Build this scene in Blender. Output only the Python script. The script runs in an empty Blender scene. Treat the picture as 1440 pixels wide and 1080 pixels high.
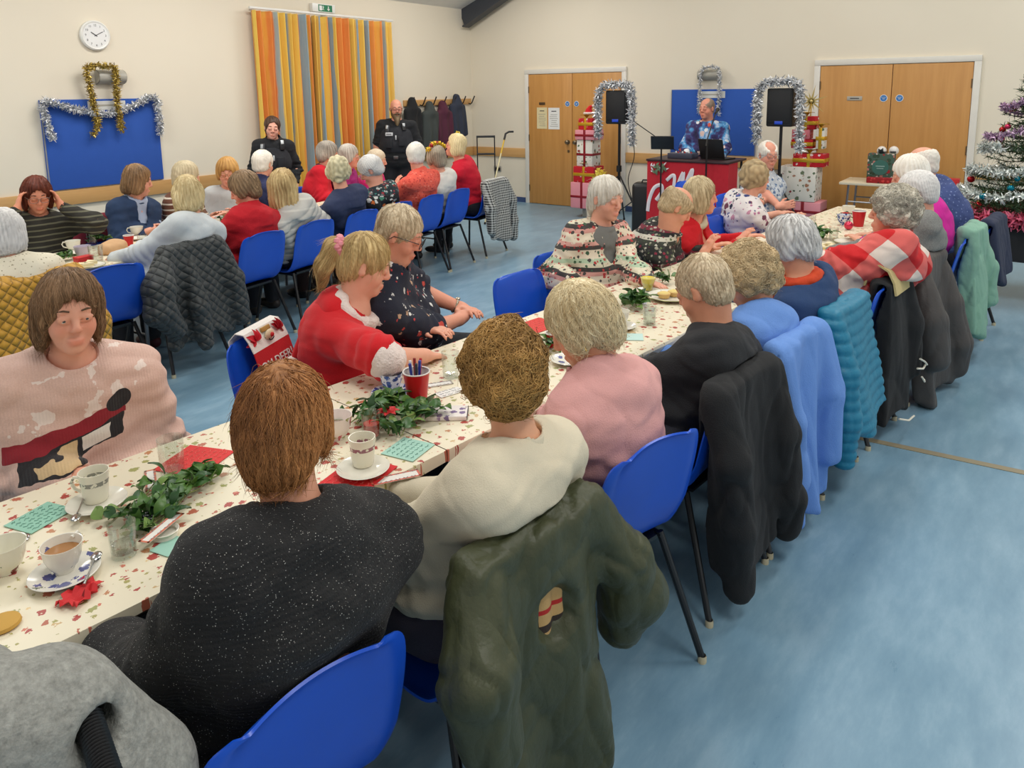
import bpy, bmesh, math, random
import numpy as np
from mathutils import Vector, Matrix
from mathutils.bvhtree import BVHTree
random.seed(7); RNG=np.random.default_rng(7)
SC=bpy.context.scene; COL=SC.collection
PI=math.pi
A=np.array
def V(*a): return np.array(a,float)
# ------------------------------------------------------------------ camera model (also used to find where things stand)
CF,CPITCH,CROLL,CYAW,CCX,CCY=1054.5442,.1662,-.0141,.622,719.86,304.45
CC=V(-9.9305,-7.9126,1.7896)
_f=V(math.cos(CYAW)*math.cos(CPITCH),math.sin(CYAW)*math.cos(CPITCH),-math.sin(CPITCH))
_r=V(math.sin(CYAW),-math.cos(CYAW),0); _u=np.cross(_r,_f)
CR=_r*math.cos(CROLL)+_u*math.sin(CROLL); CU=_u*math.cos(CROLL)-_r*math.sin(CROLL); CFW=_f
def ray(x,y): return CFW+CR*(x-CCX)/CF-CU*(y-CCY)/CF
def atz(x,y,z=0.): d=ray(x,y); return CC+d*((z-CC[2])/d[2])
def aty(x,y,Y): d=ray(x,y); return CC+d*((Y-CC[1])/d[1])
def atx(x,y,X): d=ray(x,y); return CC+d*((X-CC[0])/d[0])
# rows: the long table (near edge n=0, far edge n=.7) and the table by the curtain
ROWS={'T':(-6.60,-.11,-7.5),'L':(-2.98,.12,-7.0)}
def rown(row,x,n):
    b,a,x0=ROWS[row]; return V(x,b+n+a*(x-x0),0)
def atrow(px,py,row,n):
    b,a,x0=ROWS[row]; d=ray(px,py)
    t=(b+n+a*(CC[0]-x0)-CC[1])/(d[1]-a*d[0]); return CC+t*d
# ------------------------------------------------------------------ colours and materials
def lin(c):
    if isinstance(c,str): c=tuple(int(c[i:i+2],16) for i in (0,2,4))
    o=[]
    for v in c[:3]:
        v=v/255.; o.append(v/12.92 if v<=.04045 else ((v+.055)/1.055)**2.4)
    return (*o,1.)
class NB:
    def __init__(s,name):
        s.m=bpy.data.materials.new(name); s.m.use_nodes=True; s.t=s.m.node_tree; s.t.nodes.clear()
        s.out=s.n('OutputMaterial'); s.p=s.n('BsdfPrincipled'); s.t.links.new(s.p.outputs[0],s.out.inputs[0])
        s._o=None
    def n(s,ty,**kw):
        nd=s.t.nodes.new('ShaderNode'+ty)
        for k,v in kw.items():
            if k.startswith('_'): setattr(nd,k[1:],v)
            else: s.set(nd,k.replace('__',' '),v)
        return nd
    def set(s,nd,k,v):
        i=nd.inputs[int(k[1:])] if (k[0]=='i' and k[1:].isdigit()) else nd.inputs[k]
        if hasattr(v,'is_linked') or hasattr(v,'links'): s.t.links.new(v,i)
        else:
            try: i.default_value=v
            except Exception: i.default_value=tuple(v)[:3]
    @property
    def obj(s):
        if s._o is None: s._o=s.n('TexCoord').outputs['Object']
        return s._o
    def math(s,op,a,b=0.,c=0.): return s.n('Math',_operation=op,i0=a,i1=b,i2=c).outputs[0]
    def noise(s,scale,vec=None,detail=2.,rough=.5): 
        return s.n('TexNoise',Vector=s.obj if vec is None else vec,Scale=scale,Detail=detail,Roughness=rough).outputs['Fac']
    def vor(s,scale,vec=None,feature='F1',rnd=1.,metric='EUCLIDEAN'):
        return s.n('TexVoronoi',_feature=feature,_distance=metric,Vector=s.obj if vec is None else vec,Scale=scale,Randomness=rnd)
    def mapr(s,v,a,b,c=0.,d=1.): return s.n('MapRange',_clamp=True,i0=v,i1=a,i2=b,i3=c,i4=d).outputs[0]
    def mix(s,f,a,b):
        nd=s.n('Mix',_data_type='RGBA'); 
        for i,v in ((0,f),(6,a),(7,b)):
            if hasattr(v,'links'): s.t.links.new(v,nd.inputs[i])
            else: nd.inputs[i].default_value=v
        return nd.outputs[2]
    def ramp(s,f,stops,interp='LINEAR'):
        nd=s.n('ValToRGB',Fac=f); cr=nd.color_ramp; cr.interpolation=interp
        while len(cr.elements)<len(stops): cr.elements.new(.5)
        for e,(p,c) in zip(cr.elements,stops): e.position=p; e.color=lin(c) if not (isinstance(c,tuple) and len(c)==4) else c
        return nd.outputs[0]
    def sep(s,vec=None): return s.n('SeparateXYZ',Vector=s.obj if vec is None else vec).outputs
    def scale(s,v3,vec=None): 
        return s.n('Mapping',Vector=s.obj if vec is None else vec,Scale=v3).outputs[0]
    def rotm(s,rot,sc=(1,1,1)): return s.n('Mapping',Vector=s.obj,Rotation=rot,Scale=sc).outputs[0]
    def attr(s,name): return s.n('Attribute',_attribute_name=name).outputs
    def bump(s,h,strength=.3,dist=.01):
        b=s.n('Bump',Strength=strength,Distance=dist,Height=h); s.t.links.new(b.outputs[0],s.p.inputs['Normal'])
    def fin(s,color=None,rough=.6,metal=0.,sheen=0.,spec=None,**kw):
        if color is not None: s.set(s.p,'Base Color',color)
        s.set(s.p,'Roughness',rough); s.set(s.p,'Metallic',metal)
        if sheen: s.set(s.p,'Sheen Weight',sheen)
        if spec is not None: s.set(s.p,'Specular IOR Level',spec)
        for k,v in kw.items(): s.set(s.p,k.replace('__',' '),v)
        return s.m
MC={}
def plain(name,c,rough=.5,metal=0.,bump=None,**kw):
    k=('p',name)
    if k in MC: return MC[k]
    b=NB(name)
    n=b.noise(9.,detail=3.)
    cl=lin(c); dk=tuple(x*.88 for x in cl[:3])+(1,)
    b.set(b.p,'Base Color',b.mix(n,dk,cl))
    if bump: b.bump(b.noise(bump[0],detail=3.),bump[1],bump[2] if len(bump)>2 else .004)
    MC[k]=b.fin(None,rough,metal,**kw); return MC[k]
def creaseh(b,sc=9.):
    v=b.scale((1,1,.5)); n=b.noise(sc,v,detail=2.); m=b.noise(sc*2.3,v,detail=1.)
    r=lambda x:b.math('MINIMUM',b.math('MULTIPLY',b.math('ABSOLUTE',b.math('SUBTRACT',x,.5)),7.),1.)
    return b.math('ADD',r(n),b.math('MULTIPLY',r(m),.45))
def fabric(name,c,bump=(260,.35),var=.25,rough=.9,sheen=.02,fine=None,weave=None,crz=5.,crw=.5):
    k=('f',name)
    if k in MC: return MC[k]
    b=NB(name); cl=lin(c)
    n=b.noise(14.,detail=4.); n2=b.noise(fine or 420.,detail=2.)
    dk=tuple(x*(1-var) for x in cl[:3])+(1,); lt=tuple(min(1,x*(1+var*.6)) for x in cl[:3])+(1,)
    col=b.mix(b.math('ADD',b.math('MULTIPLY',n,.45),b.math('MULTIPLY',n2,.55)),dk,lt)
    if weave=='knit':
        w=b.n('TexWave',_wave_type='BANDS',_bands_direction='Z',Vector=b.obj,Scale=48.,Distortion=2.,Detail=2.).outputs['Fac']
        h=b.math('ADD',w,b.math('MULTIPLY',n2,.8)); b.bump(h,.35,.004)
    elif weave=='rib':
        w=b.n('TexWave',_wave_type='BANDS',_bands_direction='Y',Vector=b.obj,Scale=38.,Distortion=1.).outputs['Fac']; b.bump(w,.4,.004)
    else: b.bump(b.math('ADD',b.math('MULTIPLY',b.noise(bump[0],detail=3.),.35),b.math('MULTIPLY',creaseh(b,crz),crw)),bump[1]*1.5,.012)
    MC[k]=b.fin(col,rough,sheen=sheen); return MC[k]
def pattern(name,base,fn,rough=.9,bump=(300,.3)):
    k=('x',name)
    if k in MC: return MC[k]
    b=NB(name); col=fn(b,lin(base)); b.bump(b.math('ADD',b.math('MULTIPLY',b.noise(bump[0],detail=3.),.35),b.math('MULTIPLY',creaseh(b,5.),.35)),bump[1]*1.4,.010) if bump[1]>0 else None
    MC[k]=b.fin(col,rough,sheen=.02); return MC[k]
def motifs(b,col,scale,cols,size=.3,dens=.75,vec=None,rnd=.85,metric='EUCLIDEAN'):
    v=b.vor(scale,vec,rnd=rnd,metric=metric); s=b.n('SeparateColor',Color=v.outputs['Color']).outputs
    wob=b.math('ADD',v.outputs['Distance'],b.math('ADD',b.math('MULTIPLY',b.math('SUBTRACT',b.noise(scale*2.2,vec),.5),.5),b.math('MULTIPLY',b.math('SUBTRACT',b.noise(scale*6.,vec),.5),.45)))
    m=b.math('MULTIPLY',b.math('LESS_THAN',wob,b.math('MULTIPLY_ADD',s[1],size*.6,size*.5)),b.math('LESS_THAN',s[0],dens))
    n=len(cols); pc=b.ramp(s[2],[(i/n,c) for i,c in enumerate(cols)],'CONSTANT')
    return b.mix(m,col,pc)
# ------------------------------------------------------------------ mesh helpers
class Geo:
    def __init__(s): s.v=[]; s.f=[]; s.n=0
    def add(s,vs,fs):
        vs=np.asarray(vs,float); o=s.n; s.v.append(vs); s.f+= [tuple(int(i)+o for i in f) for f in fs]; s.n+=len(vs); return s
    def box(s,c,h,R=None,bev=0.,seg=2):
        if bev>0:
            bm=bmesh.new(); bmesh.ops.create_cube(bm,size=2.); bmesh.ops.scale(bm,vec=Vector(h),verts=bm.verts)
            bmesh.ops.bevel(bm,geom=bm.edges[:],offset=min(bev,min(h)*.95),segments=seg,affect='EDGES',profile=.5)
            bm.verts.index_update(); vs=A([v.co[:] for v in bm.verts]); fs=[[v.index for v in f.verts] for f in bm.faces]; bm.free()
        else:
            vs=A([(x,y,z) for x in(-1,1) for y in(-1,1) for z in(-1,1)],float)*A(h); fs=[(0,1,3,2),(4,6,7,5),(0,4,5,1),(2,3,7,6),(0,2,6,4),(1,5,7,3)]
        if R is not None: vs=vs@A(R).T
        return s.add(vs+A(c),fs)
    def tube(s,path,r,seg=10,cap=True,closed=False):
        P=A(path,float); n=len(P); rr=np.full(n,r) if np.isscalar(r) else A(r,float)
        T=np.gradient(P,axis=0) if not closed else np.roll(P,-1,0)-np.roll(P,1,0)
        T/=np.linalg.norm(T,axis=1)[:,None]+1e-12
        up=V(0,0,1) if abs(T[0][2])<.9 else V(1,0,0); U=np.cross(T[0],up); U/=np.linalg.norm(U)
        vs=[]; a=np.arange(seg)*2*PI/seg
        for i in range(n):
            U=U-T[i]*(U@T[i]); U/=np.linalg.norm(U)+1e-12; W=np.cross(T[i],U)
            vs.append(P[i]+rr[i]*(np.cos(a)[:,None]*U+np.sin(a)[:,None]*W))
        fs=[]
        for i in range(n if closed else n-1):
            j=(i+1)%n
            for k in range(seg): l=(k+1)%seg; fs.append((i*seg+k,i*seg+l,j*seg+l,j*seg+k))
        if cap and not closed: fs.append(tuple(range(seg))[::-1]); fs.append(tuple((n-1)*seg+k for k in range(seg)))
        return s.add(np.concatenate(vs),fs)
    def lathe(s,prof,seg=28,c=(0,0,0),R=None,sy=1.):
        a=np.arange(seg)*2*PI/seg; vs=[]; fs=[]
        for r,z in prof: vs.append(np.stack([r*np.cos(a),r*np.sin(a)*sy,np.full(seg,z)],1))
        for i in range(len(prof)-1):
            for k in range(seg): l=(k+1)%seg; fs.append((i*seg+k,i*seg+l,(i+1)*seg+l,(i+1)*seg+k))
        vs=np.concatenate(vs)
        if R is not None: vs=vs@A(R).T
        return s.add(vs+A(c),fs)
    def ball(s,c,r,seg=14):
        p=[(1e-6,-1.)]+[(math.sin(t),-math.cos(t)) for t in np.linspace(0,PI,seg//2+1)[1:-1]]+[(1e-6,1.)]
        r=A(r if not np.isscalar(r) else (r,r,r),float); a=np.arange(seg)*2*PI/seg; vs=[];fs=[]
        for q,z in p: vs.append(np.stack([q*np.cos(a),q*np.sin(a),np.full(seg,z)],1)*r)
        for i in range(len(p)-1):
            for k in range(seg): l=(k+1)%seg; fs.append((i*seg+k,i*seg+l,(i+1)*seg+l,(i+1)*seg+k))
        return s.add(np.concatenate(vs)+A(c),fs)
    def grid(s,F,closeu=False):  # F: (nu,nv,3)
        nu,nv=F.shape[:2]; fs=[]
        for i in range(nu if closeu else nu-1):
            for j in range(nv-1): k=(i+1)%nu; fs.append((i*nv+j,k*nv+j,k*nv+j+1,i*nv+j+1))
        return s.add(F.reshape(-1,3),fs)
    def shell(s,F,th):  # closed sheet of thickness th from a (nu,nv,3) grid
        du=np.gradient(F,axis=0); dv=np.gradient(F,axis=1); N=np.cross(du,dv); N/=np.linalg.norm(N,axis=2)[...,None]+1e-12
        nu,nv=F.shape[:2]; o=nu*nv; fs=[]
        for i in range(nu-1):
            for j in range(nv-1):
                a,b,c,d=i*nv+j,(i+1)*nv+j,(i+1)*nv+j+1,i*nv+j+1; fs.append((a,b,c,d)); fs.append((o+a,o+d,o+c,o+b))
        bd=[(i*nv,(i+1)*nv) for i in range(nu-1)]+[((nu-1)*nv+j,(nu-1)*nv+j+1) for j in range(nv-1)]+[((i+1)*nv+nv-1,i*nv+nv-1) for i in range(nu-1)]+[(j+1,j) for j in range(nv-1)]
        for a,b in bd: fs.append((b,a,o+a,o+b))
        return s.add(np.concatenate([F.reshape(-1,3),(F-N*th).reshape(-1,3)]),fs)
    def poly(s,pts,d):  # extruded outline (3D pts), offset d
        P=A(pts,float); n=len(P); fs=[tuple(range(n)),tuple(range(2*n-1,n-1,-1))]+[(i,n+i,n+(i+1)%n,(i+1)%n) for i in range(n)]
        return s.add(np.concatenate([P,P+A(d)]),[f[::-1] for f in fs])
    def xf(s,R=None,t=None):
        for i in range(len(s.v)):
            if R is not None: s.v[i]=s.v[i]@A(R).T
            if t is not None: s.v[i]=s.v[i]+A(t)
        return s
    def mesh(s,name,smooth=True,auto=35):
        me=bpy.data.meshes.new(name); me.from_pydata(np.concatenate(s.v).tolist() if s.v else [],[],s.f); me.validate(); me.update()
        if smooth and len(me.polygons):
            me.polygons.foreach_set('use_smooth',np.ones(len(me.polygons),bool))
            if auto: me.set_sharp_from_angle(angle=math.radians(auto))
        return me
def qmesh(name,v,q):
    me=bpy.data.meshes.new(name); n=len(v); m=len(q)
    me.vertices.add(n); me.vertices.foreach_set('co',np.ascontiguousarray(v,np.float32).ravel())
    me.loops.add(4*m); me.loops.foreach_set('vertex_index',np.ascontiguousarray(q,np.int32).ravel())
    me.polygons.add(m); me.polygons.foreach_set('loop_start',np.arange(m,dtype=np.int32)*4)
    me.polygons.foreach_set('use_smooth',np.ones(m,bool)); me.update(calc_edges=True); return me
def link(name,me,mat=None,parent=None):
    o=bpy.data.objects.new(name,me); COL.objects.link(o)
    if mat is not None:
        for m in (mat if isinstance(mat,(list,tuple)) else [mat]): me.materials.append(m)
    if parent is not None: o.parent=parent
    return o
def part(name,g,mat,parent,label=None,auto=35):
    o=link(name,g.mesh(name,auto=auto) if isinstance(g,Geo) else g,mat,parent)
    if label: o['label']=label
    return o
def tag(o,label,cat,group=None,kind=None):
    if label: o['label']=label
    if cat: o['category']=cat
    if group: o['group']=group
    if kind: o['kind']=kind
    return o
def thing(name,label,cat,loc=(0,0,0),rot=0.,group=None):
    o=bpy.data.objects.new(name,None); o.empty_display_size=.1; COL.objects.link(o); o.location=Vector([float(x) for x in loc]); o.rotation_euler=(0,0,rot)
    return tag(o,label,cat,group)
def struct(name,g,mat,parent=None):
    o=link(name,g.mesh(name) if isinstance(g,Geo) else g,mat,parent)
    if parent is None: o['kind']='structure'
    return o
def copy_tree(o,parent=None):
    c=o.copy(); COL.objects.link(c)
    if parent is not None: c.parent=parent
    for ch in list(o.children): copy_tree(ch,c)
    return c
def text_geo(s,size,depth=.001):
    cu=bpy.data.curves.new('t','FONT'); cu.body=s; cu.size=size; cu.extrude=depth; cu.align_x='CENTER'; cu.align_y='CENTER'
    o=bpy.data.objects.new('t',cu); COL.objects.link(o); dg=bpy.context.evaluated_depsgraph_get()
    me=bpy.data.meshes.new_from_object(o.evaluated_get(dg)); COL.objects.unlink(o); bpy.data.objects.remove(o); return me
def text_on(name,s,size,pos,xdir,ydir,mat,parent,depth=.001,shear=0.):
    me=text_geo(s,size,depth); X=A(xdir,float); X/=np.linalg.norm(X); Y=A(ydir,float); Y/=np.linalg.norm(Y); Z=np.cross(X,Y)
    M=Matrix(((X[0],Y[0]+shear*X[0],Z[0],pos[0]),(X[1],Y[1]+shear*X[1],Z[1],pos[1]),(X[2],Y[2]+shear*X[2],Z[2],pos[2]),(0,0,0,1)))
    me.transform(M); return link(name,me,mat,parent)
def Rz(a): c,s=math.cos(a),math.sin(a); return A([[c,-s,0],[s,c,0],[0,0,1.]])
def Ry(a): c,s=math.cos(a),math.sin(a); return A([[c,0,s],[0,1,0],[-s,0,c]])
def Rx(a): c,s=math.cos(a),math.sin(a); return A([[1,0,0],[0,c,-s],[0,s,c]])
def nrm(v): v=A(v,float); return v/(np.linalg.norm(v)+1e-12)
# ------------------------------------------------------------------ implicit surfaces
def cap(a,b,ra,rb=None):
    a=A(a,float); b=A(b,float); rb=ra if rb is None else rb; d=b-a; L=max(d@d,1e-9); m=max(ra,rb)
    def f(X,Y,Z):
        px,py,pz=X-a[0],Y-a[1],Z-a[2]; t=np.clip((px*d[0]+py*d[1]+pz*d[2])/L,0,1)
        return np.sqrt((px-d[0]*t)**2+(py-d[1]*t)**2+(pz-d[2]*t)**2)-(ra+(rb-ra)*t)
    return np.minimum(a-ra,b-rb),np.maximum(a+ra,b+rb),f
def _loc(c,R):
    if R is None: return lambda X,Y,Z:(X-c[0],Y-c[1],Z-c[2])
    def g(X,Y,Z):
        x,y,z=X-c[0],Y-c[1],Z-c[2]; return (x*R[0,0]+y*R[1,0]+z*R[2,0],x*R[0,1]+y*R[1,1]+z*R[2,1],x*R[0,2]+y*R[1,2]+z*R[2,2])
    return g
def ell(c,r,R=None):
    c=A(c,float); r=A(r if not np.isscalar(r) else (r,r,r),float); g=_loc(c,R)
    e=r if R is None else np.sqrt((R**2)@(r**2))
    def f(X,Y,Z):
        x,y,z=g(X,Y,Z); k0=np.sqrt((x/r[0])**2+(y/r[1])**2+(z/r[2])**2); k1=np.sqrt((x/r[0]**2)**2+(y/r[1]**2)**2+(z/r[2]**2)**2)
        return k0*(k0-1)/np.maximum(k1,1e-6)
    return c-e,c+e,f
def rbox(c,h,rr,R=None):
    c=A(c,float); h=A(h,float); g=_loc(c,R); e=h if R is None else np.abs(R)@h
    def f(X,Y,Z):
        x,y,z=g(X,Y,Z); x,y,z=np.abs(x)-h[0]+rr,np.abs(y)-h[1]+rr,np.abs(z)-h[2]+rr
        return np.sqrt(np.maximum(x,0)**2+np.maximum(y,0)**2+np.maximum(z,0)**2)+np.minimum(np.maximum(x,np.maximum(y,z)),0)-rr
    return c-e,c+e,f
def tor(c,RM,r,R=None,sy=1.):
    c=A(c,float); g=_loc(c,R); e=V(RM+r,RM+r,RM+r)
    def f(X,Y,Z):
        x,y,z=g(X,Y,Z); return np.sqrt((np.sqrt(x*x+(y/sy)**2)-RM)**2+z*z)-r
    return c-e,c+e,f
def half(p,n):  # keeps the side opposite to n when intersected
    p=A(p,float); n=nrm(n); B=V(9,9,9)
    return -B,B,lambda X,Y,Z:(X-p[0])*n[0]+(Y-p[1])*n[1]+(Z-p[2])*n[2]
def U(p,k=.02): return ('u',k)+p
def S(p,k=.01): return ('s',k)+p
def I(p,k=.01): return ('i',k)+p
def sdf(prims,h,lo=None,hi=None):
    L=np.min([p[2] for p in prims if p[0]=='u'],0)-3*h; Hh=np.max([p[3] for p in prims if p[0]=='u'],0)+3*h
    if lo is not None: L=np.maximum(L,A(lo))
    if hi is not None: Hh=np.minimum(Hh,A(hi))
    n=np.ceil((Hh-L)/h).astype(int)+1
    ax=[(L[i]+np.arange(n[i])*h).astype(np.float32) for i in range(3)]
    D=np.full(n,.5,np.float32)
    for op,k,a,b,f in prims:
        m=k+3*h; i0=np.clip(np.floor((a-m-L)/h).astype(int),0,n); i1=np.clip(np.ceil((b+m-L)/h).astype(int)+1,0,n)
        if op!='i' and np.any(i1<=i0): continue
        if op=='i': i0=np.zeros(3,int); i1=n
        sl=tuple(slice(i0[q],i1[q]) for q in range(3))
        d=f(ax[0][sl[0]][:,None,None],ax[1][sl[1]][None,:,None],ax[2][sl[2]][None,None,:]).astype(np.float32); s=D[sl]
        if op=='u':
            r=np.minimum(s,d)
            if k>0: q=np.maximum(k-np.abs(s-d),0); r-=q*q*(.25/k)
        else:
            if op=='s': d=-d
            r=np.maximum(s,d)
            if k>0: q=np.maximum(k-np.abs(s-d),0); r+=q*q*(.25/k)
        D[sl]=r
    return nets(D,L,h)
_E=[((0,0,0),(1,0,0)),((0,1,0),(1,1,0)),((0,0,1),(1,0,1)),((0,1,1),(1,1,1)),((0,0,0),(0,1,0)),((1,0,0),(1,1,0)),((0,0,1),(0,1,1)),((1,0,1),(1,1,1)),((0,0,0),(0,0,1)),((1,0,0),(1,0,1)),((0,1,0),(0,1,1)),((1,1,0),(1,1,1))]
def nets(D,o,h):
    s=D<0; n=A(D.shape); 
    an=np.zeros(n-1,bool); al=np.ones(n-1,bool)
    for c in np.ndindex(2,2,2):
        q=s[c[0]:n[0]-1+c[0],c[1]:n[1]-1+c[1],c[2]:n[2]-1+c[2]]; an|=q; al&=q
    mk=an&~al; ijk=np.argwhere(mk); idx=np.full(n-1,-1,np.int32); idx[mk]=np.arange(len(ijk))
    i,j,k=ijk.T; val={c:D[i+c[0],j+c[1],k+c[2]] for c in np.ndindex(2,2,2)}
    pos=np.zeros((len(ijk),3),np.float32); cnt=np.zeros(len(ijk),np.float32)
    for a,b in _E:
        va,vb=val[a],val[b]; cr=(va<0)!=(vb<0); t=np.where(cr,va/np.where(cr,va-vb,1),0).astype(np.float32)
        pos+=np.where(cr[:,None],A(a,np.float32)+t[:,None]*(A(b,np.float32)-A(a,np.float32)),0); cnt+=cr
    v=(ijk+pos/cnt[:,None])*h+o; Q=[]
    for ax in range(3):
        b,c=(ax+1)%3,(ax+2)%3
        s0=np.take(s,range(n[ax]-1),ax); s1=np.take(s,range(1,n[ax]),ax); E=np.argwhere(s0!=s1)
        E=E[(E[:,b]>0)&(E[:,c]>0)&(E[:,b]<n[b]-1)&(E[:,c]<n[c]-1)]
        if not len(E): continue
        ins=s[E[:,0],E[:,1],E[:,2]]
        def g(db,dc):
            e=E.copy(); e[:,b]-=db; e[:,c]-=dc; return idx[e[:,0],e[:,1],e[:,2]]
        q=np.stack([g(1,1),g(0,1),g(0,0),g(1,0)],1); q[~ins]=q[~ins][:,::-1]; Q.append(q)
    q=np.concatenate(Q); q=q[(q>=0).all(1)]
    return v,q
def vnormals(v,q):
    N=np.zeros_like(v); f=np.cross(v[q[:,2]]-v[q[:,0]],v[q[:,3]]-v[q[:,1]])
    for i in range(4): np.add.at(N,q[:,i],f)
    return N/(np.linalg.norm(N,axis=1)[:,None]+1e-12)
def relax(v,q,it=1,w=.5):
    for _ in range(it):
        acc=np.zeros_like(v); c=np.zeros(len(v))
        for a,b in ((0,1),(1,2),(2,3),(3,0)):
            np.add.at(acc,q[:,a],v[q[:,b]]); np.add.at(acc,q[:,b],v[q[:,a]]); np.add.at(c,q[:,a],1); np.add.at(c,q[:,b],1)
        v=v*(1-w)+w*acc/np.maximum(c,1)[:,None]
    return v
def wob(p,f,seed=0,oct=3):
    r=np.random.default_rng(seed); out=np.zeros(len(p)); a=1.; p=p*f; w=p.copy()
    for o in range(oct):
        for _ in range(3):
            d=r.normal(size=3); d/=np.linalg.norm(d); ph=r.uniform(0,6.28); out+=a*np.sin(w@d+ph+1.3*np.sin(w@np.roll(d,1)*.7+ph*2))
        w=w*1.9; a*=.5
    return out/3.
def crease(v,q,amp,f,seed=0,stretch=(1,1,.4)):
    n=wob(v*A(stretch),f,seed,2); m=wob(v*A(stretch),f*2.1,seed+7,1); r=(1-np.minimum(np.abs(n)*2.4,1))**2; r2=(1-np.minimum(np.abs(m)*2.4,1))**2
    return v+vnormals(v,q)*(amp*(.9*n-1.1*r-.5*r2+.3))[:,None]
def bumpy(v,q,amp,f,seed=0,oct=3,stretch=(1,1,1)):
    N=vnormals(v,q); return v+N*(amp*wob(v*A(stretch),f,seed,oct))[:,None]
# ================================================================== ROOM
def wallmat():
    b=NB('painted cream wall'); n=b.noise(1.2,detail=2.); 
    b.bump(b.noise(160.,detail=2.),.06,.002)
    return b.fin(b.mix(n,lin((226,216,196)),lin((231,222,203))),.85)
def floormat():
    b=NB('blue mottled vinyl'); v=b.rotm((0,0,math.radians(20)),(1.,3.2,1.))
    n=b.noise(2.6,v,detail=6.,rough=.68); n2=b.noise(.55,detail=2.)
    f=b.math('ADD',b.math('MULTIPLY',n,.75),b.math('MULTIPLY',n2,.25))
    col=b.ramp(f,[(.30,(104,140,163)),(.5,(121,155,176)),(.72,(146,176,194))])
    b.bump(b.noise(220.,detail=2.),.05,.002)
    return b.fin(col,b.mapr(n,.3,.7,.27,.36),spec=.5)
def woodmat(name,c1,c2,c3,rot=(0,0,0),sc=(14.,14.,.9),rough=.45):
    b=NB(name); v=b.rotm(rot,sc)
    n=b.noise(1.6,v,detail=5.,rough=.6); w=b.noise(.5,v,detail=2.)
    f=b.math('ADD',b.math('MULTIPLY',n,.6),b.math('MULTIPLY',w,.4))
    return b.fin(b.ramp(f,[(.25,c1),(.5,c2),(.8,c3)]),rough)
WALL=wallmat(); DOORW=woodmat('honey veneer',(178,124,62),(193,139,74),(206,154,88)); RAILW=woodmat('oak rail',(186,140,84),(201,155,97),(214,172,116),sc=(.9,14.,14.))
RAILW2=woodmat('oak rail along',(186,140,84),(201,155,97),(214,172,116),sc=(14.,.9,14.))
TRIMW=plain('white trim paint',(226,222,212),.4); SKIRT=plain('dark blue vinyl skirting',(58,78,120),.45)
BLUEF=fabric('royal blue felt',(44,88,176),bump=(500,.25),var=.12,crw=0.)
STEEL=plain('dark grey steel paint',(62,66,74),.5); WHITEP=plain('white plastic',(235,234,228),.35); GREYP=plain('grey plastic',(176,172,160),.4)
BLACKM=plain('black painted steel',(22,22,24),.35); BLACKP=plain('black plastic',(24,24,26),.45); CHROME=plain('chrome',(200,200,200),.18,1.)
BLUEP=plain('blue polypropylene',(22,84,206),.32,spec=.5,Subsurface__Weight=.0)
RX0,RY0=-13.,-12.
g=Geo().box(((RX0)/2,(RY0)/2,-.05),(-RX0/2,-RY0/2,.05)); struct('floor',g,floormat())
# the eaves are at 3.1 m above the curtain wall and the ceiling rises away from it
def ceilz(y): return 3.1-.40*y if y>-6 else 3.1+2.4+.40*(y+6)
g=Geo().box((RX0/2,.1,1.6),(-RX0/2,.1,1.6)); struct('wall_left',g,WALL)
yz=[(0.,-.0),(0.,3.1),(-6.,5.5),(-12.,3.1),(-12.,0.)]
g=Geo().poly([(0.,y,z) for y,z in yz],(.2,0,0)); struct('wall_back',g,WALL)
CEILM=plain('white ceiling paint',(238,236,230),.9)
g=Geo(); 
for (y0,z0),(y1,z1) in ((( .1,3.06),(-6.,5.5)),((-6.,5.5),(-12.,3.1))):
    g.add([(RX0,y0,z0),(.2,y0,z0),(.2,y1,z1),(RX0,y1,z1),(RX0,y0,z0+.12),(.2,y0,z0+.12),(.2,y1,z1+.12),(RX0,y1,z1+.12)],[(0,1,2,3),(7,6,5,4),(0,4,5,1),(1,5,6,2),(2,6,7,3),(3,7,4,0)])
struct('ceiling',g,CEILM)
# steel rafter against the back wall
a=atx(650,26,-.2); e=atx(716,-22,-.2); dr=nrm(e-a); a=V(-.2,a[1],a[2]); L=7.; up=nrm(np.cross(V(1,0,0),dr)); up=up if up[2]>0 else -up
Rm=np.stack([V(1,0,0),dr,up],1); c=a+dr*(L/2); g=Geo()
g.box(c,(.012,L/2,.14),Rm); g.box(c+up*.15,(.085,L/2,.012),Rm); g.box(c-up*.15,(.085,L/2,.012),Rm); struct('beam_back',g,STEEL)
# skirting and dado rails
g=Geo().box((RX0/2,-.008,.04),(-RX0/2,.008,.04)); struct('baseboard_left',g,SKIRT)
D1=(-1.172,-2.806,-1.972); D2=(-5.538,-7.165,-6.349); HD=2.04
def segs(): return [(-.02,D1[0]+.07),(D1[1]-.07,D2[0]+.07),(D2[1]-.07,RY0)]
for i,(p,q) in enumerate(segs()):
    g=Geo().box((-.008,(p+q)/2,.04),(.008,abs(p-q)/2,.04)); struct('baseboard_back' if i==0 else f'baseboard_back_{i+1}',g,SKIRT)
    g=Geo().box((-.014,(p+q)/2,.80),(.014,abs(p-q)/2,.073),bev=.004); struct(f'trim_{i+1}',g,RAILW2)
g=Geo().box((-8.65,-.014,.80),(4.34,.014,.073),bev=.004); struct('trim_4',g,RAILW)
g=Geo().box((-.98,-.014,.80),(.95,.014,.073),bev=.004); struct('trim_5',g,RAILW)
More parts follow.
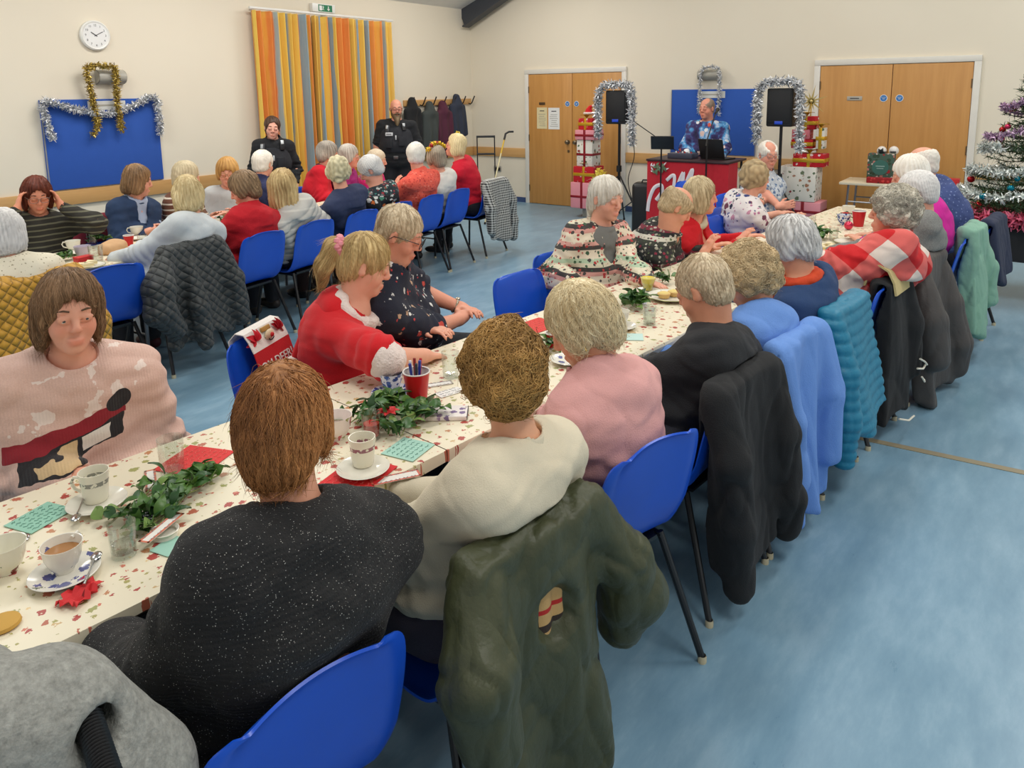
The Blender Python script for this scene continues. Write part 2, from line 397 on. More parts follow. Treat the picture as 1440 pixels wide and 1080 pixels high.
# double doors
def double_door(n,D,labels):
    y0,y1,ym=D; r=struct(f'door_{n}',Geo().box((-.012,(y0+y1)/2,HD+.035),(.03,(y0-y1)/2+.07,.035),bev=.004),TRIMW)
    for s,y in ((1,y0),(-1,y1)): part('door_frame',Geo().box((-.012,y+s*.035,HD/2),(.03,.035,HD/2),bev=.004),TRIMW,r)
    for ya,yb,s in ((y0,ym,1),(ym,y1,-1)):
        lf=part('door_leaf',Geo().box((-.014,(ya+yb)/2,HD/2),(.02,(ya-yb)/2-.004,HD/2-.006),bev=.003),DOORW,r)
        for z in (.25,1.05,1.8): part('hinge',Geo().tube([(-.036,ya-.006 if s>0 else yb+.006,z-.05),(-.036,ya-.006 if s>0 else yb+.006,z+.05)],.009,8),plain('aged steel',(120,105,85),.4,.8),lf)
    return r
d1=double_door(1,D1,0); d2=double_door(2,D2,0)
BRASS=plain('worn steel knob',(150,140,120),.3,.9); SIGNB=plain('blue sign vinyl',(48,120,190),.4); SIGNT=plain('white sign print',(240,240,238),.5); INK=plain('dark print',(70,70,72),.6)
def disc_sign(y,z,label,lines):
    t=thing('door_sign',label,'sign',(-.036,y,z)); 
    R=Ry(-PI/2); part('disc',Geo().lathe([(.0001,0),(.042,0),(.042,.002),(.0001,.002)],24,R=R),SIGNT,t); part('face',Geo().lathe([(.0001,.002),(.036,.002),(.036,.003),(.0001,.003)],24,R=R),SIGNB,t)
    for i,s in enumerate(lines): text_on('lettering',s,.014,(-.0036,0,.011-.011*i),(0,-1,0),(0,0,1),SIGNT,t)
FK=['Fire door','keep','shut']
disc_sign(-1.89,1.58,'round blue door notice on the doors with paper notices, left leaf by the meeting edge',FK)
disc_sign(-2.05,1.58,'round blue door notice on the doors with paper notices, right leaf behind the gift tower',FK)
disc_sign(-6.27,1.64,'round blue door notice on the wide doors by the tree, left leaf',FK); disc_sign(-6.44,1.64,'round blue door notice on the wide doors by the tree, right leaf',FK)
kn=[(.0001,0),(.034,0),(.034,.006),(.012,.008),(.012,.03),(.028,.04),(.03,.055),(.018,.066),(.0001,.068)]
for y_ in (-1.90,-2.04): part('door_knob',Geo().lathe(kn,20,R=Ry(-PI/2),c=(-.036,y_,1.0)),BRASS,d1)
t=thing('key_lock','small steel lock below the knob on the left door leaf','lock',(-.036,-1.91,.86)); part('escutcheon',Geo().lathe([(.0001,0),(.022,0),(.02,.008),(.0001,.009)],16,R=Ry(-PI/2)),BRASS,t)
t=thing('door_plate','small grey name plate on left leaf of the wide doors','sign',(-.036,-5.95,1.64)); part('plate',Geo().box((-.002,0,0),(.002,.085,.025),bev=.0015),GREYP,t); part('faint_lettering',Geo().box((-.0043,0,0),(.0004,.05,.006)),INK,t)
t=thing('door_plate','small dark bronze plate above the cream notice','sign',(-.036,-1.43,1.585)); part('plate',Geo().box((-.002,0,0),(.002,.055,.02),bev=.0015),plain('bronze plate',(96,76,54),.4,.5),t)
def notice(y,z,w,h,c,label,title):
    t=thing('paper_notice',label,'notice',(-.0345,y,z)); part('sheet',Geo().box((-.001,0,0),(.001,w/2,h/2)),plain('paper '+label[:12],c,.7),t)
    part('heading_line',Geo().box((-.0022,0,h*.34),(.0002,w*.22,.007)),INK,t)
    g=Geo(); 
    for i in range(7): g.box((-.0022,RNG.uniform(-.01,.01),h*.18-i*h*.09),(.0002,w*RNG.uniform(.22,.36),.0035))
    part('text_lines',g,plain('grey print',(150,148,140),.7),t)
notice(-1.425,1.36,.19,.33,(226,212,166),'cream paper notice on left leaf of the doors','NOTICE'); notice(-1.645,1.355,.205,.33,(236,236,232),'white paper notice on left leaf, beside the cream one','HALL')
# pin boards, uplighters, clock, exit sign, socket
t=thing('pin_board','royal blue felt pin board on curtain wall, draped with silver tinsel','pin board',(-6.067,-.012,1.325)); part('panel',Geo().box((0,0,0),(.585,.011,.439),bev=.003),BLUEF,t)
part('edge_strip',Geo().box((-.578,-.012,0),(.006,.002,.439)),plain('alloy strip',(170,172,176),.35,.6),t)
t=thing('pin_board','royal blue felt pin board behind the singer','pin board',(-.012,-4.17,1.332)); part('panel',Geo().box((0,0,0),(.011,.5955,.439),bev=.003),BLUEF,t)
g=Geo()
for s in (-1,1): g.box((-.013,s*.592,0),(.002,.004,.439))
part('edge_strip',g,plain('alloy strip',(170,172,176),.35,.6),t)
t=thing('label_card','white card along the top of the silver draped pin board','label',(-6.02,-.026,1.70)); part('card',Geo().box((0,0,0),(.19,.002,.045)),plain('card white',(222,222,218),.6),t); part('faint_lettering',Geo().box((0,-.0024,0),(.12,.0004,.009)),GREYP,t)
t=thing('label_card','white card along the top of the pin board behind the singer','label',(-.026,-4.15,1.70)); part('card',Geo().box((0,0,0),(.002,.19,.045)),plain('card white',(222,222,218),.6),t); part('faint_lettering',Geo().box((-.0024,0,0),(.0004,.12,.009)),GREYP,t)
def uplight(label,loc,rot):
    t=thing('wall_uplighter',label,'wall light',loc,rot); n=18; P=[(.14*1.0*math.sin(a)*0, 0,0) for a in [0]]
    F=np.zeros((9,2,3)); 
    for i,a in enumerate(np.linspace(-PI/2,PI/2,9)):
        F[i,0]=(-.14,-.10*math.cos(a),.075*math.sin(a)+.0); F[i,1]=(.14,-.10*math.cos(a),.075*math.sin(a))
    g=Geo().shell(F[::-1],.004); 
    for s in (-1,1): g.poly([(s*.14,-.10*math.cos(a),.075*math.sin(a)) for a in np.linspace(-PI/2,PI/2,9)],(-s*.004,0,0))
    part('diffuser_body',g,GREYP,t); part('back_plate',Geo().box((0,-.006,0),(.12,.005,.06)),WHITEP,t)
uplight('grey half round wall light above the pin board, hung with gold tinsel',(-5.96,0,1.985),0.); uplight('grey half round wall light over the singer, hung with silver tinsel',(0,-4.11,1.965),-PI/2)
t=thing('wall_clock','white round wall clock above the gold tinsel','clock',(-6.065,-.002,2.395)); R=Rx(PI/2)
part('case',Geo().lathe([(.0001,0),(.147,0),(.147,.03),(.135,.04),(.122,.034),(.0001,.032)],48,R=R),WHITEP,t); part('face',Geo().lathe([(.0001,.033),(.121,.033),(.121,.0345),(.0001,.0345)],40,R=R),plain('clock dial',(238,238,236),.5),t)
for i in range(12):
    a=i*PI/6; s=str(i or 12); text_on('numeral',s,.03,(.098*math.sin(a),-.0352,.098*math.cos(a)),(1,0,0),(0,0,1),INK,t,.0004)
for a,L,w,nm in ((math.radians(303),.055,.004,'hour_hand'),(math.radians(62),.08,.003,'minute_hand')):
    part(nm,Geo().box((0,0,L/2-.008),(w,.0008,L/2+.008)).xf(Ry(a),(0,-.037,0)),INK,t)
t=thing('exit_sign','green and white emergency exit sign above the curtain','exit sign',(-3.12,-.03,2.885)); part('housing',Geo().box((.0,0,0),(.19,.03,.055),bev=.006),WHITEP,t)
GRN=plain('exit green',(20,120,80),.4); part('panel',Geo().box((.02,-.031,0),(.115,.002,.042)),GRN,t)
g=Geo(); g.box((-.06,-.034,0),(.022,.001,.03)); part('door_symbol',g,SIGNT,t)
g=Geo().ball((-.02,-.0345,.024),(.006,.001,.006),8); g.box((-.02,-.0345,.006),(.005,.001,.013)).box((-.013,-.0345,-.016),(.003,.001,.012),Ry(-.5)).box((-.028,-.0345,-.015),(.003,.001,.012),Ry(.6)).box((-.012,-.0345,.01),(.003,.001,.009),Ry(1.)); part('running_figure',g,SIGNT,t)
g=Geo().box((.07,-.034,.008),(.006,.001,.02)).poly([(.045,-.033,-.006),(.095,-.033,-.006),(.07,-.033,-.032)],(0,-.002,0)); part('arrow',g,SIGNT,t)
t=thing('wall_socket','black and steel twin wall socket below the oak rail','socket',(-.002,-.52,.52)); part('plate',Geo().box((-.006,0,0),(.006,.075,.045),bev=.004),plain('socket plate',(190,188,182),.35,.6),t)
for s in (-1,1): part('outlet',Geo().box((-.013,s*.035,-.006),(.002,.026,.028),bev=.003),BLACKP,t)
# curtains: two gathered drapes on a track
def curtmat():
    b=NB('striped curtain cloth'); x,y,z=b.sep(); u=b.attr('fold')['Fac']
    w=b.math('ADD',u,b.math('MULTIPLY',b.math('SUBTRACT',b.noise(1.7,detail=3.),.5),.035))
    st=[(0,(226,186,72)),(.07,(224,126,40)),(.21,(232,170,60)),(.27,(222,118,36)),(.40,(140,166,172)),(.44,(230,186,70)),(.60,(222,180,84)),(.65,(112,152,182)),(.70,(234,190,76)),(.84,(226,134,46)),(.92,(124,158,178)),(1.,(226,186,72))]
    st=[s for i in range(11) for s in ((st[i][0]+.006,st[i][1]),(st[i+1][0]-.006,st[i][1]))]
    f=b.math('FRACT',w); col=b.ramp(f,st,'LINEAR'); col=b.mix(b.math('MULTIPLY',b.noise(60.,b.scale((1,1,.1))),.25),col,lin((236,208,140)))
    b.bump(b.noise(400.,detail=2.),.15,.003); return b.fin(col,.85,sheen=.1)
CM=curtmat()
def curtain(name,label,x0,x1,phase,rep,folds):
    nu,nv=220,30; u=np.linspace(0,1,nu); v=np.linspace(0,1,nv); Uu,Vv=np.meshgrid(u,v,indexing='ij')
    z=2.77-Vv*2.62; ph=Uu*folds*2*PI+.8*np.sin(Uu*9+phase)+.25*np.sin(Vv*5+Uu*20); amp=.045+.02*Vv+.014*np.sin(Uu*31+phase)
    X=x0+(x1-x0)*Uu+.012*np.sin(ph*1.0+1.)+ .02*Vv*np.sin(Uu*17+phase*3); Y=-.13-amp*np.sin(ph)+.02*np.sin(Uu*13)
    F=np.stack([X,Y,z],2); g=Geo().shell(F,.004); me=g.mesh(name,auto=0)
    at=me.attributes.new('fold','FLOAT','POINT'); arr=np.concatenate([Uu.ravel(),Uu.ravel()])*rep+phase*.37; at.data.foreach_set('value',arr.astype(np.float32))
    o=link(name,me,CM); tag(o,label,'curtain'); return o
curtain('curtain','orange and yellow striped curtain behind the policewoman',-4.29,-3.42,.02,1.15,8.5)
curtain('curtain','yellow, blue and orange striped curtain behind the bearded officer',-3.40,-1.94,1.35,2.25,14.)
t=thing('curtain_track','white curtain track along the top of the striped curtains','curtain track',(-3.115,-.12,2.80)); part('rail',Geo().box((0,0,0),(1.19,.018,.014),bev=.004),WHITEP,t)
for x in (-1.1,0,1.1): part('bracket',Geo().box((x,.06,0),(.015,.06,.01)),WHITEP,t)
# window behind the curtains, seen as the bright slit between them
g=Geo().box((-3.11,-.012,1.55),(1.05,.01,1.15)); w=struct('window_1',g,TRIMW)
# coat rack with hooks
t=thing('coat_rack','oak coat rack with black hooks in the corner','coat rack',(-.85,-.016,1.625)); part('board',Geo().box((0,0,0),(.80,.016,.045),bev=.004),RAILW,t)
HK=[-.72,-.46,-.22,.02,.26,.50,.73]
for x in HK: part('hook',Geo().tube([(x,-.018,-.03),(x,-.05,-.045),(x,-.085,-.02),(x+.015,-.115,.06),(x+.022,-.125,.09)],.010,8),BLACKM,t)
# brass joint strip in the floor
a=atz(1185,611,0); c=atz(1445,666,0); d=nrm(c-a); L=5.; mid=a+d*(L/2); mid[2]=.0015
o=link('floor_strip',Geo().box((0,0,0),(L/2,.022,.0015)).mesh('floor_strip'),plain('brass floor strip',(150,140,116),.4)); o.location=mid; o.rotation_euler=(0,0,math.atan2(d[1],d[0])); o['kind']='structure'; o.name='trim_6'
# ------------------------------------------------------------------ lamps, daylight, camera
w=bpy.data.worlds.new('World'); SC.world=w; w.use_nodes=True; bg=w.node_tree.nodes['Background']; bg.inputs[0].default_value=(1.,.985,.96,1); bg.inputs[1].default_value=.62
def area(name,loc,sx,sy,power,rot=(0,0,0),col=(1,.97,.92)):
    l=bpy.data.lights.new(name,'AREA'); l.shape='RECTANGLE'; l.size=sx; l.size_y=sy; l.energy=power; l.color=col; o=bpy.data.objects.new(name,l); COL.objects.link(o); o.location=loc; o.rotation_euler=rot
for x in (-2.2,-5.4,-8.6):
    for y in (-2.,-5.6,-8.8): area('ceiling_lamp',(x,y,ceilz(y)-.15),1.5,.5,46.)
cam=bpy.data.cameras.new('camera'); cam.sensor_fit='HORIZONTAL'; cam.sensor_width=36.; cam.lens=CF/1440*36; cam.shift_y=-(540-CCY)/1440; cam.shift_x=(720-CCX)/1440; cam.clip_start=.05
co=bpy.data.objects.new('camera',cam); COL.objects.link(co); co.matrix_world=Matrix(((CR[0],CU[0],-CFW[0],CC[0]),(CR[1],CU[1],-CFW[1],CC[1]),(CR[2],CU[2],-CFW[2],CC[2]),(0,0,0,1))); SC.camera=co
SC.view_settings.view_transform='Standard'; SC.view_settings.look='None'; SC.view_settings.gamma=1.; SC.view_settings.exposure=.24; SC.view_settings.use_curve_mapping=False
SC.cycles.use_denoising=True; SC.cycles.max_bounces=8; SC.cycles.transparent_max_bounces=8; SC.cycles.caustics_reflective=False; SC.cycles.caustics_refractive=False
# ================================================================== CHAIRS
TIPM=plain('pale rubber foot',(190,180,150),.7)
def chair_meshes():
    # side profile of the moulded shell: (x, z, half width)
    P=[(.235,.405,.185),(.225,.432,.195),(.19,.446,.205),(.10,.440,.214),(.0,.428,.218),(-.09,.425,.218),(-.145,.436,.216),(-.178,.475,.212),(-.196,.54,.213),(-.214,.62,.216),(-.232,.70,.214),(-.246,.765,.205),(-.254,.80,.185),(-.262,.812,.150)]
    P=A(P); s=np.linspace(0,1,len(P)); ss=np.linspace(0,1,46); x=np.interp(ss,s,P[:,0]); z=np.interp(ss,s,P[:,1]); w=np.interp(ss,s,P[:,2])
    for _ in range(3): 
        for q in (x,z,w): q[1:-1]=(q[:-2]+2*q[1:-1]+q[2:])/4
    nt=25; t=np.linspace(-1,1,nt); F=np.zeros((46,nt,3))
    tx=np.gradient(x); tz=np.gradient(z); l=np.hypot(tx,tz); nx,nz=tz/l,-tx/l   # normal pointing up / forward
    nx,nz=-nx,-nz
    for i in range(46):
        back=np.clip((z[i]-.45)/.1,0,1) if x[i]<0 else 0
        c=(.028*back+.012*(1-back))*t**2 + .016*np.clip(np.abs(t)-.86,0,1)/.14*-1
        sgn=1
        F[i,:,0]=x[i]+nx[i]*c*sgn; F[i,:,1]=t*w[i]*(1-.03*(1-back)*0); F[i,:,2]=z[i]+nz[i]*c*sgn
    sh=Geo().shell(F,.006)
    legs=[]
    for sx,sy in ((.17,1),(.17,-1),(-.15,1),(-.15,-1)):
        top=(sx,sy*.165,.415); ft=(sx+(.05 if sx>0 else -.13),sy*.225,.012); legs.append((Geo().tube([top,ft],.0115,10),Geo().lathe([(.0001,0),(.014,0),(.014,.018),(.0125,.024)],10,c=(ft[0],ft[1],.0))))
    fr=Geo(); 
    for sy in (1,-1): fr.tube([(.185,sy*.165,.405),(-.16,sy*.165,.405)],.0105,8)
    for sx in (.16,-.13): fr.tube([(sx,.165,.402),(sx,-.165,.402)],.0105,8)
    fr.box((0,0,.412),(.16,.14,.006))
    return sh.mesh('shell',auto=50),fr.mesh('seat_frame'),[(a.mesh('leg'),b.mesh('foot_tip')) for a,b in legs]
_CM=chair_meshes()
def chair(x,y,yaw,label,group='blue stacking chairs'):
    t=thing('stacking_chair',label,'chair',(x,y,0),yaw,group)
    link('seat_shell',_CM[0],None,t); link('seat_frame',_CM[1],None,t)
    for a,b in _CM[2]: l=link('leg',a,None,t); link('foot_tip',b,None,l)
    return t
_CM[0].materials.append(BLUEP); _CM[1].materials.append(BLACKM)
for a,b in _CM[2]: a.materials.append(BLACKM); b.materials.append(TIPM)
YT=math.atan(-.11); YL=math.atan(.12)
def rchair(row,x,n,side,label,dyaw=0.):
    p=rown(row,x,n); yaw=(PI/2 if side>0 else -PI/2)+(YT if row=='T' else YL)+dyaw
    chair(p[0],p[1],yaw,label); return p[0],p[1],yaw
# ================================================================== COATS hung over chair backs (chair frame: +x is the sitter's front)
def sleeve(pts,rs): return [U(cap(pts[i],pts[i+1],rs[i],rs[i+1]),.03) for i in range(len(pts)-1)]
def coat_mesh(name,L=.75,w0=.22,w1=.26,th=.035,nf=5.,amp=.02,sl=(),seed=0,h=.011,front=.22,top=.845,extra=(),wr=(.006,22.),yoff=0.,flare=.06,ridge=None,skew=0.,bkgap=.004,tail=None):
    r=np.random.default_rng(seed); ph=r.uniform(0,6.28,4)
    zb=top-L; zc=top-L/2
    def f(X,Y,Z):
        v=np.clip((top-Z)/L,0,1); xc=-.272-flare*v; hw=w0+(w1-w0)*v
        fold=amp*(.25+v)*np.sin((Y-yoff)*2*PI*nf+ph[0]+1.2*np.sin(Z*5+ph[1]))*(1-.4*np.sin(Y*9+ph[2])); hem=.03*np.sin((Y)*14+ph[3])
        tt=th*(.78+.15*v)
        dx=np.abs(X-xc-fold)-tt; dy=np.abs(Y-yoff-skew*v)-hw; dz=np.abs(Z-zc-hem*v)-L/2
        a=np.maximum(dx+.02,0); b=np.maximum(dy+.02,0); c=np.maximum(dz+.02,0)
        return (np.sqrt(a*a+b*b+c*c)+np.minimum(np.maximum(dx,np.maximum(dy,dz))+.02,0)-.02)*.8
    W=max(w0,w1)+abs(yoff)+abs(skew)+.05
    pr=[('u',.0,V(-.272-flare-.12,-W,zb-.06),V(-.14,W,top+.04),f)]
    pr.append(U(rbox((-.238,yoff,top-front/2+.005),(.036,w0*.97,front/2),.03),.03))
    pr.append(U(cap((-.25,yoff-w0+.03,top-.022),(-.25,yoff+w0-.03,top-.022),.03),.03))
    for p,q in sl: pr+=sleeve(p,q)
    pr+=list(extra)
    if tail: pr+=tail
    # room for the chair back inside
    pr.append(S(rbox((-.222,0,.60),(.014+bkgap,.222,.222),.01,Ry(-.20)),.006))
    v,q=sdf(pr,h); v=relax(v,q,1,.4); v=crease(v,q,wr[0]*1.15,wr[1],seed,(1,1,.45))
    if ridge:
        N=vnormals(v,q); s=np.abs(np.sin(v[:,2]*PI/ridge[0]+.35*np.sin(v[:,1]*9+seed)))**.6; v=v+N*((s-.6)*ridge[1])[:,None]
    return qmesh(name,v,q)
def coat(name,label,cat,ch,mesh,mat):
    x,y,yaw=ch; o=link(name,mesh,mat); o.location=(x,y,0); o.rotation_euler=(0,0,yaw); tag(o,label,cat); return o
# ================================================================== TABLES
def clothmat():
    b=NB('festive printed oilcloth'); base=lin((232,222,196)); v=b.scale((1,1,.02))
    c=motifs(b,base,26.,[(172,70,60),(190,132,92),(174,74,66),(160,160,100),(182,104,80),(204,172,122)],.34,.72,v,.75)
    c=motifs(b,c,46.,[(190,76,62),(226,196,140),(168,160,96),(206,120,96)],.24,.45,b.n('Mapping',Vector=b.obj,Location=(.37,.71,0),Scale=(1,1,.02)).outputs[0],.9)
    b.bump(b.noise(9.,detail=2.),.08,.004)
    return b.fin(c,.38,spec=.45)
CLOTH=clothmat(); LAM=plain('grey laminate edge',(96,90,84),.5); TTOP=plain('table top laminate',(200,190,170),.4)
ZT=.722
def table(name,lab,labc,row,x0,x1,seed,legc=BLACKM,over=(.02,.02)):
    a=rown(row,x0,0.); e=rown(row,x1,0.); d=e-a; L=float(np.linalg.norm(d)); yaw=math.atan2(d[1],d[0])
    D=.695; t=thing('folding_table',lab,'table',a,yaw)
    part('tabletop',Geo().box((L/2,D/2,.703),(L/2-.003,D/2,.015),bev=.004),[LAM],t)
    for x in (.18,L-.18):
        for y in (.07,D-.07): part('leg',Geo().tube([(x,y,.688),(x,y,.012)],.0135,10),legc,t)
        part('leg_brace',Geo().tube([(x,.07,.16),(x,D-.07,.16)],.009,8),legc,t); part('leg_rail',Geo().box((x,D/2,.678),(.012,D/2-.05,.009)),legc,t)
    part('apron',Geo().box((L/2,.05,.672),(L/2-.1,.008,.014)),legc,t)
    # cloth: folds over the long edges
    nu=40; u=np.linspace(.002,L-.002,nu); prof=[(-.006,.698),(-.007,.712),(-.003,.7215),(.01,.7225),(.2,.7225),(.45,.7225),(D-.01,.7225),(D+.003,.7215),(D+.007,.712),(D+.006,.698)]
    F=np.zeros((nu,len(prof),3)); r=np.random.default_rng(seed)
    for j,(y,z) in enumerate(prof): F[:,j,0]=u; F[:,j,1]=y+(.003*np.sin(u*7+j+seed) if z<.715 else 0); F[:,j,2]=z-(.008*(1+np.sin(u*5+seed)) if z<.70 else 0)
    o=link('tablecloth',Geo().shell(F,.0014).mesh('tablecloth'),CLOTH); o.location=a; o.rotation_euler=(0,0,yaw); tag(o,labc,'tablecloth'); return t
XT=[-10.15,-8.33,-6.51,-4.69,-2.87]
LT=['folding table in front of the pink jumper woman','folding table in front of the woman in red santa dress','folding table reached over by the patterned cardigan woman','folding table at the far end near the gift towers']
for i in range(4): table('t',LT[i],'festive printed cloth on the '+LT[i][8:],'T',XT[i],XT[i+1],i)
CHL=plain('grey chrome leg',(150,152,156),.3,.8)
LL=['folding table in front of the striped jumper woman','folding table between the pale blue cardigan and the red coat','folding table in front of the coral shirt and flower crown']
XL=[-9.0,-7.17,-5.34,-3.51]
for i in range(3): table('t',LL[i],'festive printed cloth on the '+LL[i][8:],'L',XL[i],XL[i+1],i+9,CHL)
# ================================================================== THINGS ON THE TABLES
CHINA=plain('white china',(232,228,214),.15,spec=.6); CREAMC=plain('cream china',(226,220,198),.18,spec=.6); TEA=plain('milky tea',(170,120,72),.15); BLUECH=pattern('blue willow china',(225,228,232),lambda b,c:motifs(b,c,60.,[(40,66,130),(70,98,160),(46,74,140)],.62,.85),.15,(300,.0))
FLORC=pattern('flower sprig china',(232,228,216),lambda b,c:motifs(b,c,30.,[(76,84,140),(96,100,150),(120,120,150),(90,110,90)],.45,.45),.16,(300,.0))
def bandmat(name,cols):
    def fn(b,c):
        z=b.sep()[2]; m=b.math('MULTIPLY',b.math('GREATER_THAN',z,.050),b.math('LESS_THAN',z,.062)); return b.mix(b.math('MULTIPLY',m,b.math('GREATER_THAN',b.noise(110.),.45)),c,lin(cols))
    return pattern(name,(230,225,206),fn,.16,(300,.0))
BANDC=bandmat('grey banded china',(140,140,130)); BANDR=bandmat('rose banded china',(150,100,110))
HOLC=pattern('holly sprig china',(230,226,208),lambda b,c:motifs(b,c,34.,[(120,60,50),(70,100,60),(60,80,60)],.4,.35),.16,(300,.0))
def thin_glass(name,tint=(.95,.97,.96,1)):
    b=NB(name); b.t.nodes.remove(b.p); tr=b.n('BsdfTransparent',Color=tint); gl=b.n('BsdfGlossy',Roughness=.04); lw=b.n('LayerWeight',Blend=.22)
    mx=b.n('MixShader',i0=b.math('MULTIPLY_ADD',lw.outputs['Facing'],.55,.05)); b.t.links.new(tr.outputs[0],mx.inputs[1]); b.t.links.new(gl.outputs[0],mx.inputs[2]); b.t.links.new(mx.outputs[0],b.out.inputs[0]); return b.m
GLASS=thin_glass('clear glass')
WATER=thin_glass('still water',(.90,.93,.92,1))
def pt(px,py,z=ZT+.0015): return atz(px,py,z)
def cup(px,py,label,mat,s=1.,tall=False,tea=True,rot=0.,z=ZT+.0015,loc=None,hand=True,lift=0.):
    p=pt(px,py,z) if loc is None else loc; t=thing('teacup',label,'cup',p+V(0,0,lift),rot)
    if tall: pr=[(.0001,.002),(.024,.0),(.027,.004),(.030,.03),(.0325,.06),(.034,.076),(.0322,.076),(.030,.06),(.027,.02),(.0001,.012)]
    else: pr=[(.0001,.002),(.021,.0),(.022,.006),(.030,.016),(.038,.036),(.0415,.058),(.0435,.066),(.0415,.0655),(.036,.036),(.027,.016),(.0001,.012)]
    pr=[(a*s,b*s) for a,b in pr]; part('bowl',Geo().lathe(pr,36),mat,t)
    R=(.034 if tall else .039)*s
    if hand: part('handle',Geo().tube([(R-.004,0,.058*s),(R+.016,0,.060*s),(R+.024,0,.046*s),(R+.016,0,.030*s),(R-.010*(0 if tall else 1),0,.022*s)],.0042,8),mat,t)
    if tea: part('tea',Geo().lathe([(.0001,.046*s),((.0305 if tall else .0372)*s,.046*s)],24),TEA,t)
    return t
def saucer(px,py,label,mat,r=.073,loc=None,z=ZT+.0015):
    p=pt(px,py,z) if loc is None else loc; t=thing('saucer',label,'saucer',p)
    part('dish',Geo().lathe([(.0001,.002),(.028,.0),(.03,.002),(r*.8,.010),(r,.017),(r-.002,.0185),(r*.78,.0125),(.028,.0055),(.0001,.0055)],40),mat,t); return t
def spoon(px,py,yaw,label,z=ZT+.012,L=.12):
    p=pt(px,py,z); t=thing('teaspoon',label,'spoon',p,yaw); g=Geo().tube([(-L/2,0,.002),(0,0,.001),(L/2-.03,0,.003)],[.003,.002,.0022],8); part('stem',g,CHROME,t)
    part('spoon_bowl',Geo().ball((L/2-.012,0,.002),(.019,.012,.003),12),CHROME,t); return t
def tumbler(px,py,label,h=.085,r=.032,water=.0,wm=None,loc=None):
    p=pt(px,py) if loc is None else loc; t=thing('glass_tumbler',label,'glass',p)
    part('glass_body',Geo().lathe([(.0001,0),(r*.86,0),(r*.88,.003),(r,h),(r-.0022,h),(r*.86-.001,.011),(.0001,.010)],36),GLASS,t)
    if water: part('drink',Geo().lathe([(.0001,.0112),(r*.855-.002,.0115),(r*.9-.002,water),(.0001,water)],30),wm or WATER,t)
    return t
def paper(name,px,py,yaw,w,d,label,c,cat,lines=None,lc=(230,150,140),th=.0015,border=None,crumple=0.,z=None,title=None):
    p=pt(px,py,z or ZT+.0018); t=thing(name,label,cat,p,yaw); n=9
    X,Y=np.meshgrid(np.linspace(-w/2,w/2,n),np.linspace(-d/2,d/2,n),indexing='ij'); r=np.random.default_rng(int(px+py))
    Z=th+.0006+crumple*np.abs(r.normal(size=X.shape)); F=np.stack([X+crumple*.4*r.normal(size=X.shape),Y+crumple*.4*r.normal(size=X.shape),Z],2)
    part('sheet',Geo().shell(F,-th if False else th),plain('paper '+str(c),c,.75),t)
    if lines:
        g=Geo(); k=lines
        for i in range(k):
            y=-d*.38+d*.76*i/(k-1); x=-w*.4
            while x<w*.36:
                l=r.uniform(.010,.026); g.tube([(x+l*q,y+.0035*math.sin(q*9+i),th+.0017) for q in np.linspace(0,1,6)],.0007,5); x+=l+.008
        part('script_lines',g,plain('script '+str(lc),lc,.7),t)
    if border:
        g=Geo(); 
        for s in (-1,1): g.box((0,s*(d/2-.003),th+.0009),(w/2,.0028,.0004)); g.box((s*(w/2-.003),0,th+.0009),(.0028,d/2,.0004))
        part('printed_border',g,plain('border '+str(border),border,.6),t)
    if title: text_on('lettering',title,d*.36,(0,0,th+.0012),(1,0,0),(0,1,0),INK,t,.0003)
    return t
LEAF=[]
for i,c in enumerate([(62,104,44),(84,124,52),(48,88,42),(120,150,74)]): 
    b=NB('leaf green %d'%i); n=b.noise(40.,detail=3.); LEAF.append(b.fin(b.mix(n,tuple(x*.7 for x in lin(c)[:3])+(1,),lin(c)),.38,spec=.5))
STEMM=plain('green stem',(120,130,70),.6)
def leafgeo(g,p,dirv,up,L,W):
    d=nrm(dirv); n=nrm(A(up)-d*(d@A(up))); s=np.cross(n,d); F=np.zeros((6,3,3)); ws=[.12,.75,1.,.85,.5,.02]
    for i,q in enumerate(np.linspace(0,1,6)):
        c=p+d*L*q+n*(.18*L*math.sin(q*PI)-.1*L*q*q)
        for j,k in enumerate((-1,0,1)): F[i,j]=c+s*k*W/2*ws[i]+n*(abs(k)*.12*W)
    g.shell(F,.0006)
